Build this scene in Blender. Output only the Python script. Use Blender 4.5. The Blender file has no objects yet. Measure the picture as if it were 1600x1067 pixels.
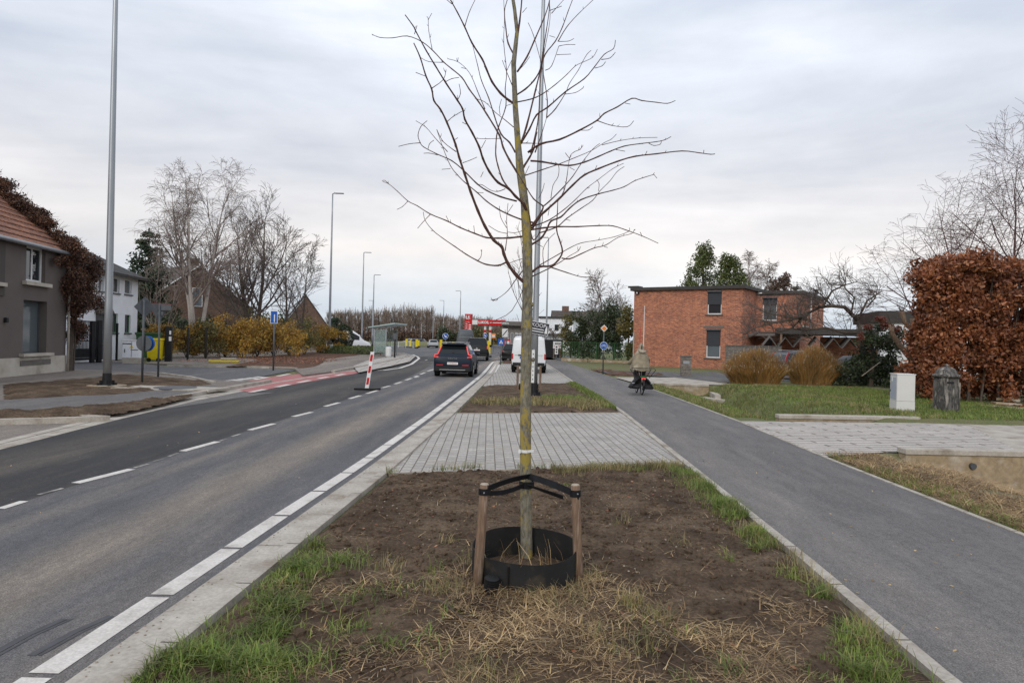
import bpy, math, random
import numpy as np
from mathutils import Vector, Matrix, noise
PI=math.pi; R=math.radians
random.seed(7)
S=bpy.context.scene; COL=S.collection
# ---------------------------------------------------------------- camera maths
F=1067.0; RHO=R(1.4); HOR=530.0; H=1.9; PIT=math.atan((533.5-HOR)/F)
def ray(px,py):
    a=(px-800)/F; b=-(py-533.5)/F; c,s=math.cos(RHO),math.sin(RHO)
    x=a*c-b*s; z=a*s+b*c
    return x, math.cos(PIT)+z*math.sin(PIT), -math.sin(PIT)+z*math.cos(PIT)
def G(px,py,z=0.0):
    x,y,w=ray(px,py); t=(z-H)/w; return (x*t,y*t)
def D(px,py,d):
    x,y,w=ray(px,py); t=d/y; return (x*t,d,H+w*t)
def PX(x,y): return 800+F*x/y
def interp(tab,y):
    ys=[p[1] for p in tab]; xs=[p[0] for p in tab]
    return float(np.interp(y,ys,xs))
# ---------------------------------------------------------------- helpers
def tag(o,label=None,cat=None,group=None,kind=None):
    if label: o['label']=label
    if cat: o['category']=cat
    if group: o['group']=group
    if kind: o['kind']=kind
    return o
def empty(name,loc,rz=0,label=None,cat=None,group=None):
    o=bpy.data.objects.new(name,None); COL.objects.link(o); o.location=loc; o.rotation_euler=(0,0,rz)
    o.empty_display_size=.2
    return tag(o,label,cat,group)
def kids(o): return [c for c in bpy.data.objects if c.parent==o]
def dup(o,loc,rz=None,label=None,scale=None,parent=None):
    c=o.copy(); COL.objects.link(c)
    if parent is not None: c.parent=parent
    else:
        c.location=loc
        if rz is not None: c.rotation_euler=(0,0,rz)
        if scale: c.scale=scale
        if label: c['label']=label
    for k in kids(o): dup(k,None,parent=c)
    return c
class MB:
    def __init__(s): s.v=[]; s.f=[]; s.m=[]
    def add(s,vs,fs,m=0):
        b=len(s.v); s.v.extend([tuple(p) for p in vs]); s.f.extend([tuple(b+i for i in f) for f in fs]); s.m.extend([m]*len(fs)); return s
    def box(s,c,d,rz=0,m=0,tilt=None):
        x,y,z=[k/2 for k in d]; vs=[]
        M=Matrix.Rotation(rz,3,'Z')
        if tilt: M=M@Matrix.Rotation(tilt[1],3,tilt[0])
        for k in (-z,z):
            for (i,j) in ((-x,-y),(x,-y),(x,y),(-x,y)):
                p=M@Vector((i,j,k)); vs.append((p.x+c[0],p.y+c[1],p.z+c[2]))
        return s.add(vs,[(3,2,1,0),(4,5,6,7),(0,1,5,4),(1,2,6,5),(2,3,7,6),(3,0,4,7)],m)
    def tube(s,pts,rad,n=6,m=0,cap=True):
        pts=[Vector(p) for p in pts]
        if not isinstance(rad,(list,tuple)): rad=[rad]*len(pts)
        vs=[];up=None
        for i,p in enumerate(pts):
            t=(pts[min(i+1,len(pts)-1)]-pts[max(i-1,0)])
            if t.length<1e-9: t=Vector((0,0,1))
            t.normalize()
            if up is None:
                up=Vector((1,0,0)) if abs(t.x)<.8 else Vector((0,1,0))
            a=(up-t*up.dot(t))
            if a.length<1e-6: a=Vector((0,1,0))-t*t.y
            a.normalize(); up=a; b=t.cross(a)
            for k in range(n):
                w=2*PI*k/n; q=p+(a*math.cos(w)+b*math.sin(w))*rad[i]; vs.append((q.x,q.y,q.z))
        fs=[]
        for i in range(len(pts)-1):
            for k in range(n):
                k2=(k+1)%n; fs.append((i*n+k,i*n+k2,(i+1)*n+k2,(i+1)*n+k))
        if cap: fs.append(tuple(range(n-1,-1,-1))); fs.append(tuple((len(pts)-1)*n+k for k in range(n)))
        return s.add(vs,fs,m)
    def lathe(s,prof,n=16,c=(0,0,0),m=0):
        vs=[]
        for (r,z) in prof:
            for k in range(n):
                a=2*PI*k/n; vs.append((c[0]+r*math.cos(a),c[1]+r*math.sin(a),c[2]+z))
        fs=[]
        for i in range(len(prof)-1):
            for k in range(n):
                k2=(k+1)%n; fs.append((i*n+k,i*n+k2,(i+1)*n+k2,(i+1)*n+k))
        fs.append(tuple(range(n-1,-1,-1))); fs.append(tuple((len(prof)-1)*n+k for k in range(n)))
        return s.add(vs,fs,m)
    def prism(s,poly,z0,z1,m=0):
        n=len(poly); a=sum(poly[i][0]*poly[(i+1)%n][1]-poly[(i+1)%n][0]*poly[i][1] for i in range(n))
        if a<0: poly=poly[::-1]
        vs=[(p[0],p[1],z0) for p in poly]+[(p[0],p[1],z1) for p in poly]
        fs=[tuple(range(n-1,-1,-1)),tuple(range(n,2*n))]+[(i,(i+1)%n,(i+1)%n+n,i+n) for i in range(n)]
        return s.add(vs,fs,m)
    def sheet(s,poly,z,m=0):
        n=len(poly); a=sum(poly[i][0]*poly[(i+1)%n][1]-poly[(i+1)%n][0]*poly[i][1] for i in range(n))
        if a<0: poly=poly[::-1]
        return s.add([(p[0],p[1],z) for p in poly],[tuple(range(n))],m)
    def ydisc(s,c,r,n=20,th=.01,m=0,ax='Y'):
        # disc facing -y
        vs=[]
        for d in (0,th):
            for k in range(n):
                a=2*PI*k/n
                if ax=='Y': vs.append((c[0]+r*math.cos(a),c[1]+d,c[2]+r*math.sin(a)))
                else: vs.append((c[0]+d,c[1]+r*math.cos(a),c[2]+r*math.sin(a)))
        fs=[tuple(range(n)),tuple(range(2*n-1,n-1,-1))]+[(i+n,(i+1)%n+n,(i+1)%n,i) for i in range(n)]
        return s.add(vs,fs,m)
    def strip(s,line,zs,a,b,m=0):
        """solid ribbon between offsets a and b (to the right of the line of (x,y)), zs=(z0,z1)"""
        n=len(line); vs=[]
        for i,(x,y) in enumerate(line):
            x0,y0=line[max(i-1,0)]; x1,y1=line[min(i+1,n-1)]
            L=math.hypot(x1-x0,y1-y0) or 1; nx,ny=(y1-y0)/L,-(x1-x0)/L
            for (o,z) in ((a,zs[0]),(b,zs[0]),(b,zs[1]),(a,zs[1])): vs.append((x+nx*o,y+ny*o,z))
        fs=[]
        for i in range(n-1):
            for k in range(4):
                k2=(k+1)%4; fs.append((i*4+k,(i+1)*4+k,(i+1)*4+k2,i*4+k2))
        fs.append((0,1,2,3)); fs.append(((n-1)*4+3,(n-1)*4+2,(n-1)*4+1,(n-1)*4))
        return s.add(vs,fs,m)
    def build(s,name,mats,parent=None,smooth=False,world=False,bevel=0,loc=None):
        me=bpy.data.meshes.new(name)
        v=s.v
        if world and parent is not None:
            M=Matrix.Translation(parent.location)@parent.rotation_euler.to_matrix().to_4x4(); Mi=M.inverted()
            v=[tuple(Mi@Vector(p)) for p in v]
        if loc is not None: v=[(p[0]-loc[0],p[1]-loc[1],p[2]-loc[2]) for p in v]
        me.from_pydata(v,[],s.f)
        if not isinstance(mats,(list,tuple)): mats=[mats]
        for q in mats: me.materials.append(q)
        if len(mats)>1: me.polygons.foreach_set('material_index',s.m)
        if smooth: me.polygons.foreach_set('use_smooth',[True]*len(me.polygons))
        me.update()
        o=bpy.data.objects.new(name,me); COL.objects.link(o)
        if parent is not None: o.parent=parent
        if loc is not None: o.location=loc
        if bevel:
            b=o.modifiers.new('b','BEVEL'); b.width=bevel; b.segments=2; b.limit_method='ANGLE'
        return o
def npmesh(name,verts,faces,mat,parent=None,loc=None,smooth=False):
    """verts (N,3) array, faces (M,k) array"""
    if loc is not None: verts=verts-np.array(loc)
    me=bpy.data.meshes.new(name); k=faces.shape[1]
    me.vertices.add(len(verts)); me.vertices.foreach_set('co',verts.astype(np.float32).ravel())
    me.loops.add(faces.size); me.loops.foreach_set('vertex_index',faces.astype(np.int32).ravel())
    me.polygons.add(len(faces)); me.polygons.foreach_set('loop_start',np.arange(0,faces.size,k,dtype=np.int32))
    me.update(calc_edges=True)
    if smooth: me.polygons.foreach_set('use_smooth',[True]*len(faces))
    me.materials.append(mat)
    o=bpy.data.objects.new(name,me); COL.objects.link(o)
    if parent is not None: o.parent=parent
    if loc is not None: o.location=loc
    return o
# ---------------------------------------------------------------- materials
def lin(c):
    return tuple(((k/255+.055)/1.055)**2.4 if k/255>.04045 else k/255/12.92 for k in c)+(1,)
def newmat(name):
    m=bpy.data.materials.new(name); m.use_nodes=True; nt=m.node_tree; nt.nodes.clear()
    o=nt.nodes.new('ShaderNodeOutputMaterial'); b=nt.nodes.new('ShaderNodeBsdfPrincipled')
    nt.links.new(b.outputs[0],o.inputs[0]); return m,nt,b
def N(nt,t,**k):
    n=nt.nodes.new(t)
    for a,v in k.items(): setattr(n,a,v)
    return n
def ramp(nt,fac,stops):
    r=N(nt,'ShaderNodeValToRGB'); e=r.color_ramp.elements
    while len(e)<len(stops): e.new(.5)
    for i,(p,c) in enumerate(stops): e[i].position=p; e[i].color=c if len(c)==4 else (*c,1)
    nt.links.new(fac,r.inputs[0]); return r.outputs[0]
def noisetex(nt,scale,detail=4,rough=.55,coord='Object',sc=(1,1,1),dist=0,rot=(0,0,0)):
    tc=N(nt,'ShaderNodeTexCoord'); mp=N(nt,'ShaderNodeMapping'); mp.inputs['Scale'].default_value=sc; mp.inputs['Rotation'].default_value=rot
    n=N(nt,'ShaderNodeTexNoise'); n.inputs['Scale'].default_value=scale; n.inputs['Detail'].default_value=detail
    n.inputs['Roughness'].default_value=rough; n.inputs['Distortion'].default_value=dist
    nt.links.new(tc.outputs[coord],mp.inputs[0]); nt.links.new(mp.outputs[0],n.inputs['Vector']); return n.outputs[0]
def mix(nt,f,a,b,bt='MIX'):
    m=N(nt,'ShaderNodeMix',data_type='RGBA',blend_type=bt)
    for i,v in ((0,f),(6,a),(7,b)):
        if isinstance(v,(int,float,tuple)): m.inputs[i].default_value=v
        else: nt.links.new(v,m.inputs[i])
    return m.outputs[2]
def bump(nt,b,h,strength,dist=.02):
    n=N(nt,'ShaderNodeBump'); n.inputs['Strength'].default_value=strength; n.inputs['Distance'].default_value=dist
    nt.links.new(h,n.inputs['Height']); nt.links.new(n.outputs[0],b.inputs['Normal'])
def pm(name,c1,c2=None,scale=5,rough=.7,bmp=0,metal=0,detail=4,sc=(1,1,1),c3=None,fine=0,lo=.3,hi=.7,coat=0,bd=.02):
    """c in linear rgb"""
    m,nt,b=newmat(name); b.inputs['Roughness'].default_value=rough; b.inputs['Metallic'].default_value=metal
    if rough>=.45 and not metal: b.inputs['Specular IOR Level'].default_value=.22
    c1=(*c1[:3],1); c2=(*(c2 or tuple(k*.75 for k in c1[:3]))[:3],1)
    n=noisetex(nt,scale,detail,sc=sc)
    st=[(lo,c1),(hi,c2)] if c3 is None else [(lo,c1),((lo+hi)/2,c2),(hi,(*c3[:3],1))]
    col=ramp(nt,n,st)
    if fine:
        n2=noisetex(nt,fine,2,.7); g=ramp(nt,n2,[(.3,(.84,.84,.84,1)),(.7,(1.14,1.14,1.14,1))]); col=mix(nt,1.0,col,g,'MULTIPLY')
        if bmp: bump(nt,b,n2,bmp,bd)
    elif bmp: bump(nt,b,n,bmp,bd)
    nt.links.new(col,b.inputs['Base Color'])
    if coat: b.inputs['Coat Weight'].default_value=coat; b.inputs['Coat Roughness'].default_value=.08
    return m
def leafmat(name,cols,rough=.6,trans=.25,nscale=1.2):
    m,nt,b=newmat(name); b.inputs['Roughness'].default_value=rough
    g=N(nt,'ShaderNodeNewGeometry'); n=len(cols)
    col=ramp(nt,g.outputs['Random Per Island'],[(i/(n-1),(*c[:3],1)) for i,c in enumerate(cols)])
    nn=noisetex(nt,nscale,2); v=ramp(nt,nn,[(.35,(.7,.7,.7,1)),(.65,(1.3,1.3,1.25,1))])
    col=mix(nt,1.0,col,v,'MULTIPLY'); nt.links.new(col,b.inputs['Base Color'])
    if trans:
        o=[x for x in nt.nodes if x.type=='OUTPUT_MATERIAL'][0]; t=N(nt,'ShaderNodeBsdfTranslucent'); nt.links.new(col,t.inputs[0])
        mx=N(nt,'ShaderNodeMixShader'); mx.inputs[0].default_value=trans
        nt.links.new(b.outputs[0],mx.inputs[1]); nt.links.new(t.outputs[0],mx.inputs[2]); nt.links.new(mx.outputs[0],o.inputs[0])
    return m
def emis(m,col,st):
    b=[x for x in m.node_tree.nodes if x.type=='BSDF_PRINCIPLED'][0]
    b.inputs['Emission Color'].default_value=(*col,1); b.inputs['Emission Strength'].default_value=st; return m
def brickmat(name,c1,c2,mortar,bw,bh,ms=.012,rot=(R(90),0,0),offset=.5,rough=.85,dirt=None,coord='Object',bmp=.4,rotz=0,nfac=.5,usey=False):
    """usey: vertical wall texture: uses (x+y, z)"""
    m,nt,b=newmat(name); b.inputs['Roughness'].default_value=rough
    tc=N(nt,'ShaderNodeTexCoord')
    if usey:
        sp=N(nt,'ShaderNodeSeparateXYZ'); nt.links.new(tc.outputs[coord],sp.inputs[0])
        ad=N(nt,'ShaderNodeMath',operation='ADD'); nt.links.new(sp.outputs[0],ad.inputs[0]); nt.links.new(sp.outputs[1],ad.inputs[1])
        cb=N(nt,'ShaderNodeCombineXYZ'); nt.links.new(ad.outputs[0],cb.inputs[0]); nt.links.new(sp.outputs[2],cb.inputs[1]); vec=cb.outputs[0]
    else:
        mp=N(nt,'ShaderNodeMapping'); mp.inputs['Rotation'].default_value=(0,0,rotz); nt.links.new(tc.outputs[coord],mp.inputs[0]); vec=mp.outputs[0]
    br=N(nt,'ShaderNodeTexBrick'); br.offset=offset; br.inputs['Scale'].default_value=1
    br.inputs['Brick Width'].default_value=bw; br.inputs['Row Height'].default_value=bh; br.inputs['Mortar Size'].default_value=ms
    br.inputs['Mortar Smooth'].default_value=.3; br.inputs['Bias'].default_value=0
    br.inputs['Color1'].default_value=(*c1,1); br.inputs['Color2'].default_value=(*c2,1); br.inputs['Mortar'].default_value=(*mortar,1)
    nt.links.new(vec,br.inputs['Vector'])
    n=noisetex(nt,.8,5,.65); g=ramp(nt,n,[(.3,(1-nfac*.7,)*3+(1,)),(.7,(1+nfac*.4,)*3+(1,))])
    col=mix(nt,1.0,br.outputs[0],g,'MULTIPLY')
    n2=noisetex(nt,22,3,.7); g2=ramp(nt,n2,[(.3,(.72,.72,.72,1)),(.7,(1.22,1.22,1.22,1))]); col=mix(nt,1.0,col,g2,'MULTIPLY')
    if usey:
        n7=noisetex(nt,4.2,3,.75,sc=(1,1,2.8)); g7=ramp(nt,n7,[(.36,(.66,.64,.64,1)),(.5,(1,1,1,1)),(.64,(1.38,1.32,1.22,1))]); col=mix(nt,1.0,col,g7,'MULTIPLY')
    if dirt:
        n3=noisetex(nt,1.3,6,.7,dist=.6); f=ramp(nt,n3,[(.52,(0,0,0,1)),(.72,(.75,.75,.75,1))]); col=mix(nt,f,col,(*dirt,1))
    nt.links.new(col,b.inputs['Base Color'])
    iv=N(nt,'ShaderNodeMath',operation='SUBTRACT'); iv.inputs[0].default_value=1; nt.links.new(br.outputs['Fac'],iv.inputs[1])
    bump(nt,b,iv.outputs[0],bmp,.01)
    return m
def glassmat(name,c=(.02,.025,.03),rough=.05):
    m,nt,b=newmat(name); b.inputs['Base Color'].default_value=(*c,1); b.inputs['Roughness'].default_value=rough
    b.inputs['Specular IOR Level'].default_value=.8
    n=noisetex(nt,.6,2); bump(nt,b,n,.05,.05); return m
M={}
def asphalt(name,base,tint,dustcol,lanes=(),joint=1):
    m,nt,b=newmat(name); b.inputs['Roughness'].default_value=.85; b.inputs['Specular IOR Level'].default_value=.2
    # coarse tone
    n1=noisetex(nt,.35,5,.6,sc=(1,.25,1)); c=ramp(nt,n1,[(.3,(*base,1)),(.7,(*tint,1))])
    # dust streaks along the road
    n2=noisetex(nt,.9,6,.65,sc=(1.0,.10,1),dist=.4,rot=(0,0,R(3))); f=ramp(nt,n2,[(.52,(0,0,0,1)),(.74,(.55,.55,.55,1))]); c=mix(nt,f,c,(*dustcol,1))
    if lanes:
        tc=N(nt,'ShaderNodeTexCoord'); sp=N(nt,'ShaderNodeSeparateXYZ'); nt.links.new(tc.outputs['Object'],sp.inputs[0])
        k=N(nt,'ShaderNodeMath',operation='MULTIPLY_ADD'); nt.links.new(sp.outputs[1],k.inputs[0]); k.inputs[1].default_value=-.036; nt.links.new(sp.outputs[0],k.inputs[2])
        for (x0,w,a) in lanes:
            d=N(nt,'ShaderNodeMath',operation='SUBTRACT'); nt.links.new(k.outputs[0],d.inputs[0]); d.inputs[1].default_value=x0
            ab=N(nt,'ShaderNodeMath',operation='ABSOLUTE'); nt.links.new(d.outputs[0],ab.inputs[0])
            mr=N(nt,'ShaderNodeMapRange',interpolation_type='SMOOTHSTEP'); nt.links.new(ab.outputs[0],mr.inputs[0]); mr.inputs[1].default_value=0; mr.inputs[2].default_value=w; mr.inputs[3].default_value=a; mr.inputs[4].default_value=0
            n4=noisetex(nt,1.6,5,.7,sc=(1,.3,1)); mu=N(nt,'ShaderNodeMath',operation='MULTIPLY'); nt.links.new(mr.outputs[0],mu.inputs[0]); nt.links.new(n4,mu.inputs[1])
            c=mix(nt,mu.outputs[0],c,(*dustcol,1))
    n5=noisetex(nt,3.5,7,.75,sc=(1,.22,1),dist=.3); g5=ramp(nt,n5,[(.3,(.80,.80,.80,1)),(.5,(1,1,1,1)),(.68,(1.22,1.2,1.17,1))]); c=mix(nt,1.0,c,g5,'MULTIPLY')
    n6=noisetex(nt,26,5,.85,sc=(1,.5,1)); g6=ramp(nt,n6,[(.34,(.74,.74,.74,1)),(.5,(1,1,1,1)),(.66,(1.3,1.29,1.27,1))]); c=mix(nt,1.0,c,g6,'MULTIPLY')
    n3=noisetex(nt,95,2,.8); g=ramp(nt,n3,[(.3,(.5,.5,.5,1)),(.5,(1,1,1,1)),(.7,(1.75,1.72,1.7,1))]); c=mix(nt,1.0,c,g,'MULTIPLY')
    nt.links.new(c,b.inputs['Base Color']); bump(nt,b,n3,.5,.004); return m
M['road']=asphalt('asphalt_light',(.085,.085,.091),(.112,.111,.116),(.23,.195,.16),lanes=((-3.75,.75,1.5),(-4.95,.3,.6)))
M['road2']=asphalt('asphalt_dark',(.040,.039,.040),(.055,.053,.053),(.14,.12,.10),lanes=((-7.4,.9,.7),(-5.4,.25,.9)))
M['path']=asphalt('asphalt_path',(.122,.116,.114),(.15,.142,.138),(.235,.21,.185),lanes=((2.9,.6,.6),))
M['path2']=asphalt('asphalt_dusty',(.15,.13,.115),(.22,.19,.165),(.32,.27,.22))
M['side']=asphalt('asphalt_side',(.09,.09,.095),(.12,.118,.12),(.22,.19,.16))
M['red']=pm('red_cycle_surface',(.42,.15,.145),(.35,.155,.15),3,.8,fine=60,sc=(1,.4,1))
M['paint']=pm('road_paint',(.66,.62,.57),(.58,.54,.49),3.5,.6,fine=50,lo=.35,hi=.78,c3=(.30,.27,.24),detail=8)
M['paintdull']=pm('worn_paint',(.45,.42,.38),(.16,.15,.14),4,.7,lo=.4,hi=.6)
M['conc']=pm('concrete_kerb',(.47,.43,.375),(.38,.34,.29),2.2,.85,bmp=.3,fine=30,bd=.005,c3=(.24,.195,.15),lo=.34,hi=.72,detail=8)
M['concd']=pm('concrete_dirty',(.36,.31,.25),(.22,.18,.14),1.2,.9,bmp=.3,fine=25,bd=.005)
M['concb']=pm('concrete_beige',(.42,.33,.22),(.30,.225,.14),1.6,.9,bmp=.3,fine=12,bd=.01,c3=(.5,.45,.38))
M['pave']=brickmat('grey_pavers',(.44,.405,.365),(.35,.325,.295),(.14,.12,.095),.22,.15,.010,rotz=R(90-2),dirt=(.30,.26,.21),nfac=.25)
M['pave2']=brickmat('pale_pavers',(.52,.475,.43),(.46,.42,.38),(.13,.105,.08),1.4,.235,.032,rotz=R(-7),nfac=.3)
def soil(name,a,b_,c):
    m,nt,b=newmat(name); b.inputs['Roughness'].default_value=.95; b.inputs['Specular IOR Level'].default_value=.15
    n=noisetex(nt,1.8,6,.65); col=ramp(nt,n,[(.34,(*a,1)),(.5,(*b_,1)),(.66,(*c,1))])
    n2=noisetex(nt,28,5,.75); g=ramp(nt,n2,[(.3,(.5,.5,.5,1)),(.7,(1.5,1.45,1.4,1))]); col=mix(nt,1.0,col,g,'MULTIPLY')
    n4=noisetex(nt,90,3,.8); f=ramp(nt,n4,[(.68,(0,0,0,1)),(.76,(.5,.5,.5,1))]); col=mix(nt,f,col,(.20,.14,.075,1))
    nt.links.new(col,b.inputs['Base Color']); bump(nt,b,n2,.8,.03); return m
M['soil']=soil('bed_soil',(.056,.038,.026),(.098,.069,.047),(.155,.112,.076))
M['conif_l']=None
M['soil2']=soil('leaf_strewn_soil',(.07,.045,.03),(.11,.06,.04),(.16,.085,.055))
M['straw']=leafmat('straw_stalks',[(.22,.13,.06),(.40,.27,.13),(.55,.40,.22),(.13,.075,.04),(.30,.19,.09)],.8,.1,3)
M['grass']=leafmat('grass_blades',[(.08,.145,.018),(.155,.23,.034),(.24,.29,.06),(.09,.135,.028),(.30,.28,.09)],.55,.3,3)
M['grassdry']=leafmat('dry_grass_blades',[(.30,.22,.10),(.18,.18,.06),(.40,.30,.16),(.10,.13,.04)],.7,.25,3)
def lawnmat(name,a,b_,c,d):
    m,nt,b=newmat(name); b.inputs['Roughness'].default_value=.95
    n=noisetex(nt,.5,6,.7); col=ramp(nt,n,[(.28,(*a,1)),(.45,(*b_,1)),(.6,(*c,1)),(.75,(*d,1))])
    n2=noisetex(nt,30,4,.8); g=ramp(nt,n2,[(.3,(.6,.6,.6,1)),(.7,(1.4,1.4,1.4,1))]); col=mix(nt,1.0,col,g,'MULTIPLY')
    nt.links.new(col,b.inputs['Base Color']); bump(nt,b,n2,.8,.03); return m
M['lawn']=lawnmat('ground_turf',(.085,.10,.032),(.12,.135,.045),(.15,.13,.06),(.10,.075,.045))
M['bark']=None
def barkmat(name,base,dark,lichen,lt=.56,ls=9,sc=(1,1,.35)):
    m,nt,b=newmat(name); b.inputs['Roughness'].default_value=.9
    n=noisetex(nt,45,4,.7,sc=sc); c=ramp(nt,n,[(.35,(*dark,1)),(.65,(*base,1))])
    n2=noisetex(nt,ls,5,.75,sc=(1,1,.6)); f=ramp(nt,n2,[(lt,(0,0,0,1)),(lt+.07,(.9,.9,.9,1))]); c=mix(nt,f,c,(*lichen,1))
    nt.links.new(c,b.inputs['Base Color']); bump(nt,b,n,.6,.006); return m
M['barky']=barkmat('lichened_bark',(.235,.215,.165),(.085,.072,.05),(.30,.225,.04),.508,9)
M['twig']=pm('red_brown_twigs',(.115,.055,.042),(.07,.036,.03),30,.7)
M['barkd']=barkmat('dark_bark',(.11,.085,.065),(.055,.04,.03),(.12,.12,.06),.62,4)
M['barkg']=barkmat('grey_twigs',(.16,.13,.115),(.09,.07,.06),(.14,.14,.09),.66,4)
M['barkb']=barkmat('birch_bark',(.56,.51,.46),(.20,.16,.14),(.14,.10,.08),.62,3,sc=(1,1,2))
M['barkp']=pm('poplar_bark',(.20,.155,.12),(.12,.09,.07),3,.9)
M['stake']=pm('weathered_wood',(.25,.165,.11),(.14,.09,.06),14,.85,bmp=.4,sc=(3,3,.25),c3=(.33,.25,.19),bd=.004)
M['staketop']=pm('cut_wood_end',(.42,.36,.29),(.3,.25,.2),30,.9)
M['rubber']=pm('black_rubber_strap',(.007,.007,.009),(.012,.012,.014),8,.6,bmp=.1)
M['collar']=pm('dusty_black_plastic',(.007,.0065,.006),(.010,.009,.008),7,.7,bmp=.15,c3=(.040,.030,.018),lo=.35,hi=.75)
M['pipe']=pm('black_plastic',(.012,.012,.013),(.02,.02,.02),8,.45)
M['joint']=pm('dirty_joint',(.14,.12,.095),(.10,.085,.07),8,.9)
M['cabw']=pm('cabinet_cream_white',(.66,.65,.62),(.60,.59,.56),1.2,.5,c3=(.50,.48,.44),lo=.3,hi=.8,detail=6)
M['galv']=pm('galvanised_steel',(.36,.38,.40),(.27,.29,.31),3,.42,metal=.55,sc=(1,1,.2))
M['galvd']=pm('dark_grey_steel',(.10,.11,.12),(.07,.075,.08),5,.55,metal=.3)
M['black']=pm('black_paint',(.012,.012,.014),(.02,.02,.022),5,.5)
M['white']=pm('white_paint',(.72,.72,.71),(.64,.64,.63),2,.5)
M['whitevan']=pm('white_car_paint',(.74,.75,.76),(.68,.69,.70),1.5,.3,coat=.5)
M['red_s']=pm('red_sign',(.55,.012,.015),(.45,.01,.012),4,.5)
M['blue_s']=pm('blue_sign',(.012,.10,.42),(.012,.08,.36),4,.45)
M['orange_s']=pm('orange_sign',(.75,.22,.03),(.68,.2,.03),4,.45)
M['yellow']=pm('yellow_plastic',(.72,.56,.015),(.62,.47,.012),3,.5)
M['green']=pm('green_plastic',(.05,.13,.05),(.04,.10,.04),3,.5)
M['glass']=glassmat('window_glass'); M['glassl']=glassmat('window_glass_pale',(.10,.12,.13),.08)
M['shutter']=pm('dark_roller_shutter',(.035,.038,.045),(.05,.053,.06),3,.6,sc=(.1,.1,8))
M['tyre']=pm('tyre_rubber',(.012,.012,.012),(.02,.02,.02),10,.85)
M['rim']=pm('alloy_rim',(.22,.22,.23),(.3,.3,.3),5,.35,metal=.7)
M['sheltglass']=None
def clearglass(name,tint,alpha):
    m,nt,b=newmat(name); b.inputs['Base Color'].default_value=(*tint,1); b.inputs['Roughness'].default_value=.05; b.inputs['Alpha'].default_value=alpha
    n=noisetex(nt,3,2); bump(nt,b,n,.02,.02); return m
M['sheltglass']=clearglass('tinted_shelter_glass',(.45,.60,.58),.18)
# ---------------------------------------------------------------- setting lines (x,y)
LE=[(-2.95,-4),(-2.62,3.64),(-2.45,7.1),(-2.28,10),(-2.06,16),(-1.9,22),(-1.74,29),(-1.62,36),(-1.6,43),(-1.62,50),(-1.6,56),(-1.1,60),(.3,63.5),(4,66)]
CN=[(-5.5,-4),(-5.3,7),(-5.17,10.8),(-4.91,18),(-4.76,23),(-4.75,30),(-5.04,38),(-5.5,46),(-5.91,52),(-6.4,58),(-6.9,63)]
KE=[(-7.3,-4),(-7.6,6),(-7.85,10.5),(-8.2,13.5),(-8.66,19),(-8.68,26.5),(-8.3,34),(-8.35,42),(-8.6,52),(-8.93,60),(-9.4,66),(-11,73),(-15,80),(-24,84)]
CL=[(2.35,-4),(2.49,3.9),(2.6,6),(2.75,10.75),(2.98,18.3),(3.0,23.4),(2.8,31),(2.78,45),(2.7,60),(2.4,80)]
CR=[(5.3,-4),(5.32,7),(5.4,11.7),(5.65,17),(5.75,27),(5.56,32),(5.34,38),(5.0,50),(4.6,66),(4.1,80)]
def dens(tab,y0,y1,st=1.0):
    n=max(2,int((y1-y0)/st)+1); return [(interp(tab,y0+(y1-y0)*i/(n-1)),y0+(y1-y0)*i/(n-1)) for i in range(n)]
def sm(t): t=max(0,min(1,t)); return t*t*(3-2*t)
def hz(x,y):
    """terrain height beside the path (ditch on the right)"""
    if x<5: return -.03
    pe=interp(CR,max(-4,min(80,y)))+.12; s=x-pe
    if s<0: return -.03
    und=.04*noise.noise((x*.9,y*.9,0))+.025*noise.noise((x*3,y*3,3))
    if y<min(12.5,11.75+max(0,x-5.5)*.42):
        return -.02+(-1.05*sm((s-.9)/4.0)+.5*sm((s-9)/4))+und*min(1,s*2)
    if y<17.75: return -.03
    if y<31.2:
        d=math.exp(-((s-2.3)/1.05)**4); k=min(1,(y-17.75)/.25)
        up=.10*sm((s-3.2)/1.0)
        return -.02+(-.72*d)+up+und*min(1,s*2)
    if y<38: return -.02+.04*sm((s-3)/2)
    return -.02+.06*sm((s-2)/3)+und*.5
# ground sheet, graded grid
def graded(a,b,segs):
    out=[]
    for (x0,x1,st) in segs: 
        n=max(1,round((x1-x0)/st)); out+= [x0+(x1-x0)*i/n for i in range(n)]
    out.append(segs[-1][1]); return out
gx=graded(0,0,[(-1500,-300,200),(-300,-60,30),(-60,-10,5),(-10,5,3),(5,17,.16),(17,30,1),(30,60,5),(60,300,30),(300,1500,200)])
gy=graded(0,0,[(-30,2,4),(2,32,.2),(32,60,2),(60,200,10),(200,600,50),(600,3000,400)])
nx,ny=len(gx),len(gy)
gv=[(x,y,hz(x,y)) for y in gy for x in gx]
gf=[(j*nx+i,j*nx+i+1,(j+1)*nx+i+1,(j+1)*nx+i) for j in range(ny-1) for i in range(nx-1)]
g=MB(); g.v=gv; g.f=gf; g.m=[0]*len(gf)
tag(g.build('ground',M['lawn'],smooth=True),kind='structure')
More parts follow.
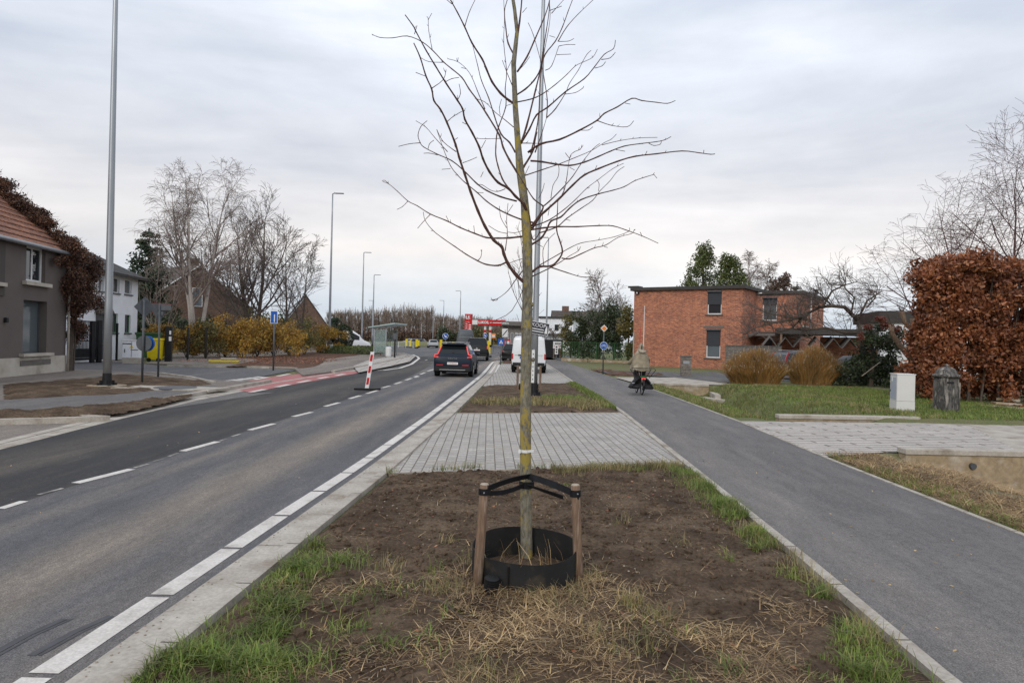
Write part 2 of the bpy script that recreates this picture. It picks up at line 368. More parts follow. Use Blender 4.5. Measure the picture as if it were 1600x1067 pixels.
# roads
def area(name,left,right,z,mat):
    m=MB(); m.sheet(left+right[::-1],z); return tag(m.build(name,mat),kind='structure')
def off(l,d): return [(x+d,y) for x,y in l]
n_=[y for y in np.arange(-4,60,2.0)]
road_y=dens(CN,-4,63,2)
m=MB(); 
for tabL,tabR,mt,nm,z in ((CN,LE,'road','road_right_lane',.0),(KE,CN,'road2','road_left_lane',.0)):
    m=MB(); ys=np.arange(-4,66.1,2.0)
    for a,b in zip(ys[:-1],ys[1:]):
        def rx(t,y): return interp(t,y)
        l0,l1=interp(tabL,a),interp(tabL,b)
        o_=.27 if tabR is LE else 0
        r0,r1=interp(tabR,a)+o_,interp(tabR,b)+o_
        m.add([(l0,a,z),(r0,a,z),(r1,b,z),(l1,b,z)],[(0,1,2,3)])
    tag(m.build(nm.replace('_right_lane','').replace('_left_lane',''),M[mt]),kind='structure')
m=MB(); m.sheet([(-9.4,66),(-11,73),(-15,80),(-24,84),(-90,92),(-120,200),(60,200),(60,70),(20,68),(8,66.5),(4.3,66)],.0)
tag(m.build('junction_asphalt',M['road']),kind='structure')
# gutter + kerb right side of road (between road and planted strip)
le=dens(LE,-4,56,1.5)+LE[-3:]
m=MB(); m.strip(le,(-.2,.006),.27,.52); 
tag(m.build('gutter',M['conc']),kind='structure')
m=MB(); m.strip(le,(-.2,.03),.525,.64); tag(m.build('kerb',M['conc']),kind='structure')
# edge line: blocks
m=MB(); y=-3.0
brk=[3.72,4.84,5.95]
ys=[-1,1.0,2.35,3.70,4.86,5.98,7.1,8.25,9.4,10.6,11.9,13.2,14.5,15.9]
def linequad(m,tab,o0,o1,a,b,z):
    n=max(1,int((b-a)/1.5))
    for i in range(n):
        y0=a+(b-a)*i/n; y1=a+(b-a)*(i+1)/n
        x0,x1=interp(tab,y0),interp(tab,y1); m.add([(x0+o0,y0,z),(x0+o1,y0,z),(x1+o1,y1,z),(x1+o0,y1,z)],[(0,1,2,3)])
for a,b in zip(ys[:-1],ys[1:]): linequad(m,LE,0,.165,a+.05,b,.004)
y=15.95
while y<31: linequad(m,LE,0,.165,y,y+1.35,.004); y+=1.4
linequad(m,LE,0,.19,31,58,.004)
m.strip(LE[-4:],(.0,.005),0,.2)
# centre dashes (traced on the ground)
def dash(m,p,q,w=.12,z=.005):
    a=Vector(G(*p)); b=Vector(G(*q)); d=(b-a).normalized(); n=Vector((d.y,-d.x))*w/2
    m.add([(a.x-n.x,a.y-n.y,z),(a.x+n.x,a.y+n.y,z),(b.x+n.x,b.y+n.y,z),(b.x-n.x,b.y-n.y,z)],[(0,1,2,3)])
for p,q in (((118,755),(206,733)),((285,705),(340,690)),((390,672),(428,662)),((458,651),(487,644)),((508,635),(530,629)),((546,623),(563,618)),((573,615),(590,610)),((597,606),(609,603)),((617,600),(627,597)),((634,594),(643,591)),((647,589),(653,587)),((657,585),(664,582)),((668,580),(678,577))): dash(m,p,q,.13)
for p,q in (((0,795),(38,783)),((656,566),(685,566)),((664,563),(668,562)),((668,559),(690,559)),((648,590),(655,588))): dash(m,p,q,.1)
# bay line along the left kerb
tag(m.build('road_markings',M['paint']),kind='structure')
m=MB()
for p,q in (((60,773),(98,763)),((210,731),(232,725)),((240,721),(256,717)),((264,713),(278,708)),((343,689),(354,686)),((362,682),(376,678))): dash(m,p,q,.05)
tag(m.build('worn_road_markings',M['paintdull']),kind='structure')
# left side
def pxpoly(pp,z): return [G(a,b,z) for a,b in pp]
ke=dens(KE,-4,66,1.5)
ke1=[p for p in ke if p[1]>11]
m=MB(); 
m.strip(ke,(-.2,.005),-.30,.0); m.strip(ke,(-.2,.008),-.52,-.33)
tag(m.build('gutter',M['conc']),kind='structure')
m=MB(); kk=[p for p in ke if p[1]>=14.2 and p[1]<27.5]; m.strip(kk,(-.2,.11),-.70,-.56)
m.strip([G(-60,656,.1),G(0,655,.1),G(60,653.5,.1),G(120,652,.1),G(165,650,.1),(interp(KE,14.2)-.6,14.2)],(-.2,.11),-.07,.09)
tag(m.build('kerb',M['conc']),kind='structure')
# dirt lay-by, raised verge slab, soils
m=MB(); m.sheet([(-7.9,6),(-8.3,10.5),(-8.75,14.1),G(120,652,0),G(0,655,0),G(-60,656,0),(-22,14),(-20,5)],-.004)
tag(m.build('dirt_lay_by',M['path2']),kind='structure')
def rough_patch(name,mat,poly,res,amp,z,kind='structure',seed=0,freq=(2.2,9,26),edge=.25,label=None):
    """displaced soil over a polygon in plan (convex-ish), height fades to the edge"""
    xs=[p[0] for p in poly]; ys=[p[1] for p in poly]
    def inside(x,y):
        c=False;n=len(poly)
        for i in range(n):
            x0,y0=poly[i];x1,y1=poly[(i+1)%n]
            if (y0>y)!=(y1>y) and x<(x1-x0)*(y-y0)/(y1-y0)+x0: c=not c
        return c
    def de(x,y):
        d=9
        for i in range(len(poly)):
            x0,y0=poly[i];x1,y1=poly[(i+1)%len(poly)]; dx,dy=x1-x0,y1-y0; L=dx*dx+dy*dy
            t=max(0,min(1,((x-x0)*dx+(y-y0)*dy)/L)) if L else 0
            d=min(d,math.hypot(x-x0-t*dx,y-y0-t*dy))
        return d
    NX=int((max(xs)-min(xs))/res)+1; NY=int((max(ys)-min(ys))/res)+1; idx={}; m=MB()
    for j in range(NY+1):
        for i in range(NX+1):
            x=min(xs)+i*res; y=min(ys)+j*res
            if inside(x,y):
                e=min(1,de(x,y)/edge)
                h=amp*(.55*noise.noise((x*freq[0],y*freq[0],seed))+.30*noise.noise((x*freq[1],y*freq[1],seed+5))+.22*abs(noise.noise((x*freq[2],y*freq[2],seed+9))))+amp*.35
                idx[i,j]=len(m.v); m.v.append((x,y,z+h*e-.02*(1-e)))
    for (i,j),a in idx.items():
        if (i+1,j) in idx and (i,j+1) in idx and (i+1,j+1) in idx:
            m.f.append((a,idx[i+1,j],idx[i+1,j+1],idx[i,j+1])); m.m.append(0)
    return tag(m.build(name,mat,smooth=True),kind=kind)
zl=.09
# raised slab of the left verge (footway base) and the asphalt cycle path on it
slab=[(interp(KE,y_)-.69,y_) for y_ in (14.25,16,18,20,22,24,26.3)]+[(-10.6,25.6),(-12.5,26.6),(-16,29.4),(-18.8,30.6),(-24,29),(-24,13),G(-60,655,.1),G(0,654,.1),G(60,652.5,.1),G(120,651,.1),G(165,649,.1)]
m=MB(); m.prism(slab,-.3,zl-.006); tag(m.build('pavement',M['path2']),kind='structure')
m=MB(); m.sheet(pxpoly([(-60,647),(0,643),(100,637),(200,628),(270,619),(310,613),(352,606),(330,602),(280,605),(225,611),(120,618),(0,626),(-60,630)],zl),zl+.002); tag(m.build('cycle_path',M['path']),kind='structure')
rough_patch('verge_soil',M['soil'],pxpoly([(-60,648),(0,644),(100,638),(200,629.5),(270,620.5),(305,616),(300,619.5),(250,632),(190,645),(120,650.5),(60,652),(0,653.5),(-60,654.5)],zl),.04,.12,zl,seed=3,edge=.12)
rough_patch('verge_soil',M['soil'],pxpoly([(0,625),(60,622),(120,619),(180,617),(225,613),(262,607),(235,603),(300,604),(336,600),(325,596),(290,592),(250,589),(215,586),(180,586),(140,591),(80,596),(0,601)],zl),.10,.10,zl,seed=8,edge=.3)
# side road
m=MB(); m.sheet(pxpoly([(105,568),(150,565),(210,566),(262,573),(330,574),(400,575),(466,578),(400,590),(350,603),(336,601),(300,594),(250,588),(200,584),(165,584),(104,581)],0),.002)
tag(m.build('side_road',M['side']),kind='structure')
m=MB(); m.strip(pxpoly([(215,584.5),(255,586.5),(300,592.5),(336,601)],.0),(-.1,.12),-.02,.12); m.strip(pxpoly([(262,572.5),(330,573.5),(400,574.5),(466,577)],0),(-.1,.10),0,.14)
tag(m.build('kerb',M['conc']),kind='structure')
# red cycle crossing
m=MB(); m.sheet(pxpoly([(344,603),(392,614),(430,606),(480,597),(520,590),(560,583),(556,580),(520,580),(480,583),(440,587),(400,592)],0),.006); tag(m.build('red_cycle_crossing',M['red']),kind='structure')
m=MB(); m.sheet(pxpoly([(430,613),(392,614.5),(352,605),(310,615),(270,622),(250,640)],0),.003); tag(m.build('cycle_path',M['path']),kind='structure')
m=MB()
for p,q in (((358,601),(381,596.5)),((397,593.5),(420,589.5)),((434,588),(452,584.5)),((468,583),(484,580.5)),((392,613),(414,608.5)),((432,605),(452,601)),((466,598),(484,594.5)),((498,591.5),(512,589)),((525,587),(538,584.5))): dash(m,p,q,.22,.011)
for k in range(7):
    x=322+k*12.5; y=598-k*1.55; a=G(x,y); b=G(x+17,y+2.0-.5); m.add([(a[0],a[1]-.25,.009),(b[0],b[1]-.25,.009),(b[0]+.1,b[1]+.2,.009),(a[0]+.1,a[1]+.2,.009)],[(0,1,2,3)])
tag(m.build('crossing_markings',M['paint']),kind='structure')
# verge beyond side road, bus platform, footpath
zb=.08
m=MB(); m.prism([(-9.3,30.5),(-8.95,34),(-8.95,42),(-9.2,52),(-9.5,60),(-9.95,66),(-11.6,73),(-15.5,80),(-24,83),(-34,80),(-30,60),(-22,44),(-20.5,38.2),(-17,37.6),(-13.5,37.2),(-11.5,36.2)],-.3,zb-.01)
tag(m.build('footpath',M['path2']),kind='structure')
rough_patch('leaf_strewn_verge',M['soil2'],pxpoly([(345,573),(400,572.5),(440,573),(470,576),(498,572),(508,567),(512,561),(560,555),(575,550.5),(540,548),(470,551),(420,556),(380,559),(400,562),(370,568)],zb),.25,.06,zb,seed=12,edge=.4)
m=MB(); m.strip([(-8.95,34),(-8.95,42),(-9.2,52),(-9.5,60),(-9.95,66),(-11.6,73),(-15.5,80)],(-.2,.13),-.02,.16); tag(m.build('kerb',M['conc']),kind='structure')
m=MB(); m.sheet(pxpoly([(560,582),(552,572),(575,563),(612,557),(636,553),(650,556),(640,565),(610,572)],zb),zb+.003); tag(m.build('bus_stop_platform',M['pave2']),kind='structure')
m=MB(); m.strip(pxpoly([(574,578),(600,578.5),(625,575),(643,569),(655,560),(652,557),(645,554)],0),(0,.008),-.1,.1); tag(m.build('bus_stop_line',M['paint']),kind='structure')
# house apron + yard tarmac left
m=MB(); m.sheet([(-18.7,30.4),(-19.3,33),(-25.4,38.9),(-60,40),(-60,34),(-20,29.5)],-.006); tag(m.build('side_road_far_part',M['side']),kind='structure')
m=MB(); m.sheet([(-20.5,38.3),(-25.5,39.4),(-40,41),(-34,46),(-24.2,43)],-.002); tag(m.build('driveway',M['path2']),kind='structure')
# cycle path right + kerb strips
m=MB(); ys=np.arange(-4,80.1,1.5)
for a,b in zip(ys[:-1],ys[1:]): m.add([(interp(CL,a)+.1,a,.0),(interp(CR,a),a,.0),(interp(CR,b),b,.0),(interp(CL,b)+.1,b,.0)],[(0,1,2,3)])
tag(m.build('cycle_path',M['path']),kind='structure')
cl=dens(CL,-4,62,1.0); cr=dens(CR,-4,30.2,1.0)
m=MB(); m.strip(cl,(-.2,.025),0,.10); tag(m.build('kerb',M['conc']),kind='structure')
m=MB(); m.strip(cr,(-.2,.010),0,.07); tag(m.build('kerb',M['conc']),kind='structure')
# paved crossings between the beds
def bridge(y0l,y0r,y1l,y1r,name='paved_crossing'):
    m=MB(); xl=lambda y:interp(LE,y)+.64
    m.sheet([(xl(y0l),y0l),(interp(CL,y0r),y0r),(interp(CL,(y0r+y1r)/2),(y0r+y1r)/2),(interp(CL,y1r),y1r),(xl(y1l),y1l),(xl((y0l+y1l)/2),(y0l+y1l)/2)],.0)
    return tag(m.build(name,M['pave']),kind='structure')
bridge(9.45,10.7,17.15,18.3); bridge(27.2,30.8,52,55)
m=MB(); m.strip([(interp(LE,9.45)+.64,9.45),(interp(CL,10.7),10.7)],(-.1,.012),-.0,.05); m.strip([(interp(LE,17.15)+.64,17.15),(interp(CL,18.3),18.3)],(-.1,.012),-.05,.0); tag(m.build('kerb',M['concd']),kind='structure')
# white painted wedge on the far kerb
m=MB(); m.sheet(pxpoly([(763,584),(775,582),(782,570),(774,570)],0),.01); tag(m.build('painted_wedge',M['paint']),kind='structure')
# beds
def bedpoly(a0,a1,b0,b1):
    l=[(interp(LE,y)+.66,y) for y in np.linspace(a0,b0,14)]; r=[(interp(CL,y)-.01,y) for y in np.linspace(a1,b1,14)]
    return l+r[::-1]
BED1=bedpoly(2.2,2.2,9.4,10.62)
bed=rough_patch('planting_bed_soil',M['soil'],BED1,.03,.085,-.005,seed=1,edge=.12,freq=(1.6,10,34))
rough_patch('planting_bed_soil',M['soil'],bedpoly(17.2,18.35,27.1,30.6),.09,.10,.0,seed=2,edge=.15,freq=(1.6,6,14))
rough_patch('planting_bed_soil',M['soil2'],bedpoly(52,55,57.5,62),.3,.12,.0,seed=4,edge=.3,freq=(1,3,6))
# clods in front bed
rng=random.Random(5)
def bedz(x,y):
    return .085*(.55*noise.noise((x*1.6,y*1.6,1))+.30*noise.noise((x*10,y*10,6)))+.085*.35-.005
m=MB()
ICO=[(0,0,1),(.89,0,.45),(.28,.85,.45),(-.72,.53,.45),(-.72,-.53,.45),(.28,-.85,.45),(.72,.53,-.45),(-.28,.85,-.45),(-.89,0,-.45),(-.28,-.85,-.45),(.72,-.53,-.45),(0,0,-1)]
ICF=[(0,1,2),(0,2,3),(0,3,4),(0,4,5),(0,5,1),(1,6,2),(2,7,3),(3,8,4),(4,9,5),(5,10,1),(6,7,2),(7,8,3),(8,9,4),(9,10,5),(10,6,1),(11,7,6),(11,8,7),(11,9,8),(11,10,9),(11,6,10)]
for k in range(8200):
    y=rng.uniform(3.2,10.2); t=rng.random(); x=interp(LE,y)+.75+t*(interp(CL,y)-interp(LE,y)-.95)
    if y>9.3+(x+1.7)*.27: continue
    r=min(.045,.005+.008*rng.expovariate(1)); z=bedz(x,y)+r*.25
    m.add([(x+p[0]*r*rng.uniform(.7,1.3),y+p[1]*r*rng.uniform(.7,1.3),z+p[2]*r*.8*rng.uniform(.7,1.2)) for p in ICO],ICF)
tag(m.build('soil_clods',M['soil'],smooth=False),kind='stuff')
# right side: driveways
m=MB(); m.sheet([(5.47,11.85),(5.72,17.1),(10.4,17.62),(11.6,17.2),(9.6,12.75),(7,12.6)],-.004); tag(m.build('paved_driveway',M['pave2']),kind='structure')
m=MB(); m.sheet([(9.6,12.77),(11.6,17.2),(10.4,17.63),(13.5,19.6),(30,20.5),(30,12.7)],-.007); tag(m.build('driveway',M['conc']),kind='structure')
m=MB(); m.sheet([(10.9,13.2),(11.6,14.8),(16,15),(16,13.0)],-.001); tag(m.build('muddy_track',M['soil2']),kind='structure')
m=MB(); m.sheet([(5.72,31.3),(5.45,36),(9,37.5),(10.4,33),(10.2,31.5)],.03); tag(m.build('concrete_driveway_slab',M['conc']),kind='structure')
m=MB(); m.sheet([(9,37.4),(5.6,40),(5.4,44),(12,44),(15.8,49),(30,39),(30,37),(18,38),(14.5,36.2),(12,34.5),(10.4,33)],.045); tag(m.build('gravel_drive',M['side']),kind='structure')
rough_patch('verge_soil',M['soil2'],[(5.5,38.2),(8.8,38.6),(9.6,41.5),(5.1,46),(4.95,51)],.2,.12,.0,seed=21,edge=.3)
# headwalls (each a thing)
def headwall(x0,y0,x1,y1,t,ztop,zbot,label,w0=.0):
    root=empty('culvert_headwall',(x0,y0,0),0,label,'wall')
    m=MB(); m.prism([(x0,y0),(x1,y1),(x1,y1+t),(x0,y0+t)],zbot,ztop-.10); m.build('wall_face',M['concb'],root,world=True,bevel=.01)
    m=MB(); m.prism([(x0-.02,y0-.03),(x1,y1-.03),(x1,y1+t+.02),(x0-.02,y0+t+.02)],ztop-.098,ztop); m.build('coping',M['conc'],root,world=True,bevel=.012)
    return root
hw=headwall(7.15,12.3,12.5,12.4,.25,.10,-1.6,'beige concrete headwall with pipe outlet beside the dry straw ditch')
m=MB(); m.tube([(8.35,12.26,-.18),(8.35,12.5,-.18)],.055,14); m.build('pipe_outlet',M['galvd'],hw,world=True)
headwall(6.95,17.62,10.75,17.9,.25,.12,-1.0,'low pale concrete kerb wall along the far side of the paved driveway')
hb=headwall(6.2,31.2,9.0,31.05,.25,.06,-1.1,'concrete culvert headwall under the driveway slab behind the cyclist')
m=MB(); m.prism([(9.0,31.0),(9.3,31.0),(8.9,28.9),(8.65,28.9)],-1.1,-.25); m.build('wing_slab',M['conc'],hb,world=True,bevel=.01)
tag(MB().prism([(8.1,29.6),(8.7,28.5),(9.0,28.6),(8.5,29.8)],-.62,-.4).build('concrete_slab',M['conc'],bevel=.02),'pale broken concrete slab lying in the ditch bank','slab')
# kerb joints, tyre marks
m=MB()
def cross(m,tab,y,a,b,z,w=.012):
    x=interp(tab,y); m.add([(x+a,y-w/2,z),(x+b,y-w/2,z),(x+b,y+w/2,z),(x+a,y+w/2,z)],[(0,1,2,3)])
for k in range(34):
    cross(m,LE,3.1+k*1.0,.53,.64,.032); 
    if k%2==0: cross(m,LE,3.1+k*1.5,.27,.52,.008,.008)
    cross(m,CL,3.4+k*1.0,.0,.10,.027)
    cross(m,KE,10+k,-.30,-.0,.007); cross(m,CR,4+k*.8,0,.07,.012)
tag(m.build('kerb_joints',M['joint']),kind='structure')
m=MB()
for dx in (0,.22):
    pts=[G(-30+dx*330,1028-dx*20),G(40+dx*330,990-dx*20),G(96+dx*330,966-dx*22)]
    for (o_,w_) in ((0,.05),(.062,.02)):
        m.strip([(p[0]+o_,p[1]) for p in pts],(.001,.0035),0,w_)
M['skid']=pm('tyre_rubber_marks',(.066,.066,.070),(.10,.10,.106),14,.85,sc=(1,.3,1))
tag(m.build('tyre_marks',M['skid']),kind='structure')
# ---------------------------------------------------------------- grass and straw (numpy blades)
nr=np.random.RandomState(3)
def blades(name,pts,h,w,mat,lean=.5,kind='stuff',flat=0,curl=.4):
    """pts (n,3); each a 2-segment bent blade"""
    pts=np.array(pts); n=len(pts); a=nr.rand(n)*2*PI; hh=h*(.45+.9*nr.rand(n)); ww=w*(.6+.8*nr.rand(n))
    la=nr.rand(n)*2*PI; ln=lean*(.2+nr.rand(n))
    if flat: up=nr.rand(n)*flat; ho=np.sqrt(np.maximum(0,1-up**2)) 
    else: ho=np.sin(np.minimum(ln,1.45)); up=np.cos(np.minimum(ln,1.45))
    dx,dy=np.cos(la),np.sin(la); px,py=-dy,dx
    b=pts; m1=pts+np.stack([dx*ho*.5*hh*.7,dy*ho*.5*hh*.7,up*.55*hh],1)
    tp=pts+np.stack([dx*ho*hh*(1+curl*.3),dy*ho*hh*(1+curl*.3),up*hh*(1-curl*.35)],1)
    s=np.stack([px*ww/2,py*ww/2,np.zeros(n)],1)
    V=np.concatenate([b-s,b+s,m1+s*.8,m1-s*.8,tp+s*.25,tp-s*.25],0)
    i=np.arange(n); Fc=np.concatenate([np.stack([i,i+n,i+2*n,i+3*n],1),np.stack([i+3*n,i+2*n,i+4*n,i+5*n],1)],0)
    return tag(npmesh(name,V,Fc,mat),kind=kind)
def clump(cx,cy,r,n,zf=bedz):
    out=[]
    for k in range(n):
        a=nr.rand()*2*PI; d=r*math.sqrt(nr.rand())*(.6+.6*nr.rand()); x,y=cx+d*math.cos(a),cy+d*math.sin(a); out.append((x,y,zf(x,y)-.005))
    return out
def inbed(x,y): return interp(LE,y)+.62<x<interp(CL,y)-.02
def nn(x,y,f,s): return noise.noise((x*f,y*f,s))
pts=[];dry=[]
# left edge grass (dense from the bottom to y~6.3), pixel-traced areas
for (cx,cy,r,n) in ((-1.75,3.7,.35,2600),(-1.45,3.75,.4,2200),(-1.6,4.2,.35,1900),(-1.2,3.9,.3,900),(-1.55,4.75,.28,1200),(-1.6,5.2,.25,900),(-1.62,5.6,.25,800),(-1.45,5.5,.3,800),(-1.3,5.75,.2,300),(-1.7,6.0,.14,260),(-1.0,4.4,.16,260),(-.75,4.15,.12,220),(-.55,5.5,.07,60),(-1.1,4.9,.2,200),(-.4,4.6,.1,60),(-.45,4.25,.07,50),(-.9,4.6,.3,220),(-.75,5.0,.3,200),
   (1.95,3.85,.22,700),(2.2,4.2,.2,800),(2.3,4.5,.13,250),(2.15,3.8,.28,700),(1.3,3.9,.1,110),(1.05,3.8,.12,120),(1.15,4.45,.12,140),(.85,4.5,.15,100),(2.35,5.1,.10,160),(2.3,5.6,.12,160),(1.9,5.9,.09,90),(2.35,6.3,.12,250),(2.5,6.9,.10,200),(.6,10.0,.2,60),(.45,9.0,.1,40),(.75,8.9,.08,50),(1.5,10.1,.25,260),(1.9,10.0,.2,260)):
    pts+= [p for p in clump(cx,cy,r,int(n*(.8 if cx<-1.4 or cx>1.8 else .38))) if inbed(p[0],p[1]) and nn(p[0],p[1],5,71)>-.18]
for k in range(1300):
    y=3.3+nr.rand()*2.6; x=-1.9+nr.rand()*1.8
    if inbed(x,y) and nn(x,y,1.6,4)+.25-.12*(y-3.3)-.15*(x+1.9)>nr.rand()*.5: pts.append((x,y,bedz(x,y)))
for k in range(6500):
    y=6.4+nr.rand()*4.2; x=interp(CL,y)-.03-abs(nr.randn())*.13*(1+.5*(y-6.4)/4)
    if inbed(x,y) and nn(x,y,1.2,9)>-.3: pts.append((x,y,bedz(x,y)))
for k in range(1500):
    x=-1.7+nr.rand()*4.4; y=9.42+(x+1.7)*.27-abs(nr.randn())*.06
    if inbed(x,y) and (nn(x,y,2,7)>.0 or x>1): (pts if nr.rand()<.5 else dry).append((x,y,bedz(x,y)))
pts=np.array(pts); sel=nr.rand(len(pts)); hn=np.array([nn(p[0],p[1],3.0,51) for p in pts]); tall=(hn+.35*sel>.22)
blades('grass',pts[tall],.135,.0062,M['grass'],.95,curl=.8); blades('grass',pts[~tall],.07,.0050,M['grass'],.9)
for k in range(2600):
    x=.6+nr.rand()*2.0; y=9.9+(x-.6)*.27-abs(nr.randn())*.16
    if inbed(x,y): dry.append((x,y,bedz(x,y)))
for k in range(2500):
    y=3.3+nr.rand()*7; x=interp(CL,y)-.05-abs(nr.randn())*.18
    if inbed(x,y) and nn(x,y,1.7,19)>.05: dry.append((x,y,bedz(x,y)))
for (cx,cy,r,n) in ((-.95,5.5,.18,60),(.62,5.4,.18,90),(-.45,5.05,.2,120),(.35,4.9,.3,160),(-.1,3.75,.2,120),(.9,4.85,.12,140),(1.05,4.65,.12,120),(-.55,6.2,.12,30),(-.3,5.6,.1,40),(.75,4.2,.3,160),(.35,5.5,.12,40),(-.02,5.9,.06,10),(1.2,7.0,.12,30),(1.6,6.3,.12,30)):
    dry+=clump(cx,cy,r,n)
blades('dry_grass',dry,.13,.0045,M['grassdry'],.8)
# flat straw litter
st=[]
for k in range(44000):
    y=3.2+nr.rand()*3.0; x=-1.7+nr.rand()*4.1
    w=.95-abs(x-.25)*.55-max(0,y-5.0)*1.15+1.3*nn(x,y,1.7,31)+.5*nn(x,y,5,33)
    if x<-.6: w-=.1
    if inbed(x,y) and w>nr.rand()*1.0+.12: st.append((x,y,bedz(x,y)+.008+.014*nr.rand()))
for k in range(1200):
    y=5.5+nr.rand()*4.6; x=-1.6+nr.rand()*4.1
    if inbed(x,y) and y<9.3+(x+1.7)*.27: st.append((x,y,bedz(x,y)+.012))
st=np.array(st); big=nr.rand(len(st))<.28
blades('straw_litter',st[~big],.065,.0036,M['straw'],flat=.3,curl=.2); blades('straw_litter',st[big]+np.array([0,0,.012]),.125,.0052,M['straw'],flat=.42,curl=.1)
# second bed grass
z2=lambda x,y:.05
p2=[];d2=[]
for k in range(15000):
    y=17.6+nr.rand()*6.0; x=-1.2+nr.rand()*4.1
    c=1-abs(y-19.9)/2.0+.5*nn(x,y,.7,2)-(abs(x-1.1)/2.2)**2*.5
    if c>.35+.4*nr.rand(): d2.append((x,y,.03))
    if x>1.0 and 20.6<y<22.6 and x<2.4 and nr.rand()<.8: p2.append((x,y,.03))
for k in range(6500):
    y=19+nr.rand()*11; x=interp(CL,y)-.03-abs(nr.randn())*.16; p2.append((x,y,.02))
blades('dry_grass',d2,.20,.012,M['grassdry'],.9); blades('grass',p2,.13,.012,M['grass'],.7)
# right bank: grasses by slope
def ptsR(n,x0,x1,y0,y1,f):
    o=[]
    for k in range(n):
        x=x0+(x1-x0)*nr.rand(); y=y0+(y1-y0)*nr.rand(); pe=interp(CR,y)+.14
        if x>pe and f(x,y,x-pe): o.append((x,y,hz(x,y)))
    return o
gnear=ptsR(30000,5.4,8.2,6.2,12.25,lambda x,y,s: s<.5+.5*nn(x,y,1.2,3) and nr.rand()<.5 and (nn(x,y,1.1,8)>-.15))
blades('grass',gnear,.09,.007,M['grass'],.8)
dnear=ptsR(60000,5.45,10.5,6.2,12.3,lambda x,y,s: s>.05 and nn(x,y,.8,13)>-.45)
blades('straw_litter',dnear,.20,.008,M['straw'],flat=.45,curl=.4)
gfar=ptsR(70000,5.7,16,17.9,31,lambda x,y,s: nn(x,y,.9,5)>-.6)
blades('grass',gfar,.10,.012,M['grass'],.8)
dfar=ptsR(22000,5.7,12,17.9,31,lambda x,y,s: nn(x,y,.8,15)>.02 or s<.5)
blades('dry_grass',dfar,.15,.012,M['grassdry'],1.0)
# ---------------------------------------------------------------- foreground young tree
TY=5.80
def crop(c,x,y):
    if c=='A': return 580+x/4.444,y/4.444
    if c=='B': return 800+x/4.445,y/4.445
    if c=='C': return 580+x/4.444,230+y/4.444
    if c=='D': return 800+x/4.445,220+y/4.445
    return x,y
TRUNK=[(823,884),(822,800),(821,700),(821.5,600),(823,520),(824.5,440),(824,380),(820,320),(812,260),(809,220),(805,165),(802.5,100),(808,50),(804,15),(800,-10),(799,-60),(797,-110),(797,-160)]
TW=[19,18,17.5,17,17,16,15,13.5,12,9.5,8.5,7.5,6,5.5,5,4,2.5,1.2]
SC=TY/F
tree=empty('young_tree',(*G(823,878),0),0,'leafless young tree with lichened trunk held by two stakes in the front soil bed','tree')
def P3(px,py,d): return Vector(D(px,py,d))
m=MB(); tp=[];tr=[]
for i in range(len(TRUNK)-1):
    for k in range(5):
        t=k/5; x=TRUNK[i][0]*(1-t)+TRUNK[i+1][0]*t; y=TRUNK[i][1]*(1-t)+TRUNK[i+1][1]*t; w=TW[i]*(1-t)+TW[i+1]*t
        tp.append(P3(x,y,TY)); tr.append(w/2*SC*(1+.10*noise.noise((0,0,y*.045))+.06*noise.noise((3,0,y*.15))))
tp[0].z=-.05
m.tube(tp,tr,14)
for (x,y,r,s) in ((833,562,.018,1),(817,512,.02,-1),(832,476,.016,1),(815,695,.014,-1),(829,672,.012,1),(820,430,.02,-1)):
    c=P3(x,y,TY-.02); m.add([(c.x+p[0]*r,c.y+p[1]*r,c.z+p[2]*r*1.2) for p in ICO],ICF)
m.build('trunk',M['barky'],tree,smooth=True,world=True)
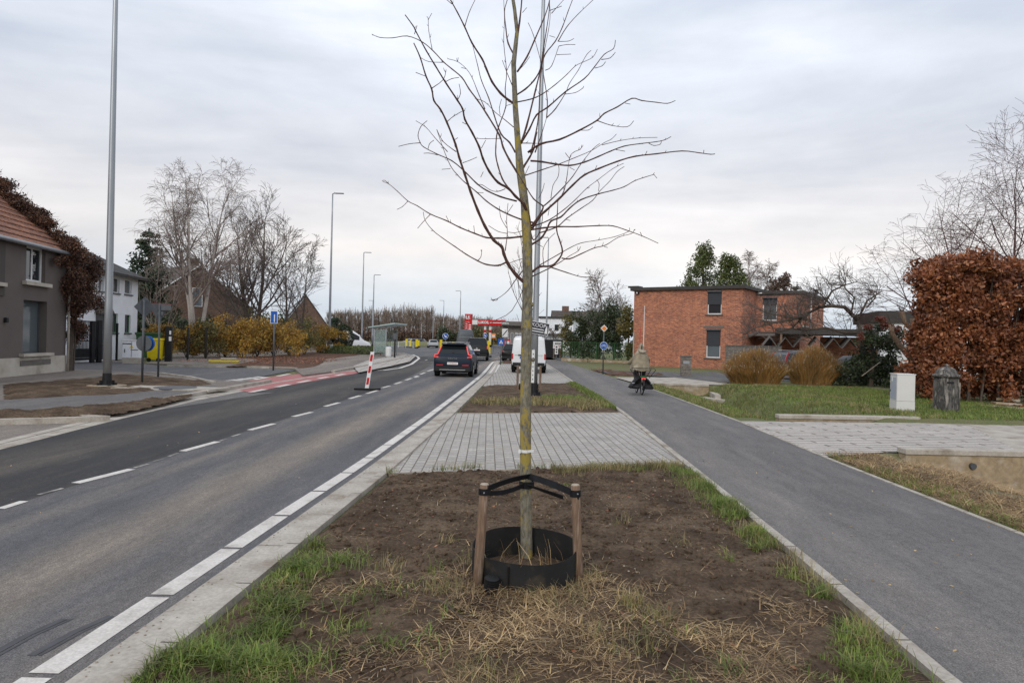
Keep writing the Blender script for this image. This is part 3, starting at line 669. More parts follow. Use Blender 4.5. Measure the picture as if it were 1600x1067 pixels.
BR=[ # crop, points, base width px (photo), depth slope
('C',[(1068,945),(1000,880),(950,810),(920,740),(905,690),(850,645),(790,550),(740,440),(690,310),(650,190),(610,70),(585,-20),(525,-172),(480,-262),(435,-322),(420,-402),(380,-492),(340,-622),(295,-722)],7,-.35),
('C',[(935,800),(880,822),(800,815),(740,790),(660,745),(580,690),(500,635),(430,580),(375,510),(362,450)],3.6,.5),
('C',[(1050,620),(960,630),(880,632),(800,628),(720,600),(620,560),(520,510),(410,465),(320,408),(255,375),(180,305),(120,255),(80,240)],4,.3),
('C',[(255,375),(215,415),(178,433)],1.6,0),('C',[(410,468),(360,520),(322,565)],1.8,0),('C',[(740,788),(762,760),(768,710)],1.8,0),('C',[(540,518),(520,478)],1.5,0),('C',[(718,600),(712,545)],1.5,0),('C',[(120,255),(95,232),(75,235)],1.3,0),
('C',[(1130,525),(1050,505),(960,470),(880,430),(800,375),(735,315),(650,245),(600,195),(550,130),(500,10),(455,-120)],3.6,.45),
('C',[(1010,375),(900,345),(800,300),(730,250),(650,170),(560,95),(460,50),(365,0),(340,-32),(325,-82),(345,-142),(388,-182)],3.6,-.5),
('A',[(340,993),(265,1000),(190,1018)],1.7,0),('C',[(460,55),(400,42),(365,44)],1.5,0),('C',[(550,150),(490,155)],1.4,0),
('C',[(1085,480),(1060,400),(1000,340),(950,285),(880,245),(820,170),(775,80),(750,0),(700,-102),(650,-192),(635,-262),(600,-322),(520,-442),(440,-572),(380,-672),(310,-802),(290,-842),(235,-917)],5.5,-.55),
('C',[(950,280),(910,220),(880,130),(865,60),(865,0),(870,-72),(885,-142),(935,-282),(930,-402),(940,-522),(920,-722),(925,-872),(920,-1022)],3.2,.4),
('C',[(1050,230),(1010,170),(960,90),(915,0),(890,-82),(800,-232),(740,-322),(680,-402),(630,-482),(560,-542),(500,-592),(430,-667),(350,-732),(250,-770),(150,-757),(60,-760),(5,-782)],4.6,.35),
('C',[(1055,855),(1000,925),(950,995),(880,1050),(830,1060)],2.4,-.4),('C',[(880,1050),(870,1063),(840,1062)],1.2,0),('C',[(1050,775),(1000,790),(960,805)],1.6,.3),
('C',[(930,720),(945,600),(940,500),(950,390)],2.2,.2),('C',[(945,600),(880,585),(815,545)],1.5,0),('C',[(940,560),(900,490),(890,410)],1.4,.2),('C',[(945,460),(985,400)],1.2,0),('C',[(1050,580),(1000,595),(950,590)],1.6,0),
('C',[(1000,860),(975,815)],1.3,0),('C',[(1015,890),(1045,790)],1.5,0),('C',[(930,290),(880,308),(830,300),(770,262),(735,262)],1.8,0),('C',[(735,315),(780,318)],1.2,0),('C',[(635,110),(690,90),(735,70)],1.6,0),('C',[(760,210),(778,172)],1.2,0),
('C',[(1110,570),(1100,480),(1070,400),(1050,360)],3,-.3),
('A',[(985,715),(960,700),(900,650),(840,570),(800,480),(770,410),(700,300),(650,190),(600,90),(550,0),(500,-100),(470,-200)],5,-.4),
('A',[(1000,1060),(960,990),(900,930),(850,790),(815,680),(765,560),(740,460),(700,300)],3.6,.0),
('A',[(650,185),(680,90),(722,0)],2,.3),('A',[(560,30),(525,0),(500,-30)],1.6,0),
('A',[(993,385),(950,300),(935,200),(925,80),(945,0),(960,-100)],3.6,.3),
('A',[(1013,270),(1030,150),(1045,0),(1050,-200)],4.6,-.1),
('A',[(1015,500),(1080,400),(1130,290),(1195,140),(1230,40),(1250,-60),(1290,-200)],4,.35),
('A',[(983,605),(940,500),(910,420)],2.2,-.3),('A',[(940,495),(985,400)],1.5,0),('A',[(1050,90),(1080,55)],1.3,0),('A',[(1030,485),(1070,440),(1100,395)],1.4,0),
('A',[(1005,662),(1070,620),(1130,560),(1175,480),(1190,380),(1215,220),(1235,80),(1240,-60)],3.6,-.4),
('A',[(790,760),(740,640),(700,540),(660,480),(600,430),(530,410)],2.2,.2),('A',[(660,480),(625,470)],1.2,0),('A',[(600,430),(604,402)],1.2,0),
('A',[(425,355),(400,220),(395,130),(385,120)],1.8,0),('A',[(396,140),(420,95)],1.3,0),
('A',[(525,848),(570,810),(630,775)],1.7,0),('A',[(420,615),(500,555),(520,485)],1.8,0),('A',[(600,695),(620,650),(610,585)],1.5,0),('A',[(500,435),(400,430),(340,400)],1.6,0),('A',[(310,505),(375,530)],1.3,0),
('A',[(515,570),(560,548),(610,540)],1.4,0),('A',[(300,240),(318,180)],1.3,0),('A',[(660,865),(632,850)],1.2,0),('A',[(575,975),(602,958)],1.2,0),
('A',[(530,1055),(440,955),(380,885),(310,840)],2,0),('A',[(590,1055),(500,985),(455,900)],1.9,0),('A',[(395,1035),(405,1000),(435,975)],1.3,0),('A',[(990,885),(930,835),(860,780),(790,710),(720,685)],2,.3),('A',[(900,962),(800,965),(725,962)],1.7,0),('A',[(895,800),(890,750),(905,690)],1.4,0),('A',[(765,1030),(795,975)],1.4,0),('A',[(985,720),(940,735)],1.6,0),
('B',[(60,1000),(100,880),(160,640),(200,480),(230,380),(300,290),(350,190),(390,80),(420,0),(450,-90)],4.4,.2),
('B',[(60,1000),(120,900),(170,800),(250,745),(370,640),(500,550),(570,470),(640,380),(705,340),(718,280)],4,-.5),
('B',[(620,415),(680,405),(718,365)],1.7,0),('B',[(575,475),(625,460),(650,430)],1.6,0),
('B',[(25,712),(130,690),(210,655),(300,590),(380,520),(440,460),(490,435),(560,400),(593,345)],2.8,.5),
('B',[(485,440),(520,380),(550,352)],1.5,0),
('B',[(110,1060),(200,1000),(330,970),(470,905),(590,838),(640,790),(730,745),(832,685),(900,700),(1000,712),(1080,720),(1135,700)],4.6,-.25),
('B',[(590,838),(690,872),(800,882),(845,840)],2,0),('B',[(475,905),(530,905),(562,882)],1.5,0),('B',[(785,718),(822,725)],1.2,0),
('B',[(240,820),(300,760),(370,650),(400,580),(460,490),(485,440)],2.4,.2),('B',[(370,655),(440,645),(490,615),(498,600)],1.6,0),
('B',[(320,290),(380,190),(460,100),(565,0),(620,-60)],2.2,.3),('B',[(50,995),(120,996),(210,998)],2.6,-.4),
('B',[(130,1060),(160,950),(185,800),(195,600),(205,480),(220,380),(255,200),(265,100),(260,20)],3.4,.5),('B',[(275,95),(360,0)],2,0),('B',[(262,75),(345,45)],1.6,0),
('B',[(240,820),(245,700),(225,560),(205,450),(150,250),(112,160)],2.4,.1),('B',[(160,1060),(200,950),(240,820)],3,.2),
('B',[(325,290),(390,288),(430,270)],1.6,0),('B',[(325,322),(380,312),(440,312)],1.6,0),('B',[(310,382),(410,378)],1.5,0),('B',[(230,490),(275,460),(325,322)],1.8,0),('B',[(260,250),(300,262)],1.3,0),
('D',[(60,215),(75,190),(120,120),(150,60),(160,0),(175,-60)],5.5,.3),
('D',[(130,140),(200,145),(300,162),(400,172),(500,150),(600,110),(680,75),(780,38),(900,20),(1000,8),(1060,-5),(1105,-28)],4.2,-.5),
('D',[(950,18),(985,34),(1030,25),(1038,0)],1.5,0),('D',[(720,62),(785,74)],1.4,0),
('D',[(80,245),(200,205),(320,165),(420,125),(550,70),(640,15),(690,-10),(725,-45)],2.6,.5),('D',[(625,30),(750,0),(880,-18),(1010,-22)],1.7,0),
('D',[(140,610),(190,530),(230,490),(330,400),(420,310),(500,240),(600,195),(730,145),(850,110),(1000,92),(1180,72),(1300,85),(1378,95),(1410,92)],5,-.35),
('D',[(120,605),(160,560),(210,480),(210,450),(150,405),(90,310),(30,210),(0,160)],4.2,-.2),
('D',[(125,620),(220,605),(320,597),(450,597),(600,590),(700,592),(790,620),(900,660),(1015,712)],3.6,-.6),
('D',[(135,722),(200,680),(240,620),(270,560),(340,530),(400,470),(480,410),(600,370),(700,345),(780,320),(850,280),(920,255),(985,235)],4.6,.45),
('D',[(985,235),(1008,262)],1.5,0),('D',[(975,240),(990,222)],1.3,0),
('D',[(190,640),(310,600),(380,540),(480,470),(560,415),(610,350),(680,280),(730,215),(780,180)],2.8,.3),('D',[(600,350),(605,300),(588,272)],1.3,0),
('D',[(160,590),(260,550),(360,480),(440,410),(520,330),(600,270),(700,195),(775,158)],2.6,.6),
('D',[(140,912),(190,875),(270,870),(320,830),(350,770),(330,690),(310,620),(315,500),(318,420)],5,-.3),
('D',[(345,815),(400,820),(480,785),(570,745),(650,725),(740,670),(830,645),(850,615)],2.8,-.2),
('D',[(190,865),(330,785),(400,745),(480,710),(600,690),(720,665),(810,630),(815,605)],2.2,.3),
('D',[(145,940),(260,885),(340,840),(400,800),(460,765),(475,735)],2.8,-.5),
('D',[(275,880),(380,915),(480,945),(540,945),(590,958)],2.8,-.4),('D',[(535,945),(548,968),(545,990)],1.4,0),
('D',[(130,640),(150,690),(190,640),(210,550),(213,470)],3.2,-.3),
('D',[(210,460),(260,420),(350,330),(420,250),(480,160),(560,60),(610,20)],3,-.1),
('D',[(318,420),(360,350),(380,260),(400,120),(430,80),(475,60),(485,30)],2.2,.1),('D',[(400,125),(370,85)],1.3,0),('D',[(400,185),(435,205)],1.3,0),
('D',[(270,400),(285,310),(320,250),(325,180),(300,150)],1.6,0),('D',[(220,865),(215,760),(250,690),(300,640)],1.8,0),('D',[(150,705),(215,738)],1.5,0),('D',[(185,400),(210,350),(225,295)],1.4,0),
('D',[(250,520),(265,440)],1.3,0),('D',[(85,290),(90,240),(120,175)],1.7,0),('D',[(370,545),(405,555)],1.3,0),('D',[(640,735),(665,742)],1.2,0),('D',[(900,655),(890,635)],1.1,0),('D',[(925,100),(938,72)],1.3,0),('D',[(1330,88),(1333,65)],1.2,0),('D',[(575,205),(590,172)],1.2,0),
('P',[(823,440),(800,485),(775,500),(768,505)],1.6,-.3)]
mt=MB(); nodes=[]
for p,w in zip(tp,tr): nodes.append((None,p))
placed=[] # (px,py,depth)
for i in range(len(TRUNK)-1):
    for k in range(6):
        t=k/6; placed.append((TRUNK[i][0]*(1-t)+TRUNK[i+1][0]*t,TRUNK[i][1]*(1-t)+TRUNK[i+1][1]*t,TY,TW[i]/2))
rt=random.Random(11)
for (c,pts,w,sl) in BR:
    pp=[crop(c,*q) for q in pts]
    # densify (catmull)
    dp=[]
    for i in range(len(pp)-1):
        p0=pp[max(i-1,0)];p1=pp[i];p2_=pp[i+1];p3=pp[min(i+2,len(pp)-1)]
        for k in range(3):
            t=k/3
            dp.append(tuple(.5*((2*p1[a])+(-p0[a]+p2_[a])*t+(2*p0[a]-5*p1[a]+4*p2_[a]-p3[a])*t*t+(-p0[a]+3*p1[a]-3*p2_[a]+p3[a])*t**3) for a in (0,1)))
    dp.append(pp[-1])
    best=min(placed,key=lambda q:math.hypot(q[0]-dp[0][0],q[1]-dp[0][1])-q[3])
    d0=best[2]; L=0; out=[];rad=[]; n=len(dp)
    tot=sum(math.hypot(dp[i+1][0]-dp[i][0],dp[i+1][1]-dp[i][1]) for i in range(n-1)) or 1
    slope=sl if sl else rt.uniform(-.3,.3)
    for i,(x,y) in enumerate(dp):
        if i: L+=math.hypot(dp[i][0]-dp[i-1][0],dp[i][1]-dp[i-1][1])
        d=d0+slope*L*SC
        f=L/tot; wid=max(w*(1-.72*f**.8),1.15)
        if i%3==0 and 0<i<n-1: wid*=1.18
        out.append(P3(x,y,d)); rad.append(wid/2*SC*.80); placed.append((x,y,d,wid/2))
    mt.tube(out,rad,5)
    # buds / spurs
    for i in range(2,n-1):
        if rt.random()<.16 and w>1.6:
            a=out[i]; dr=(out[i+1]-out[i]).normalized(); s=Vector((rt.uniform(-1,1),rt.uniform(-.6,.6),rt.uniform(-.3,1))); s=(s-dr*s.dot(dr)).normalized()*.6+dr*.6
            ln=rt.uniform(.012,.04); mt.tube([a,a+s*ln*.6,a+s*ln+Vector((0,0,ln*.25))],[.0025,.0022,.0012],4)
mt.build('crown',M['twig'],tree,smooth=True,world=True)
m=MB(); c=P3(821,704,TY); m.tube([(c.x,c.y,c.z-.012),(c.x,c.y,c.z+.012)],[tr[10]+.004]*2,14)
m.box((c.x+.045,c.y-.055,c.z+.006),(.05,.006,.018),.3); m.box((c.x-.05,c.y-.05,c.z+.002),(.02,.006,.03),-.3)
m.build('paper_tie',M['white'],tree,world=True)
# stakes
s1=G(745,921); s2=G(905,911)
def stake(base,top,label):
    r=empty('tree_stake',(base[0],base[1],0),0,label,'wooden stake','tree stakes')
    m=MB(); b=Vector((base[0],base[1],-.05)); t=Vector(top); m.tube([b,b.lerp(t,.35),b.lerp(t,.7),t],[.037,.0375,.036,.035],12); m.build('post',M['stake'],r,world=True,smooth=True).data.polygons
    m=MB(); m.tube([t+Vector((0,0,.0)),t+Vector((0,0,.004)),t+Vector((0,0,.010))],[.0345,.033,.026],12); m.build('cut_end',M['staketop'],r,world=True)
    return r
t1=D(757,757,5.22); t2=D(899,758,5.40)
stake(s1,t1,'round wooden stake on the road side of the front young tree'); stake(s2,t2,'round wooden stake on the path side of the front young tree')
# rubber strap: two folded bands from the stakes to the trunk
st=empty('rubber_tree_strap',(tree.location.x,tree.location.y,.5),0,'black rubber strap binding the young tree trunk to its two stakes','strap')
def band(m,pts,hw,th=.006):
    n=len(pts); vs=[]
    for i,(p,t) in enumerate(pts):
        p=Vector(p); a=Vector(pts[max(i-1,0)][0]); b=Vector(pts[min(i+1,n-1)][0]); d=(b-a).normalized()
        up=Vector((0,0,1)); up=(up-d*up.dot(d)).normalized(); sd=d.cross(up); w=up*math.cos(t)+sd*math.sin(t); nn_=d.cross(w)
        for (u,v) in ((-1,-1),(1,-1),(1,1),(-1,1)): q=p+w*hw*u+nn_*th*.5*v; vs.append(q)
    fs=[]
    for i in range(n-1):
        for k in range(4): k2=(k+1)%4; fs.append((i*4+k,(i+1)*4+k,(i+1)*4+k2,i*4+k2))
    fs+= [(0,3,2,1),((n-1)*4,(n-1)*4+1,(n-1)*4+2,(n-1)*4+3)]
    m.add([tuple(v) for v in vs],fs)
kn=P3(826,744,TY-.075); kl=P3(818,758,TY-.07)
T1=Vector(t1);T2=Vector(t2)
def sm_path(a,b,n,tw0,tw1,sag=0):
    return [(a.lerp(b,i/n)-Vector((0,0,sag*math.sin(PI*i/n))),tw0+(tw1-tw0)*i/n) for i in range(n+1)]
lf=T1+Vector((.042,-.03,-.035)); rf=T2+Vector((-.04,-.045,-.04))
m=MB()
band(m,sm_path(T1+Vector((.03,-.035,-.02)),kn,8,.15,.5,-.012),.024)
band(m,sm_path(kn,T2+Vector((.03,-.045,-.075)),8,-.5,-.15,-.012),.026)
band(m,sm_path(kl,T1+Vector((-.036,-.036,-.052)),8,.0,.15,.03),.019)
band(m,sm_path(kl+Vector((.04,0,0)),T2+Vector((-.10,-.05,-.085)),8,.9,.3,.0),.019)
band(m,[((T1+Vector((.042*math.cos(a),.042*math.sin(a),-.05))),0) for a in np.linspace(-PI*.95,0.4,12)],.024)
band(m,[((T2+Vector((.042*math.cos(a),.042*math.sin(a),-.06))),0) for a in np.linspace(PI*1.1,PI*2.6,14)],.026)
tc=P3(823,756,TY)
band(m,[((Vector((tc.x+.062*math.cos(a),tc.y+.062*math.sin(a),tc.z+.0)),0)) for a in np.linspace(-PI,PI,18)],.028)
m.build('band',M['rubber'],st,world=True,smooth=False)
for q in (T2+Vector((.015,-.049,-.055)),T1+Vector((.0,-.047,-.05))): MB().ydisc((q.x,q.y-.012,q.z),.006,8,.008).build('nail',M['galv'],st,world=True)
# planter collar
cc=(G(820,900)[0]-.005,5.46)
col=empty('root_collar',(cc[0],cc[1],0),0,'dusty black plastic ring around the foot of the front young tree','planter ring')
m=MB(); n=64; rr=.42
def rimz(a): return .262+.03*math.sin(a)+.006*math.sin(3*a+1)
vs=[]
for k in range(n):
    a=2*PI*k/n; wob=1+.006*math.sin(4*a)
    for (r_,z) in ((rr,-.12),(rr*wob,rimz(a)),((rr-.007)*wob,rimz(a)),(rr-.007,-.12)): vs.append((cc[0]+r_*math.cos(a),cc[1]+r_*math.sin(a),z))
fs=[]
for k in range(n):
    k2=(k+1)%n
    for j in range(3): fs.append((k*4+j,k2*4+j,k2*4+j+1,k*4+j+1))
m.add(vs,fs); m.build('ring_wall',M['collar'],col,world=True,smooth=True)
m=MB(); m.box((cc[0]-.13,cc[1]-.408,.12),(.012,.02,.19),-.3); m.build('overlap_seam',M['collar'],col,world=True)
tag(MB().sheet([(cc[0]+.405*math.cos(2*PI*k/24),cc[1]+.405*math.sin(2*PI*k/24)) for k in range(24)],.055).build('collar_soil',M['soil']),kind='structure')
sp=[]
for k in range(38):
    a=nr.rand()*2*PI; r_=.12+.27*nr.rand(); sp.append((cc[0]+r_*math.cos(a),cc[1]+r_*math.sin(a),.05))
blades('dry_grass',sp,.26,.006,M['straw'],.9,curl=.2)
# straw heaped round the collar
sp=[]
for k in range(800):
    a=-PI*nr.rand() if nr.rand()<.75 else nr.rand()*2*PI; r_=.46+.15*abs(nr.randn()); x,y=cc[0]+r_*math.cos(a),cc[1]+r_*math.sin(a); sp.append((x,y,bedz(x,y)+.03*nr.rand()))
blades('straw_litter',sp,.13,.005,M['straw'],flat=.5,curl=.3)
pz=(G(766,930)[0],5.03)
aer=empty('aeration_pipe',(pz[0],pz[1],0),0,'short black ribbed pipe end beside the left stake at the ring','pipe')
m=MB(); prof=[]
for k in range(11): z=-.03+k*.0165; prof+= [(.043,z),(.055,z+.003),(.055,z+.010),(.043,z+.013)]
m.lathe(prof,20); o=m.build('ribbed_tube',M['pipe'],aer,smooth=False); o.rotation_euler=(R(6),R(4),0)
# a few loose sticks
for (a,b,lab) in (((672,945),(755,978),'long grey fallen twig lying in the straw before the collar'),((1000,950),(1095,1030),'dark curved fallen twig lying right of the collar')):
    A=G(*a,.04);B=G(*b,.04); m=MB(); pts=[]
    for k in range(7):
        t=k/6; x=A[0]*(1-t)+B[0]*t; y=A[1]*(1-t)+B[1]*t+.03*math.sin(t*5); pts.append((x-A[0],y-A[1],bedz(x,y)+.03+.01*math.sin(t*9)))
    o=m.tube(pts,[.008,.0075,.007,.007,.006,.005,.003],6).build('fallen_twig',M['barkd'],smooth=True); o.location=(A[0],A[1],0); tag(o,lab,'twig')
# ---------------------------------------------------------------- lamp posts
def lamp(base,px_top,py_top,label,arm=-1,z0=0,r0=.11,d=None,arml=1.1,foot=True,h=None,rz=0):
    x,y=base; zt=h or D(px_top,py_top,y)[2]
    r=empty('street_lamp',(x,y,z0),0,label,'street lamp','street lamps along the road')
    hgt=zt-z0; n=7
    m=MB(); m.tube([(0,0,.42)]+[(0,0,.42+(hgt-.42)*k/n) for k in range(1,n+1)],[r0*(1-.55*k/n) for k in range(n+1)],16); m.build('pole',M['galv'],r,smooth=True)
    m=MB(); m.lathe([(r0*1.55,.0),(r0*1.55,.05),(r0*1.12,.10),(r0*1.05,.42)],16)
    if foot:
        for k in range(4): a=PI/4+k*PI/2; m.box((r0*1.9*math.cos(a),r0*1.9*math.sin(a),.06),(.09,.09,.12),a); m.box((r0*1.35*math.cos(a),r0*1.35*math.sin(a),.12),(.10,.018,.16),a)
        m.lathe([(r0*2.4,.0),(r0*2.4,.045),(r0*1.2,.05)],20)
    m.build('foot',M['black'],r)
    c,s=math.cos(rz),math.sin(rz)
    m=MB(); m.tube([(0,0,hgt),(arm*.25*c,arm*.25*s,hgt+.05)],[.04,.035],8); m.build('arm',M['galvd'],r)
    m=MB(); m.box((arm*(.25+arml*.4)*c,arm*(.25+arml*.4)*s,hgt+.05),(arml*.8,.28,.07),rz); m.lathe([(.035,.085),(.035,.17)],8,(arm*.15*c,arm*.15*s,hgt)); m.build('lantern',M['galvd'],r,bevel=.015)
    return r
lamp((G(167,604,.1)),0,0,'thick galvanised lamp post on the left soil verge before the grey house',1,.1,.122,h=16)
m=MB(); b=G(167,604,.1); m.lathe([(.55,0),(.55,.03),(.3,.035)],24); o=m.build('foundation_ring',M['concb']); o.location=(b[0],b[1],.115); tag(o,'round concrete footing disc under the left lamp post','concrete footing')
mid=lamp((G(834,619)),0,0,'galvanised lamp post right behind the front tree with a dark sale board tied on',-1,.03,.112,h=16)
# ladder-like cable cover on lower pole
m=MB(); m.box((-.055,-.115,.98),(.10,.02,1.1)); 
for k in range(7): m.box((-.055,-.128,.55+k*.14),(.025,.01,.05),m=1)
m.build('white_cover_plate',[M['white'],M['galvd']],mid)
lamp(G(514,552),520,303,'tall lamp post beside the small white cabinet and yellow shrubs',1,.05,.14)
lamp(G(565,544),568,395,'second tall lamp post left of the bus shelter, on the low hedge',1,.05,.14)
b3=D(582,540,118); lamp((b3[0],118),585,430,'thin lamp post rising behind the bus shelter',1,0,.15)
b3=D(853,545,88); lamp((b3[0],88),857,372,'thin lamp post right of the front tree beyond the white van',-1,0,.13)
for (x,yt,d,lab) in ((678,479,190,'distant lamp post above the silver car'),(694,470,185,'distant lamp post left of the blue round sign'),(720,455,150,'distant lamp post just left of the red fuel totem'),(583,470,180,'short distant lamp post seen beside the shelter pole'),(660,505,200,'faint short lamp post over the roundabout')):
    b3=D(x-2,540,d); lamp((b3[0],d),x,yt,lab,-1,0,.16,foot=False)
# ---------------------------------------------------------------- text helper
def text(s,size,mat,parent,loc,rot,name='lettering',ext=.002,sx=1,align='CENTER',bold=0):
    cu=bpy.data.curves.new('t','FONT'); cu.body=s; cu.size=size; cu.align_x=align; cu.align_y='CENTER'; cu.extrude=ext; cu.offset=bold
    o=bpy.data.objects.new('t',cu); COL.objects.link(o); dg=bpy.context.evaluated_depsgraph_get(); me=bpy.data.meshes.new_from_object(o.evaluated_get(dg))
    bpy.data.objects.remove(o); me.materials.clear(); me.materials.append(mat); me.name=name
    q=bpy.data.objects.new(name,me); COL.objects.link(q); q.parent=parent; q.location=loc; q.rotation_euler=rot; q.scale=(sx,1,1); return q
UP=(PI/2,0,0)
# sale board tied to the middle lamp post
c=D(843,513,23.0); bd=empty('sale_board',(c[0],c[1],c[2]),0,'tilted black and white KOOP sale board tied to the middle lamp post','sign')
M['navy']=pm('dark_blue_board',(.018,.02,.035),(.03,.03,.05),5,.5)
tl=Matrix.Rotation(R(-9)*-1,4,'Y')
o=MB().box((0,-.15,0),(.62,.015,.42)).build('board',M['white'],bd); o.rotation_euler=(0,R(9),0)
o=MB().box((0,-.165,0),(.58,.015,.38)).build('panel',M['navy'],bd); o.rotation_euler=(0,R(9),0)
t_=text('KOOP',.17,M['white'],bd,(-.03,-.176,.09),(PI/2,0,0)); t_.rotation_euler=(Matrix.Rotation(R(9),3,'Y')@Matrix.Rotation(PI/2,3,'X')).to_euler()
m=MB()
for k in range(2): m.box((-.05,-.176,-.04-k*.08),(.40,.004,.03))
m.prism([(.18,-.15),(.27,-.15),(.26,.0),(.225,.13),(.19,.0)],-.003,.003); 
for i in range(len(m.v)-10,len(m.v)): x,y,z=m.v[i]; m.v[i]=(x,-.176+z,y)
o=m.build('artwork',M['white'],bd); o.rotation_euler=(0,R(9),0)
# ---------------------------------------------------------------- traffic signs
def post(root,h,r=.038,mat='galvd'): return MB().tube([(0,0,-.1),(0,0,h)],r,10).build('post',M[mat],root,smooth=True)
# two signs seen from behind at the side road
b=G(222,598,.1); s=empty('traffic_sign',(b[0],b[1],.09),0,'grey back of a diamond and round sign pair on a post at the side road','traffic sign')
hp=D(225,477,b[1])[2]-.1; post(s,hp+.2)
m=MB(); 
for (z,kind) in ((hp-.05,'d'),):
    d_=.36; m.add([(0-d_,.06,z),(0,.06,z-d_),(d_,.06,z),(0,.06,z+d_),(-d_,.075,z),(0,.075,z-d_),(d_,.075,z),(0,.075,z+d_)],[(0,1,2,3),(7,6,5,4),(0,4,5,1),(1,5,6,2),(2,6,7,3),(3,7,4,0)])
m.v=[(p[0]*.62+(p[1])*0,p[1]+p[0]*.78,p[2]) for p in m.v]; m.build('diamond_plate',M['galvd'],s)
z=D(219,536,b[1])[2]-.1; m=MB(); m.ydisc((0,.06,z),.27,24,.02); m.build('round_plate',M['galvd'],s)
m=MB(); m.ydisc((.06,.12,z),.27,24,.02); m.v=[(p[0],p[1]+.02,p[2]) for p in m.v]; m.build('blue_round_plate',M['blue_s'],s)
b=G(247,589,.1); s=empty('give_way_sign',(b[0],b[1],.09),0,'inverted triangle sign seen from behind on the grey post nearer the yellow bin','traffic sign')
z=D(250,479,b[1])[2]-.1; post(s,z+.12)
m=MB(); m.add([(-.42,.06,z+.12),(0,.06,z-.62),(.42,.06,z+.12),(-.42,.075,z+.12),(0,.075,z-.62),(.42,.075,z+.12)],[(0,1,2),(5,4,3),(0,3,4,1),(1,4,5,2),(2,5,3,0)]); o=m.build('triangle_plate',M['galvd'],s); o.rotation_euler=(0,0,R(38)); m.v=[(p[0]*1.06,p[1]+.02,p[2]*1.0+.01) for p in m.v]; o=m.build('red_face_edge',M['red_s'],s); o.rotation_euler=(0,0,R(38))
m=MB(); m.box((0,.03,z-.02),(.84,.03,.22)); m.box((0,.03,z-.25),(.25,.03,.14)); m.build('bracket',M['galvd'],s)
# blue cul-de-sac style sign
b=G(427,576,.1); s=empty('blue_road_sign',(b[0],b[1],.08),0,'tall blue rectangular sign on a dark post before the yellow shrubs','traffic sign')
z=D(429,498,b[1])[2]; post(s,z+.2,.045)
hh=20*b[1]/F; m=MB(); m.box((0,-.06,z),(.36,.03,hh)); m.build('white_edge',M['white'],s); m=MB(); m.box((0,-.078,z),(.31,.012,hh-.06)); m.build('blue_panel',M['blue_s'],s); m=MB(); m.box((.03,-.088,z-.06),(.05,.008,hh*.6)); m.build('white_symbol',M['white'],s)
for o in kids(s): 
    if o.name.startswith(('white','blue')): o.rotation_euler=(0,0,R(0))
# orange diamond + blue bike sign
b=G(942,584); s=empty('priority_road_sign',(b[0],b[1],0),0,'orange and white diamond over a blue bicycle disc on a post by the path','traffic sign')
zt=D(943,513,b[1])[2]; post(s,zt)
def diamond(m,z,d,y): m.add([(-d,y,z),(0,y,z-d),(d,y,z),(0,y,z+d),(-d,y+.012,z),(0,y+.012,z-d),(d,y+.012,z),(0,y+.012,z+d)],[(0,1,2,3),(7,6,5,4),(0,4,5,1),(1,5,6,2),(2,6,7,3),(3,7,4,0)])
k=b[1]/F
m=MB(); diamond(m,zt,5.6*k,-.06); m.build('white_diamond',M['white'],s); m=MB(); diamond(m,zt,3.8*k,-.075); m.build('orange_diamond',M['orange_s'],s)
zc=D(942,540,b[1])[2]; m=MB(); m.ydisc((0,-.06,zc),6*k,28,.012); m.build('white_disc',M['white'],s); m=MB(); m.ydisc((0,-.074,zc),5.4*k,28,.01); m.build('blue_disc',M['blue_s'],s)
m=MB()
for sx in (-1,1):
    cx=sx*2.3*k; pts=[(cx+1.5*k*math.cos(a),-.08,zc-.4*k+1.5*k*math.sin(a)) for a in np.linspace(0,2*PI,16)]; m.tube(pts,.25*k,4)
m.tube([(-2.3*k,-.08,zc-.4*k),(-.8*k,-.08,zc+1.6*k),(1.4*k,-.08,zc+1.6*k),(2.3*k,-.08,zc-.4*k)],.22*k,4); m.tube([(-.8*k,-.08,zc+1.6*k),(.1*k,-.08,zc-.4*k),(1.4*k,-.08,zc+1.6*k)],.22*k,4)
m.build('bicycle_symbol',M['white'],s)
# distant round arrow signs, crossing sign, town end sign
def roundarrow(px,py,d,rp,lab,zg=0):
    c=D(px,py,d); s=empty('keep_right_sign',(c[0],d,0),0,lab,'traffic sign'); k=d/F; z=c[2]; post(s,z,.05)
    m=MB(); m.ydisc((0,-.07,z),rp*k,24,.012); m.build('white_rim',M['white'],s); m=MB(); m.ydisc((0,-.085,z),rp*.9*k,24,.01); m.build('blue_disc',M['blue_s'],s)
    m=MB(); r_=rp*k; m.add([(x*r_,-.09,z+y*r_) for x,y in ((-.5,.38),(-.38,.5),(.22,-.08),(.38,.1),(.5,-.5),(-.1,-.38),(.08,-.22))],[(0,5,6),(0,6,2,1),(6,5,4,2),(2,4,3)]); m.build('white_arrow',M['white'],s)
roundarrow(696,525,60,4.7,'blue disc with white arrow above the dark car roof')
roundarrow(758,524,75,3.4,'small blue arrow disc right of the black minivan')
c=D(783,534,50); s=empty('pedestrian_crossing_sign',(c[0],50,0),0,'square blue sign with a white triangle left of the white van','traffic sign'); k=50/F; post(s,c[2])
MB().box((0,-.06,c[2]),(9.6*k,.02,9.6*k)).build('plate',M['blue_s'],s,bevel=.01)
z=c[2]; m=MB(); m.add([(-3*k,-.073,z-2.8*k),(3*k,-.073,z-2.8*k),(0,-.073,z+3*k)],[(0,1,2)]); m.build('white_triangle',M['white'],s)
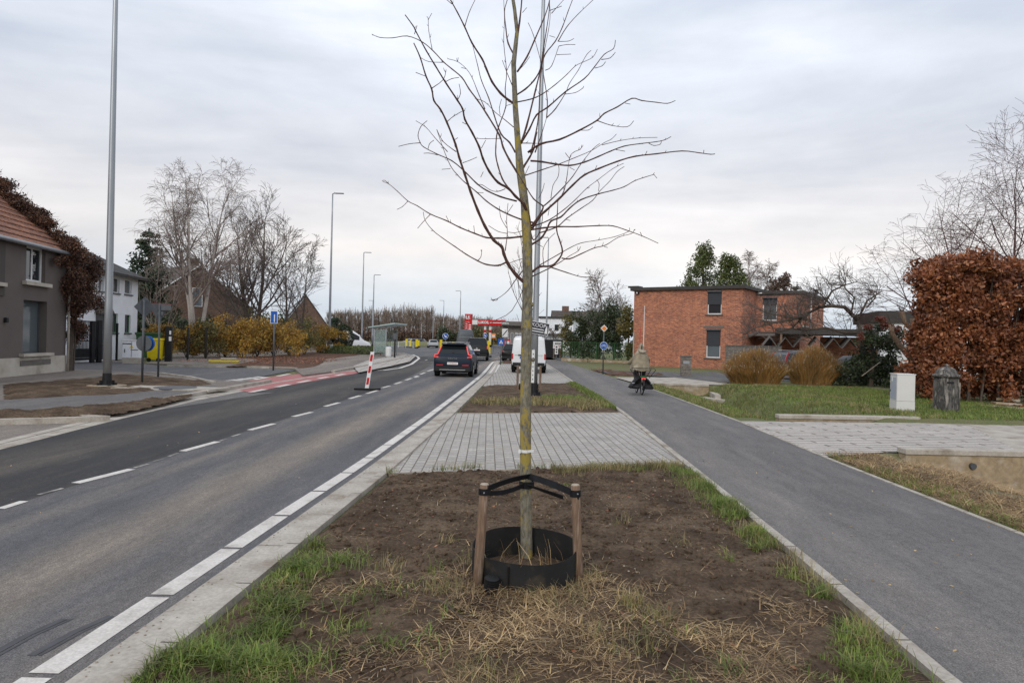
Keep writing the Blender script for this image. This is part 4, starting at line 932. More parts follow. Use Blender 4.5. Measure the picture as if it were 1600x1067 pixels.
m=MB(); m.tube([(.2*k,-.078,z+.8*k),(-.1*k,-.078,z-.8*k),(-1*k,-.078,z-2.3*k)],.3*k,4); m.tube([(-.1*k,-.078,z-.8*k),(.9*k,-.078,z-2.3*k)],.3*k,4); m.build('walker_symbol',M['black'],s)
c=D(789,520,64); s=empty('place_name_end_sign',(c[0],64,0),0,'white place sign with a black diagonal bar above the blue square sign','traffic sign'); k=64/F; z=c[2]
m=MB(); m.tube([(-3*k,0,0),(-3*k,0,z+6*k)],.05,8); m.tube([(3*k,0,0),(3*k,0,z+6*k)],.05,8); m.build('post',M['galvd'],s)
MB().box((0,-.07,z+0*k),(9*k,.02,13*k)).build('plate',M['white'],s); MB().box((0,-.088,z),(12.5*k,.012,1.2*k),tilt=('Y',R(-52))).build('black_bar',M['black'],s)
# ---------------------------------------------------------------- vegetation
def leafcloud(name,mat,parent,ells,n,size,seed=0,cull=.0,shell=.45,nf=1.2,asp=.6,droop=0):
    """ells: list of (cx,cy,cz,rx,ry,rz,weight) local; quads scattered in the volumes, thinned by noise"""
    r=np.random.RandomState(seed); w=np.array([e[6] if len(e)>6 else e[3]*e[4]*e[5] for e in ells],float); w/=w.sum()
    k=r.choice(len(ells),n,p=w); E=np.array([e[:6] for e in ells]); E=E[k]
    d=r.randn(n,3); d/=np.linalg.norm(d,axis=1)[:,None]; rad=(shell+(1-shell)*r.rand(n))**.6
    P=E[:,:3]+d*rad[:,None]*E[:,3:]
    if cull:
        keep=np.array([noise.noise((p[0]*nf,p[1]*nf,p[2]*nf+seed))+.5*noise.noise((p[0]*nf*3,p[1]*nf*3,p[2]*nf*3))>cull*(.2+.8*q)-.25 for p,q in zip(P,rad)]); P=P[keep]; n=len(P)
    P=P[P[:,2]>.01] ; n=len(P)
    a=r.randn(n,3); a/=np.linalg.norm(a,axis=1)[:,None]
    if droop: a[:,2]-=droop; a/=np.linalg.norm(a,axis=1)[:,None]
    b=np.cross(a,r.randn(n,3)); b/=np.linalg.norm(b,axis=1)[:,None]; s=size*(.55+.9*r.rand(n))[:,None]
    V=np.concatenate([P-a*s*.5,P+b*s*asp*.5,P+a*s*.5,P-b*s*asp*.5],0); i=np.arange(n)
    return npmesh(name,V,np.stack([i,i+n,i+2*n,i+3*n],1),mat,parent)
def grow(m,rg,p,d,ln,r,lev,maxlev,split,ang,up,droop,thin,leafpts=None,sides=(8,6,4,3,3,3),minr=.008,seg=4,taper=.55):
    pts=[p.copy()];rad=[r]; q=p.copy(); dd=d.copy()
    for i in range(seg):
        dd=(dd+Vector((rg.gauss(0,.09),rg.gauss(0,.09),rg.gauss(0,.06)))+Vector((0,0,up if lev<maxlev-1 else -droop))).normalized()
        q=q+dd*ln/seg; pts.append(q.copy()); rad.append(max(minr,r*(1-(1-taper)*(i+1)/seg)))
    m.tube(pts,rad,sides[min(lev,5)],cap=False)
    if leafpts is not None and lev>=maxlev-1: leafpts.extend(pts[1:])
    if lev>=maxlev: return
    nb=split[min(lev,len(split)-1)]
    for k in range(nb):
        t=(k+.6+rg.random()*.5)/(nb+.3) if lev else (thin+(1-thin)*(k+.5)/nb)
        t=min(t,.98); i=min(int(t*seg),seg-1); f=t*seg-i; b=pts[i].lerp(pts[i+1],f); rr=rad[i]*(1-f)+rad[i+1]*f
        ax=(pts[i+1]-pts[i]).normalized(); a=rg.uniform(0,2*PI) if lev else k*2.4+rg.uniform(-.4,.4)
        u=Vector((math.cos(a),math.sin(a),rg.uniform(-.2,.3))); u=(u-ax*u.dot(ax)).normalized()
        an=ang*rg.uniform(.7,1.25); nd=(ax*math.cos(an)+u*math.sin(an)).normalized()
        grow(m,rg,b,nd,ln*(.78-.30*t)*rg.uniform(.8,1.15)*(1 if lev else .9),max(minr,rr*rg.uniform(.5,.68)),lev+1,maxlev,split,ang,up,droop,thin,leafpts,sides,minr,max(2,seg-1) if lev<2 else 2,taper)
def bare(name,loc,h,label,seed,mats,cat='tree',group=None,trunkfrac=.3,r0=.14,split=(9,5,4,3),ang=.6,up=.10,droop=.0,lev=3,stems=1,splay=.15,minr=.009,lean=(0,0),lnf=.62,z0=0):
    rg=random.Random(seed); t=empty(name,(loc[0],loc[1],z0),0,label,cat,group)
    mt=MB(); mc=MB()
    for s in range(stems):
        a=s*2*PI/max(1,stems)+rg.random(); d=Vector((math.cos(a)*splay*(stems>1)+lean[0],math.sin(a)*splay*(stems>1)+lean[1],1)).normalized()
        hs=h*(1 if s==0 else rg.uniform(.75,.97)); pts=[Vector((0,0,-.1))];rad=[r0]; q=pts[0].copy(); n=9
        for i in range(n):
            d=(d+Vector((rg.gauss(0,.05),rg.gauss(0,.05),.12))).normalized(); q=q+d*hs/n; pts.append(q.copy()); rad.append(max(minr,r0*(1-.92*(i+1)/n)))
        mt.tube(pts,rad,9)
        nb=split[0]
        for k in range(nb):
            t_=trunkfrac+(1-trunkfrac)*(k+rg.random()*.8)/nb; t_=min(t_,.97); i=min(int(t_*n),n-1); f=t_*n-i; b=pts[i].lerp(pts[i+1],f); rr=(rad[i]*(1-f)+rad[i+1]*f)
            an=rg.uniform(0,2*PI); ad=ang*(1.15-.45*t_)*rg.uniform(.8,1.2); u=Vector((math.cos(an),math.sin(an),0)); nd=(Vector((0,0,1))*math.cos(ad)+u*math.sin(ad)).normalized()
            grow(mc,rg,b,nd,hs*(1-t_*.62)*lnf*rg.uniform(.7,1.1)*.8,max(minr,rr*.6),1,lev,split,ang*.85,up,droop,.3,None,(8,6,4,3,3,3),minr,5)
    mt.build('trunk',mats[0],t,smooth=True); mc.build('crown',mats[1],t,smooth=True); return t
def at(px,d,z=0): c=D(px,530,d); return (c[0],d)
brown=M['barkg']; dk=M['barkd']
M['birchtwig']=pm('birch_twigs',(.27,.22,.19),(.17,.13,.115),2,.8)
# birch left
bare('birch_tree',at(303,52),13.3,'tall multi-stemmed white-barked birch rising over the yellow shrubs',4,(M['barkb'],M['birchtwig']),trunkfrac=.28,r0=.19,split=(12,5,5,4),ang=.62,up=.05,droop=.34,lev=4,stems=3,splay=.2,minr=.008,lnf=.55)
bare('bare_tree',at(395,60),12.6,'broad bare tree with many upright boughs right of the birch',9,(dk,M['barkg']),trunkfrac=.10,r0=.24,split=(12,5,4,3),ang=.72,up=.13,lev=4,stems=2,splay=.2,minr=.011,lnf=.62)
bare('bare_tree',at(447,66),11.6,'slim bare tree between the broad tree and the second lamp post',17,(dk,M['barkg']),trunkfrac=.22,r0=.15,split=(11,5,4,3),ang=.75,up=.09,lev=4,minr=.013,lnf=.55)
bare('bare_tree',at(467,70),10.6,'rightmost bare tree of the row beside the second lamp post',23,(dk,M['barkg']),trunkfrac=.22,r0=.14,split=(10,5,4,3),ang=.8,up=.07,lev=4,minr=.013,lnf=.55)
bare('bare_tree',at(350,72),9.5,'low bare tree with brown twigs behind the birch trunk',31,(dk,M['barkg']),trunkfrac=.2,r0=.15,split=(10,5,4,3),ang=.85,up=.03,lev=3,minr=.016,lnf=.6)
bare('bare_tree',at(245,56),8.6,'low bare tree in front of the dark spruce',37,(M['barkg'],M['birchtwig']),trunkfrac=.15,r0=.08,split=(7,4,3,3),ang=.6,up=.05,lev=3,stems=3,splay=.35,minr=.012,lnf=.5)
# white branch reaching left from the birch base
# spruce
M['needle']=leafmat('spruce_needles',[(.014,.032,.017),(.028,.052,.026),(.04,.065,.03),(.012,.022,.014)],.7,.1,.8)
M['conif']=leafmat('cypress_foliage',[(.055,.085,.022),(.09,.12,.03),(.14,.15,.04),(.03,.045,.016)],.7,.15,.9)
M['brownleaf']=leafmat('brown_foliage',[(.09,.05,.032),(.14,.08,.05),(.06,.05,.03),(.11,.06,.05)],.7,.15,.9)
M['gold']=leafmat('golden_leaves',[(.50,.27,.035),(.34,.16,.03),(.24,.19,.035),(.60,.36,.055),(.15,.12,.03),(.38,.15,.03)],.6,.25,.35)
M['darkgreen']=leafmat('evergreen_leaves',[(.022,.038,.016),(.038,.058,.022),(.06,.075,.028),(.018,.024,.014)],.6,.12,.8)
M['olive']=leafmat('olive_leaves',[(.08,.09,.026),(.12,.11,.03),(.20,.15,.035),(.05,.055,.02)],.6,.15,.6)
M['rust']=leafmat('beech_copper_leaves',[(.19,.055,.022),(.32,.11,.04),(.12,.036,.018),(.42,.18,.08),(.25,.08,.032),(.08,.035,.02)],.55,.15,1.6)
M['redleaf']=leafmat('red_leaves',[(.16,.04,.03),(.24,.07,.04),(.10,.03,.025)],.6,.2,1)
M['ivy']=leafmat('dry_creeper_leaves',[(.095,.042,.024),(.15,.066,.034),(.055,.028,.018),(.19,.085,.045)],.75,.1,.9)
M['ivyd']=leafmat('dark_creeper_twigs',[(.04,.024,.018),(.07,.036,.024),(.03,.03,.018)],.8,.1,.9)
def conifer(loc,h,rb,label,seed,mat,n=5200,leaf=.22,tiers=17,group=None,z0=0,column=False,name='spruce_tree'):
    t=empty(name,(*loc,z0),0,label,'conifer',group); rg=random.Random(seed)
    ells=[]; mb=MB()
    for i in range(tiers):
        f=i/tiers; z=h*(.08+.9*f); rr=rb*(1-f)**.55+.10 if not column else rb*math.sin(PI*min(1,(.12+.88*(1-f))*.62))
        nb=9 if not column else 7
        for k in range(nb):
            a=rg.uniform(0,2*PI); l=rr*rg.uniform(.65,1.12); dz=(-.18 if not column else .5)*l
            if not column:
                mb.tube([(0,0,z),(l*.5*math.cos(a),l*.5*math.sin(a),z-.03*l),(l*math.cos(a),l*math.sin(a),z+dz*.4)],[.03,.02,.008],3)
                for s in (.35,.6,.85): ells.append((l*s*math.cos(a),l*s*math.sin(a),z-.1*l*s,.25+.30*l*(1.1-s),.25+.30*l*(1.1-s),.20+.10*l,l*.5*(1.3-s)))
            else: ells.append((l*.55*math.cos(a),l*.55*math.sin(a),z+rg.uniform(-.4,.4),.42*rr,.42*rr,.35*rr+h*.05,1))
    ells.append((0,0,h*.96,.12,.12,.35,.15))
    mb.tube([(0,0,-.1),(0,0,h*.5),(0,0,h*.98)],[h*.018,h*.012,.02],8); mb.build('trunk',M['barkd'],t)
    leafcloud('crown',mat,t,ells,int(n*1.7),leaf,seed,cull=.02,shell=.25,asp=.45); return t
conifer(at(230,62),11.4,3.3,'dark spruce rising behind the white house roof',3,M['needle'],9000,.30)
conifer(at(525,96),4.6,2.6,'small dark conifer right of the second lamp post',5,M['needle'],2500,.32,9)
conifer(at(1096,74),12.8,3.7,'tall green cypress behind the brick house, left of the pair',6,M['conif'],9000,.26,14,column=True,name='cypress_tree')
conifer(at(1138,72),11.4,3.5,'shorter rounder green cypress behind the brick house',7,M['conif'],9000,.26,14,column=True,name='cypress_tree')
conifer(at(1074,76),9.9,2.2,'low cypress at the left edge of the green pair behind the brick house',16,M['conif'],2500,.26,10,column=True,name='cypress_tree')
conifer(at(1215,78),10.0,3.6,'brown-tinged conifer behind the brick house right wing',8,M['brownleaf'],7000,.28,14,column=True,name='conifer_tree')
conifer(at(1243,80),9.6,1.5,'dark narrow conifer rightmost behind the brick house roof',18,M['needle'],3000,.28,12,name='conifer_tree')
conifer(at(1262,70),6.8,1.2,'small conifer tip over the right end of the brick house',19,M['needle'],1200,.24,8,name='conifer_tree')
bare('weeping_birch',at(1172,84),11.9,'pale weeping birch behind the brick house roof',41,(M['barkb'],M['birchtwig']),trunkfrac=.3,r0=.16,split=(11,5,5,4),ang=.6,up=.06,droop=.35,lev=4,minr=.016,lnf=.5)
bare('weeping_birch',at(1200,86),11.2,'second pale weeping birch behind the brick house roof, further right',43,(M['barkb'],M['birchtwig']),trunkfrac=.3,r0=.16,split=(11,5,5,3),ang=.6,up=.06,droop=.35,lev=4,minr=.016,lnf=.5)
bare('bare_tree',at(935,72),8.6,'bare crooked tree above the green fence left of the brick house',51,(M['barkg'],M['birchtwig']),trunkfrac=.3,r0=.2,split=(8,5,4,3),ang=.75,up=.05,droop=.15,lev=4,stems=2,splay=.25,minr=.014,lnf=.6)
bare('bare_tree',at(968,80),7.9,'smaller bare tree beside the left wall of the brick house',52,(M['barkg'],M['birchtwig']),trunkfrac=.3,r0=.14,split=(8,5,4,3),ang=.7,up=.06,droop=.1,lev=3,minr=.016)
# big birch at right edge behind the beech hedge
M['purpletwig']=pm('purplish_twigs',(.135,.075,.065),(.085,.05,.05),4,.75)
tb=bare('bare_birch',(21.4,29.3),10.9,'large bare birch with arching purplish twigs behind the copper beech hedge',61,(M['purpletwig'],M['purpletwig']),trunkfrac=.22,r0=.10,split=(8,5,4,2),ang=.85,up=.03,droop=.05,lev=4,stems=4,splay=.55,minr=.0055,lnf=.75)
bare('bare_birch',(18.7,27.2),7.3,'low arching bare tree leaning left out of the copper beech hedge',63,(M['purpletwig'],M['purpletwig']),trunkfrac=.3,r0=.08,split=(7,5,4,2),ang=.95,up=.0,droop=.14,lev=4,stems=3,splay=.5,minr=.005,lnf=.75,lean=(-.55,0))
# beech hedge
hx0,hy=at(1446,23.5)
hed=empty('beech_hedge',(17.9,24.6,0),0,'tall copper-leaved beech hedge at the right behind the stone post','hedge')
ells=[]
rg=random.Random(4)
for k in range(420):
    z=rg.uniform(.35,5.15); x=rg.uniform(-3.35,5.5)
    ells.append((x,rg.uniform(-1,1),z,rg.uniform(.28,.5),.42,rg.uniform(.28,.48),1))
for k in range(70): ells.append((rg.uniform(-3.2,-2.2),rg.uniform(-1,.6),rg.uniform(.3,4.9),.42,.4,.45,1.1))
leafcloud('foliage',M['rust'],hed,ells,110000,.135,5,cull=-.75,shell=.05,nf=2.2,asp=.6)
m=MB()
for k in range(26):
    x=rg.uniform(-2.9,5.2); y=rg.uniform(-.4,.4); m.tube([(x,y,-.05),(x+rg.uniform(-.2,.2),y,1.6),(x+rg.uniform(-.5,.5),y,3.4),(x+rg.uniform(-.8,.8),y,5.2)],[.05,.035,.02,.008],5)
m.build('stems',M['barkd'],hed)
ld=[]
for k in range(1500): ld.append((14.2+nr.rand()*7,22.0+nr.rand()*1.9,.05))
# yellow shrubs along the left
rg=random.Random(8)
spots=[(240,47,.85),(262,46,1.0),(292,48,1.15),(322,48,1.15),(352,50,1.3),(378,50,1.35),(402,52,1.35),(428,53,1.3),(452,57,1.3),(476,60,1.25),(500,66,1.2),(520,70,1.15)]
labs=['golden shrub just behind the black gate pillar','bushy golden shrub between the gate pillar and the birch trunk','golden-brown shrub at the birch foot','olive and gold shrub just right of the birch trunk','large gold shrub behind the yellow cover on the pavement','large orange-gold shrub, left of the blue sign','gold shrub directly left of the blue sign post','gold shrub directly behind the blue sign post','gold shrub just right of the blue sign','yellow-green shrub midway from the blue sign to the second lamp post','yellow shrub left of the second lamp post','yellow shrub behind the white cabinet and second lamp post']
for i,((px,d,s),lb) in enumerate(zip(spots,labs)):
    x,y=at(px,d); t=empty('yellow_shrub',(x,y,.05),0,lb,'shrub','yellow shrubs along the left verge')
    el=[]
    for k in range(16): a=rg.uniform(0,2*PI); q=rg.uniform(0,1.15)*s; el.append((q*math.cos(a),q*math.sin(a)*.8,rg.uniform(.45,2.25)*s*(1-.2*q),.62*s,.62*s,.50*s,1))
    leafcloud('foliage',M['gold'] if i not in (3,9) else M['olive'],t,el,7000,.125,20+i,cull=.25,shell=.15,nf=1.3)
    m=MB()
    for k in range(9): a=rg.uniform(0,2*PI); m.tube([(0,0,-.05),(.5*s*math.cos(a),.5*s*math.sin(a),1.1*s),(1.0*s*math.cos(a),1.0*s*math.sin(a),2.3*s)],[.025,.015,.006],4)
    m.build('stems',M['barkd'],t)
for (px,d,h,rx,lb,mt,n) in ((262,60,4.2,3.0,'dark evergreen bush below the spruce','darkgreen',3600),(330,62,4.0,3.4,'green mass of bush before the brick gable house','darkgreen',4000),(395,70,5.2,3.2,'dark brown-green bush under the broad bare tree','olive',3800),(440,76,5.6,3.2,'tall dark bush behind the blue sign','darkgreen',3600),(482,82,4.6,3.0,'olive bush left of the small red gable','olive',3000),(212,50,3.0,1.6,'dark green bush beside the white house door','darkgreen',2600)):
    x,y=at(px,d); t=empty('evergreen_bush',(x,y,0),0,lb,'bush','dark bushes behind the yellow shrubs'); el=[]
    for k in range(18): a=rg.uniform(0,2*PI); q=rg.uniform(0,1)*rx; el.append((q*math.cos(a),q*math.sin(a),rg.uniform(.3,.85)*h*(1-.35*q/rx),rx*.4,rx*.4,h*.2,1))
    leafcloud('foliage',M[mt],t,el,n,.24,int(px),cull=.2,shell=.1,nf=.7)
    MB().tube([(0,0,0),(0,0,h*.6)],[.12,.05],6).build('trunk',M['barkd'],t)
x,y=at(536,72); t=empty('clipped_green_hedge',(x,y,0),0,'rounded green hedge end hiding the white van','hedge'); leafcloud('foliage',M['darkgreen'],t,[(0,0,1.6,1.1,1.6,1.5,1),(-.7,.3,1.2,1,1.4,1.3,1)],5000,.17,2,shell=.75); MB().tube([(0,0,0),(0,0,1.8)],[.1,.04],6).build('stem',M['barkd'],t)
t=empty('low_green_hedge',(*at(558,70),0),0,'low clipped green hedge left of the bus shelter','hedge'); leafcloud('foliage',M['conif'],t,[(dx,dy,.35,1.3,1.3,.5,1) for dx in (-2,-.8,.4,1.6) for dy in (-3,0,3)],9000,.15,3,shell=.7); MB().box((-.2,0,.25),(4,8,.4)).build('core',M['darkgreen'],t)
# right: hedge behind mesh fence
for (px,d,h,rx,lb,mt) in ((892,66,4.6,1.5,'olive hedge shrub at the left end behind the green mesh fence','olive'),(912,65,5.2,1.7,'dark hedge shrub behind the green mesh fence','darkgreen'),(935,63,5.4,1.8,'hedge shrub behind the bicycle sign','darkgreen'),(960,62,6.3,1.7,'tallest dark holly beside the brick house in the hedge','darkgreen'),(982,60,5.4,1.2,'gold-flecked shrub against the brick house corner','olive'),(865,76,3.6,1.3,'brown leafless bush beside the white sale board','brownleaf')):
    x,y=at(px,d); t=empty('hedge_shrub',(x,y,0),0,lb,'shrub','shrubs behind the green mesh fence'); el=[]
    for k in range(18): a=rg.uniform(0,2*PI); q=rg.uniform(0,1)*rx*.8; el.append((q*math.cos(a),q*math.sin(a),rg.uniform(.12,.85)*h,rx*.5,rx*.5,h*.16,1))
    leafcloud('foliage',M[mt],t,el,6500 if mt!='brownleaf' else 900,.17,int(px),cull=.15,shell=.1,nf=.8)
    MB().tube([(0,0,0),(0,0,h*.7)],[.1,.04],6).build('trunk',M['barkd'],t)
# holly with berries, pollard, apple tree
x,y=at(1362,33.5); t=empty('berry_bush',(x,y,0),0,'dark evergreen bush with red berry patches left of the beech hedge','bush'); el=[]
for k in range(34): a=rg.uniform(0,2*PI); q=rg.uniform(0,1)*1.45; el.append((q*math.cos(a),q*math.sin(a)*.8,rg.uniform(.3,3.2)*(1-.14*q),.55,.5,.42,1))
leafcloud('foliage',M['darkgreen'],t,el,13000,.12,71,cull=.2,shell=.1,nf=1.1)
leafcloud('red_berries',M['redleaf'],t,[(.2,-.8,3.0,.25,.3,.22,1),(-.5,-.6,2.9,.2,.3,.15,1),(.9,-.5,2.8,.3,.3,.2,1),(-.1,-.9,3.3,.3,.3,.15,1),(-.9,-.7,2.4,.15,.2,.3,.6)],1100,.09,72,shell=0)
MB().tube([(0,0,0),(.1,0,1.5),(0,0,2.6)],[.12,.08,.03],7).build('trunk',M['barkd'],t)
m=MB(); m.tube([(-.9,-.9,.55),(-.2,-1.2,1.25)],[.02,.014],5); m.build('loose_stick',M['staketop'],t)
x,y=at(1400,34.0); t=empty('ground_shrub',(x,y,0),0,'low dark shrub at the pollard foot beside the beech hedge','shrub'); leafcloud('foliage',M['darkgreen'],t,[(dx,0,.5,.8,.7,.75,1) for dx in (-2.2,-1.2,-.2,.8,1.5)],4500,.12,75,shell=.2,cull=.2); MB().tube([(0,0,0),(0,0,.7)],[.05,.02],5).build('stem',M['barkd'],t)
x,y=at(1430,31.0); t=empty('pollard_tree',(x,y,0),0,'stubby pollarded tree between the berry bush and the beech hedge','tree')
m=MB(); m.tube([(0,0,-.1),(0,0,1.0),(-.05,0,1.6),(.0,0,2.5),(-.05,0,3.3)],[.28,.24,.2,.17,.2],10); m.tube([(0,0,1.3),(-.6,.1,2.0),(-1.0,.1,2.6),(-1.05,.1,3.0)],[.16,.12,.10,.12],8); m.tube([(0,0,1.6),(.6,0,2.3),(.7,0,3.0)],[.14,.11,.12],8); m.tube([(0,0,2.6),(-.5,0,3.1),(-.65,0,3.6)],[.11,.10,.12],8)
m.build('trunk',M['barky'] if 0 else M['stake'],t,smooth=True)
m=MB()
for (cx,cz) in ((-.05,3.4),(-1.05,3.0),(.7,3.0),(-.65,3.6)):
    for k in range(9): a=rg.uniform(0,2*PI); l=rg.uniform(.2,.6); m.tube([(cx,0,cz-.1),(cx+l*.5*math.cos(a),l*.4*math.sin(a),cz+l*.7),(cx+l*.6*math.cos(a),l*.5*math.sin(a),cz+l*1.2)],[.016,.011,.006],4)
m.build('shoots',M['barkd'],t)
# apple tree: gnarled spreading limbs traced
at_d=34.6; x,y=at(1352,at_d); t=empty('apple_tree',(x,y,0),0,'gnarled bare apple tree spreading its limbs before the brick house wing','tree')
m=MB(); mc=MB(); AP=[([(1352,560),(1346,520),(1340,500)],.16),([(1340,500),(1320,480),(1300,478),(1280,480),(1262,490),(1250,500),(1238,512)],.11),([(1262,492),(1235,500),(1205,505),(1180,512),(1162,523)],.07),([(1300,478),(1285,462),(1270,450)],.05),([(1345,520),(1320,520),(1290,512),(1262,516),(1240,514)],.09),([(1285,480),(1300,455),(1318,446),(1340,440)],.06),([(1262,500),(1230,495),(1200,490),(1175,478)],.045),([(1250,505),(1245,480),(1262,455)],.05),([(1340,500),(1355,470),(1378,455)],.07),([(1240,512),(1210,520),(1185,520),(1165,530)],.05),([(1250,512),(1262,525),(1275,535)],.06),([(1330,490),(1335,465),(1320,450),(1322,440)],.05),([(1355,480),(1368,465),(1372,445)],.04)]
rg2=random.Random(77); 
for pts,r_ in AP:
    dd=at_d+rg2.uniform(-.3,.3); W=[Vector(D(a,b,dd+rg2.uniform(-.15,.15)*i)) for i,(a,b) in enumerate(pts)]; n=len(W)
    if pts[0][1]==560: W[0].z=-.1
    m.tube(W,[r_*(1-.65*i/(n-1)) for i in range(n)],7)
    for i in range(n-1):
        for k in range(5):
            a=W[i].lerp(W[i+1],rg2.random()); d=Vector((rg2.uniform(-1,.3),rg2.uniform(-.6,.6),rg2.uniform(-.25,1))).normalized()
            if pts[0][1]!=560: grow(mc,rg2,a,d,rg2.uniform(.5,1.3),.018,2,4,(5,4,4,3),.75,.05,0,.3,None,minr=.0055,seg=3)
m.build('trunk',M['barkd'],t,smooth=True,world=True); mc.build('crown',M['barkg'],t,smooth=True,world=True)
# ornamental grasses
M['orn']=leafmat('ornamental_grass',[(.32,.15,.04),(.42,.23,.07),(.24,.12,.03),(.36,.24,.11),(.22,.15,.03)],.7,.3,1.2)
def tuft(px,d,w,h,label,seed):
    x,y=at(px,d); r=np.random.RandomState(seed); t=empty('ornamental_grass',(x,y,.03),0,label,'ornamental grass','tufts of ornamental grass on the lawn')
    n=8500; a=r.rand(n)*2*PI; na=np.array([1+.28*noise.noise((math.cos(q)*1.3,math.sin(q)*1.3,seed)) for q in a]); rr=np.sqrt(r.rand(n)); bx=rr*np.cos(a)*w*.42; by=rr*np.sin(a)*w*.34
    ox=np.cos(a)*rr*w*.09+r.randn(n)*.22; oy=np.sin(a)*rr*w*.08+r.randn(n)*.14; hh=h*(.92-.50*rr**2.2)*(.55+.5*r.rand(n)**.8)*na; ox=ox+.10*h*(na-1)*3+(.12 if seed==92 else -.06)
    ww=.010; p=r.rand(n)*PI; sx=np.cos(p)*ww; sy=np.sin(p)*ww; z=np.zeros(n)
    B=np.stack([bx,by,z],1);Mi=np.stack([bx+ox*.35,by+oy*.35,hh*.6],1);T=np.stack([bx+ox,by+oy,hh],1); s=np.stack([sx,sy,z],1)
    V=np.concatenate([B-s,B+s,Mi+s,Mi-s,T+s*.5,T-s*.5],0); i=np.arange(n)
    npmesh('blades',V,np.concatenate([np.stack([i,i+n,i+2*n,i+3*n],1),np.stack([i+3*n,i+2*n,i+4*n,i+5*n],1)],0),M['orn'],t)
    k=1100; i2=r.choice(n,k); P=T[i2]; e=[(p[0],p[1],p[2]+.05,.02,.02,.10,1) for p in P[:520]]
    leafcloud('plumes',M['plume'],t,e,5200,.06,seed,shell=0,asp=.3)
M['plume']=leafmat('grass_plumes',[(.50,.40,.30),(.42,.33,.25),(.36,.25,.17)],.8,.3,2)
tuft(1181,33.5,2.75,1.75,'left tuft of tall rust-gold ornamental grass on the lawn',91)
tuft(1270,34.3,2.35,1.95,'right tuft of tall rust-gold ornamental grass before the parked estate car',92)
# rows of poplars far off
M['poplar']=pm('distant_poplar_twigs',(.25,.195,.155),(.18,.14,.115),.5,.95)
protos=[]
def poplar(seed,label):
    rg=random.Random(seed); t=empty('poplar_tree',(0,0,0),0,label,'poplar','row of bare poplars along the horizon')
    m=MB(); m.tube([(0,0,-.2),(0,0,8),(rg.uniform(-.2,.2),0,16)],[.28,.2,.05],5); m.build('trunk',M['barkp'],t)
    mc=MB()
    for k in range(46):
        z=rg.uniform(2.5,12.5); a=rg.uniform(0,2*PI); l=rg.uniform(2.6,5.0)*(1.1-z/22); o=l*rg.uniform(.35,.62); e=Vector((o*math.cos(a),o*math.sin(a),z+l)); s=Vector((0,0,z)); mc.tube([s,s.lerp(e,.5)+Vector((o*.2*math.cos(a),o*.2*math.sin(a),-.1)),e],[.05,.04,.025],3,cap=False)
        for q in range(4):
            b=s.lerp(e,rg.uniform(.3,.9)); mc.tube([b,b+Vector((rg.uniform(-.6,.6),rg.uniform(-.6,.6),rg.uniform(.8,1.8)))],[.04,.025],3,cap=False)
    mc.build('crown',M['poplar'],t); return t
protos=[poplar(s,'bare poplar of the distant row behind the roundabout') for s in (1,2,3)]
rg=random.Random(15); first=[True]*3
k=0
for row,(d,px0,px1,st) in enumerate(((250,516,820,5.4),(275,512,830,5.2))):
    px=px0
    while px<px1:
        i=rg.randrange(3); x,y=at(px+rg.uniform(-1.5,1.5),d+rg.uniform(-4,4)); hh=(.80 if px<680 else .70)*rg.uniform(.86,1.02)*(1+.12*math.exp(-((px-640)/45)**2))
        if px>765: hh*=.88
        if first[i]: o=protos[i]; first[i]=False; o.location=(x,y,0); o.scale=(1,1,hh)
        else: o=dup(protos[i],(x,y,0),rg.uniform(0,6),scale=(1,1,hh))
        px+=st*rg.uniform(.8,1.2)
for px,dpt,w,mt,lb in ((600,240,60,'brownleaf','brown undergrowth band at the foot of the left poplars'),(720,235,50,'brownleaf','brown undergrowth band at the foot of the right poplars')):
    x,y=at(px,dpt); o=leafcloud('undergrowth',M[mt],None,[(x+dx,y+rg.uniform(-3,3),1.8,4,3,rg.uniform(1.6,3.6),1) for dx in np.arange(-w*.55,w*.5,3.2)],9000,.75,int(px),shell=.0); tag(o,kind='stuff')
for (px,d,h,r_,mt,lb) in ((712,170,5.5,4,'darkgreen','green bush behind the red fuel totem'),(742,175,5,5,'darkgreen','dark bush under the fuel canopy'),(768,170,5.5,5,'olive','green bush at the right under the fuel canopy'),(690,190,4.5,5,'brownleaf','brown bush behind the blue arrow disc')):
    x,y=at(px,d); t=empty('distant_bush',(x,y,0),0,lb,'bush','bushes around the fuel station'); leafcloud('foliage',M[mt],t,[(rg.uniform(-r_,r_),rg.uniform(-2,2),rg.uniform(.2,.7)*h,r_*.4,2,h*.3,1) for _ in range(10)],1500,.5,int(px),shell=.1); MB().tube([(0,0,0),(0,0,h*.5)],[.2,.1],5).build('trunk',M['barkd'],t)
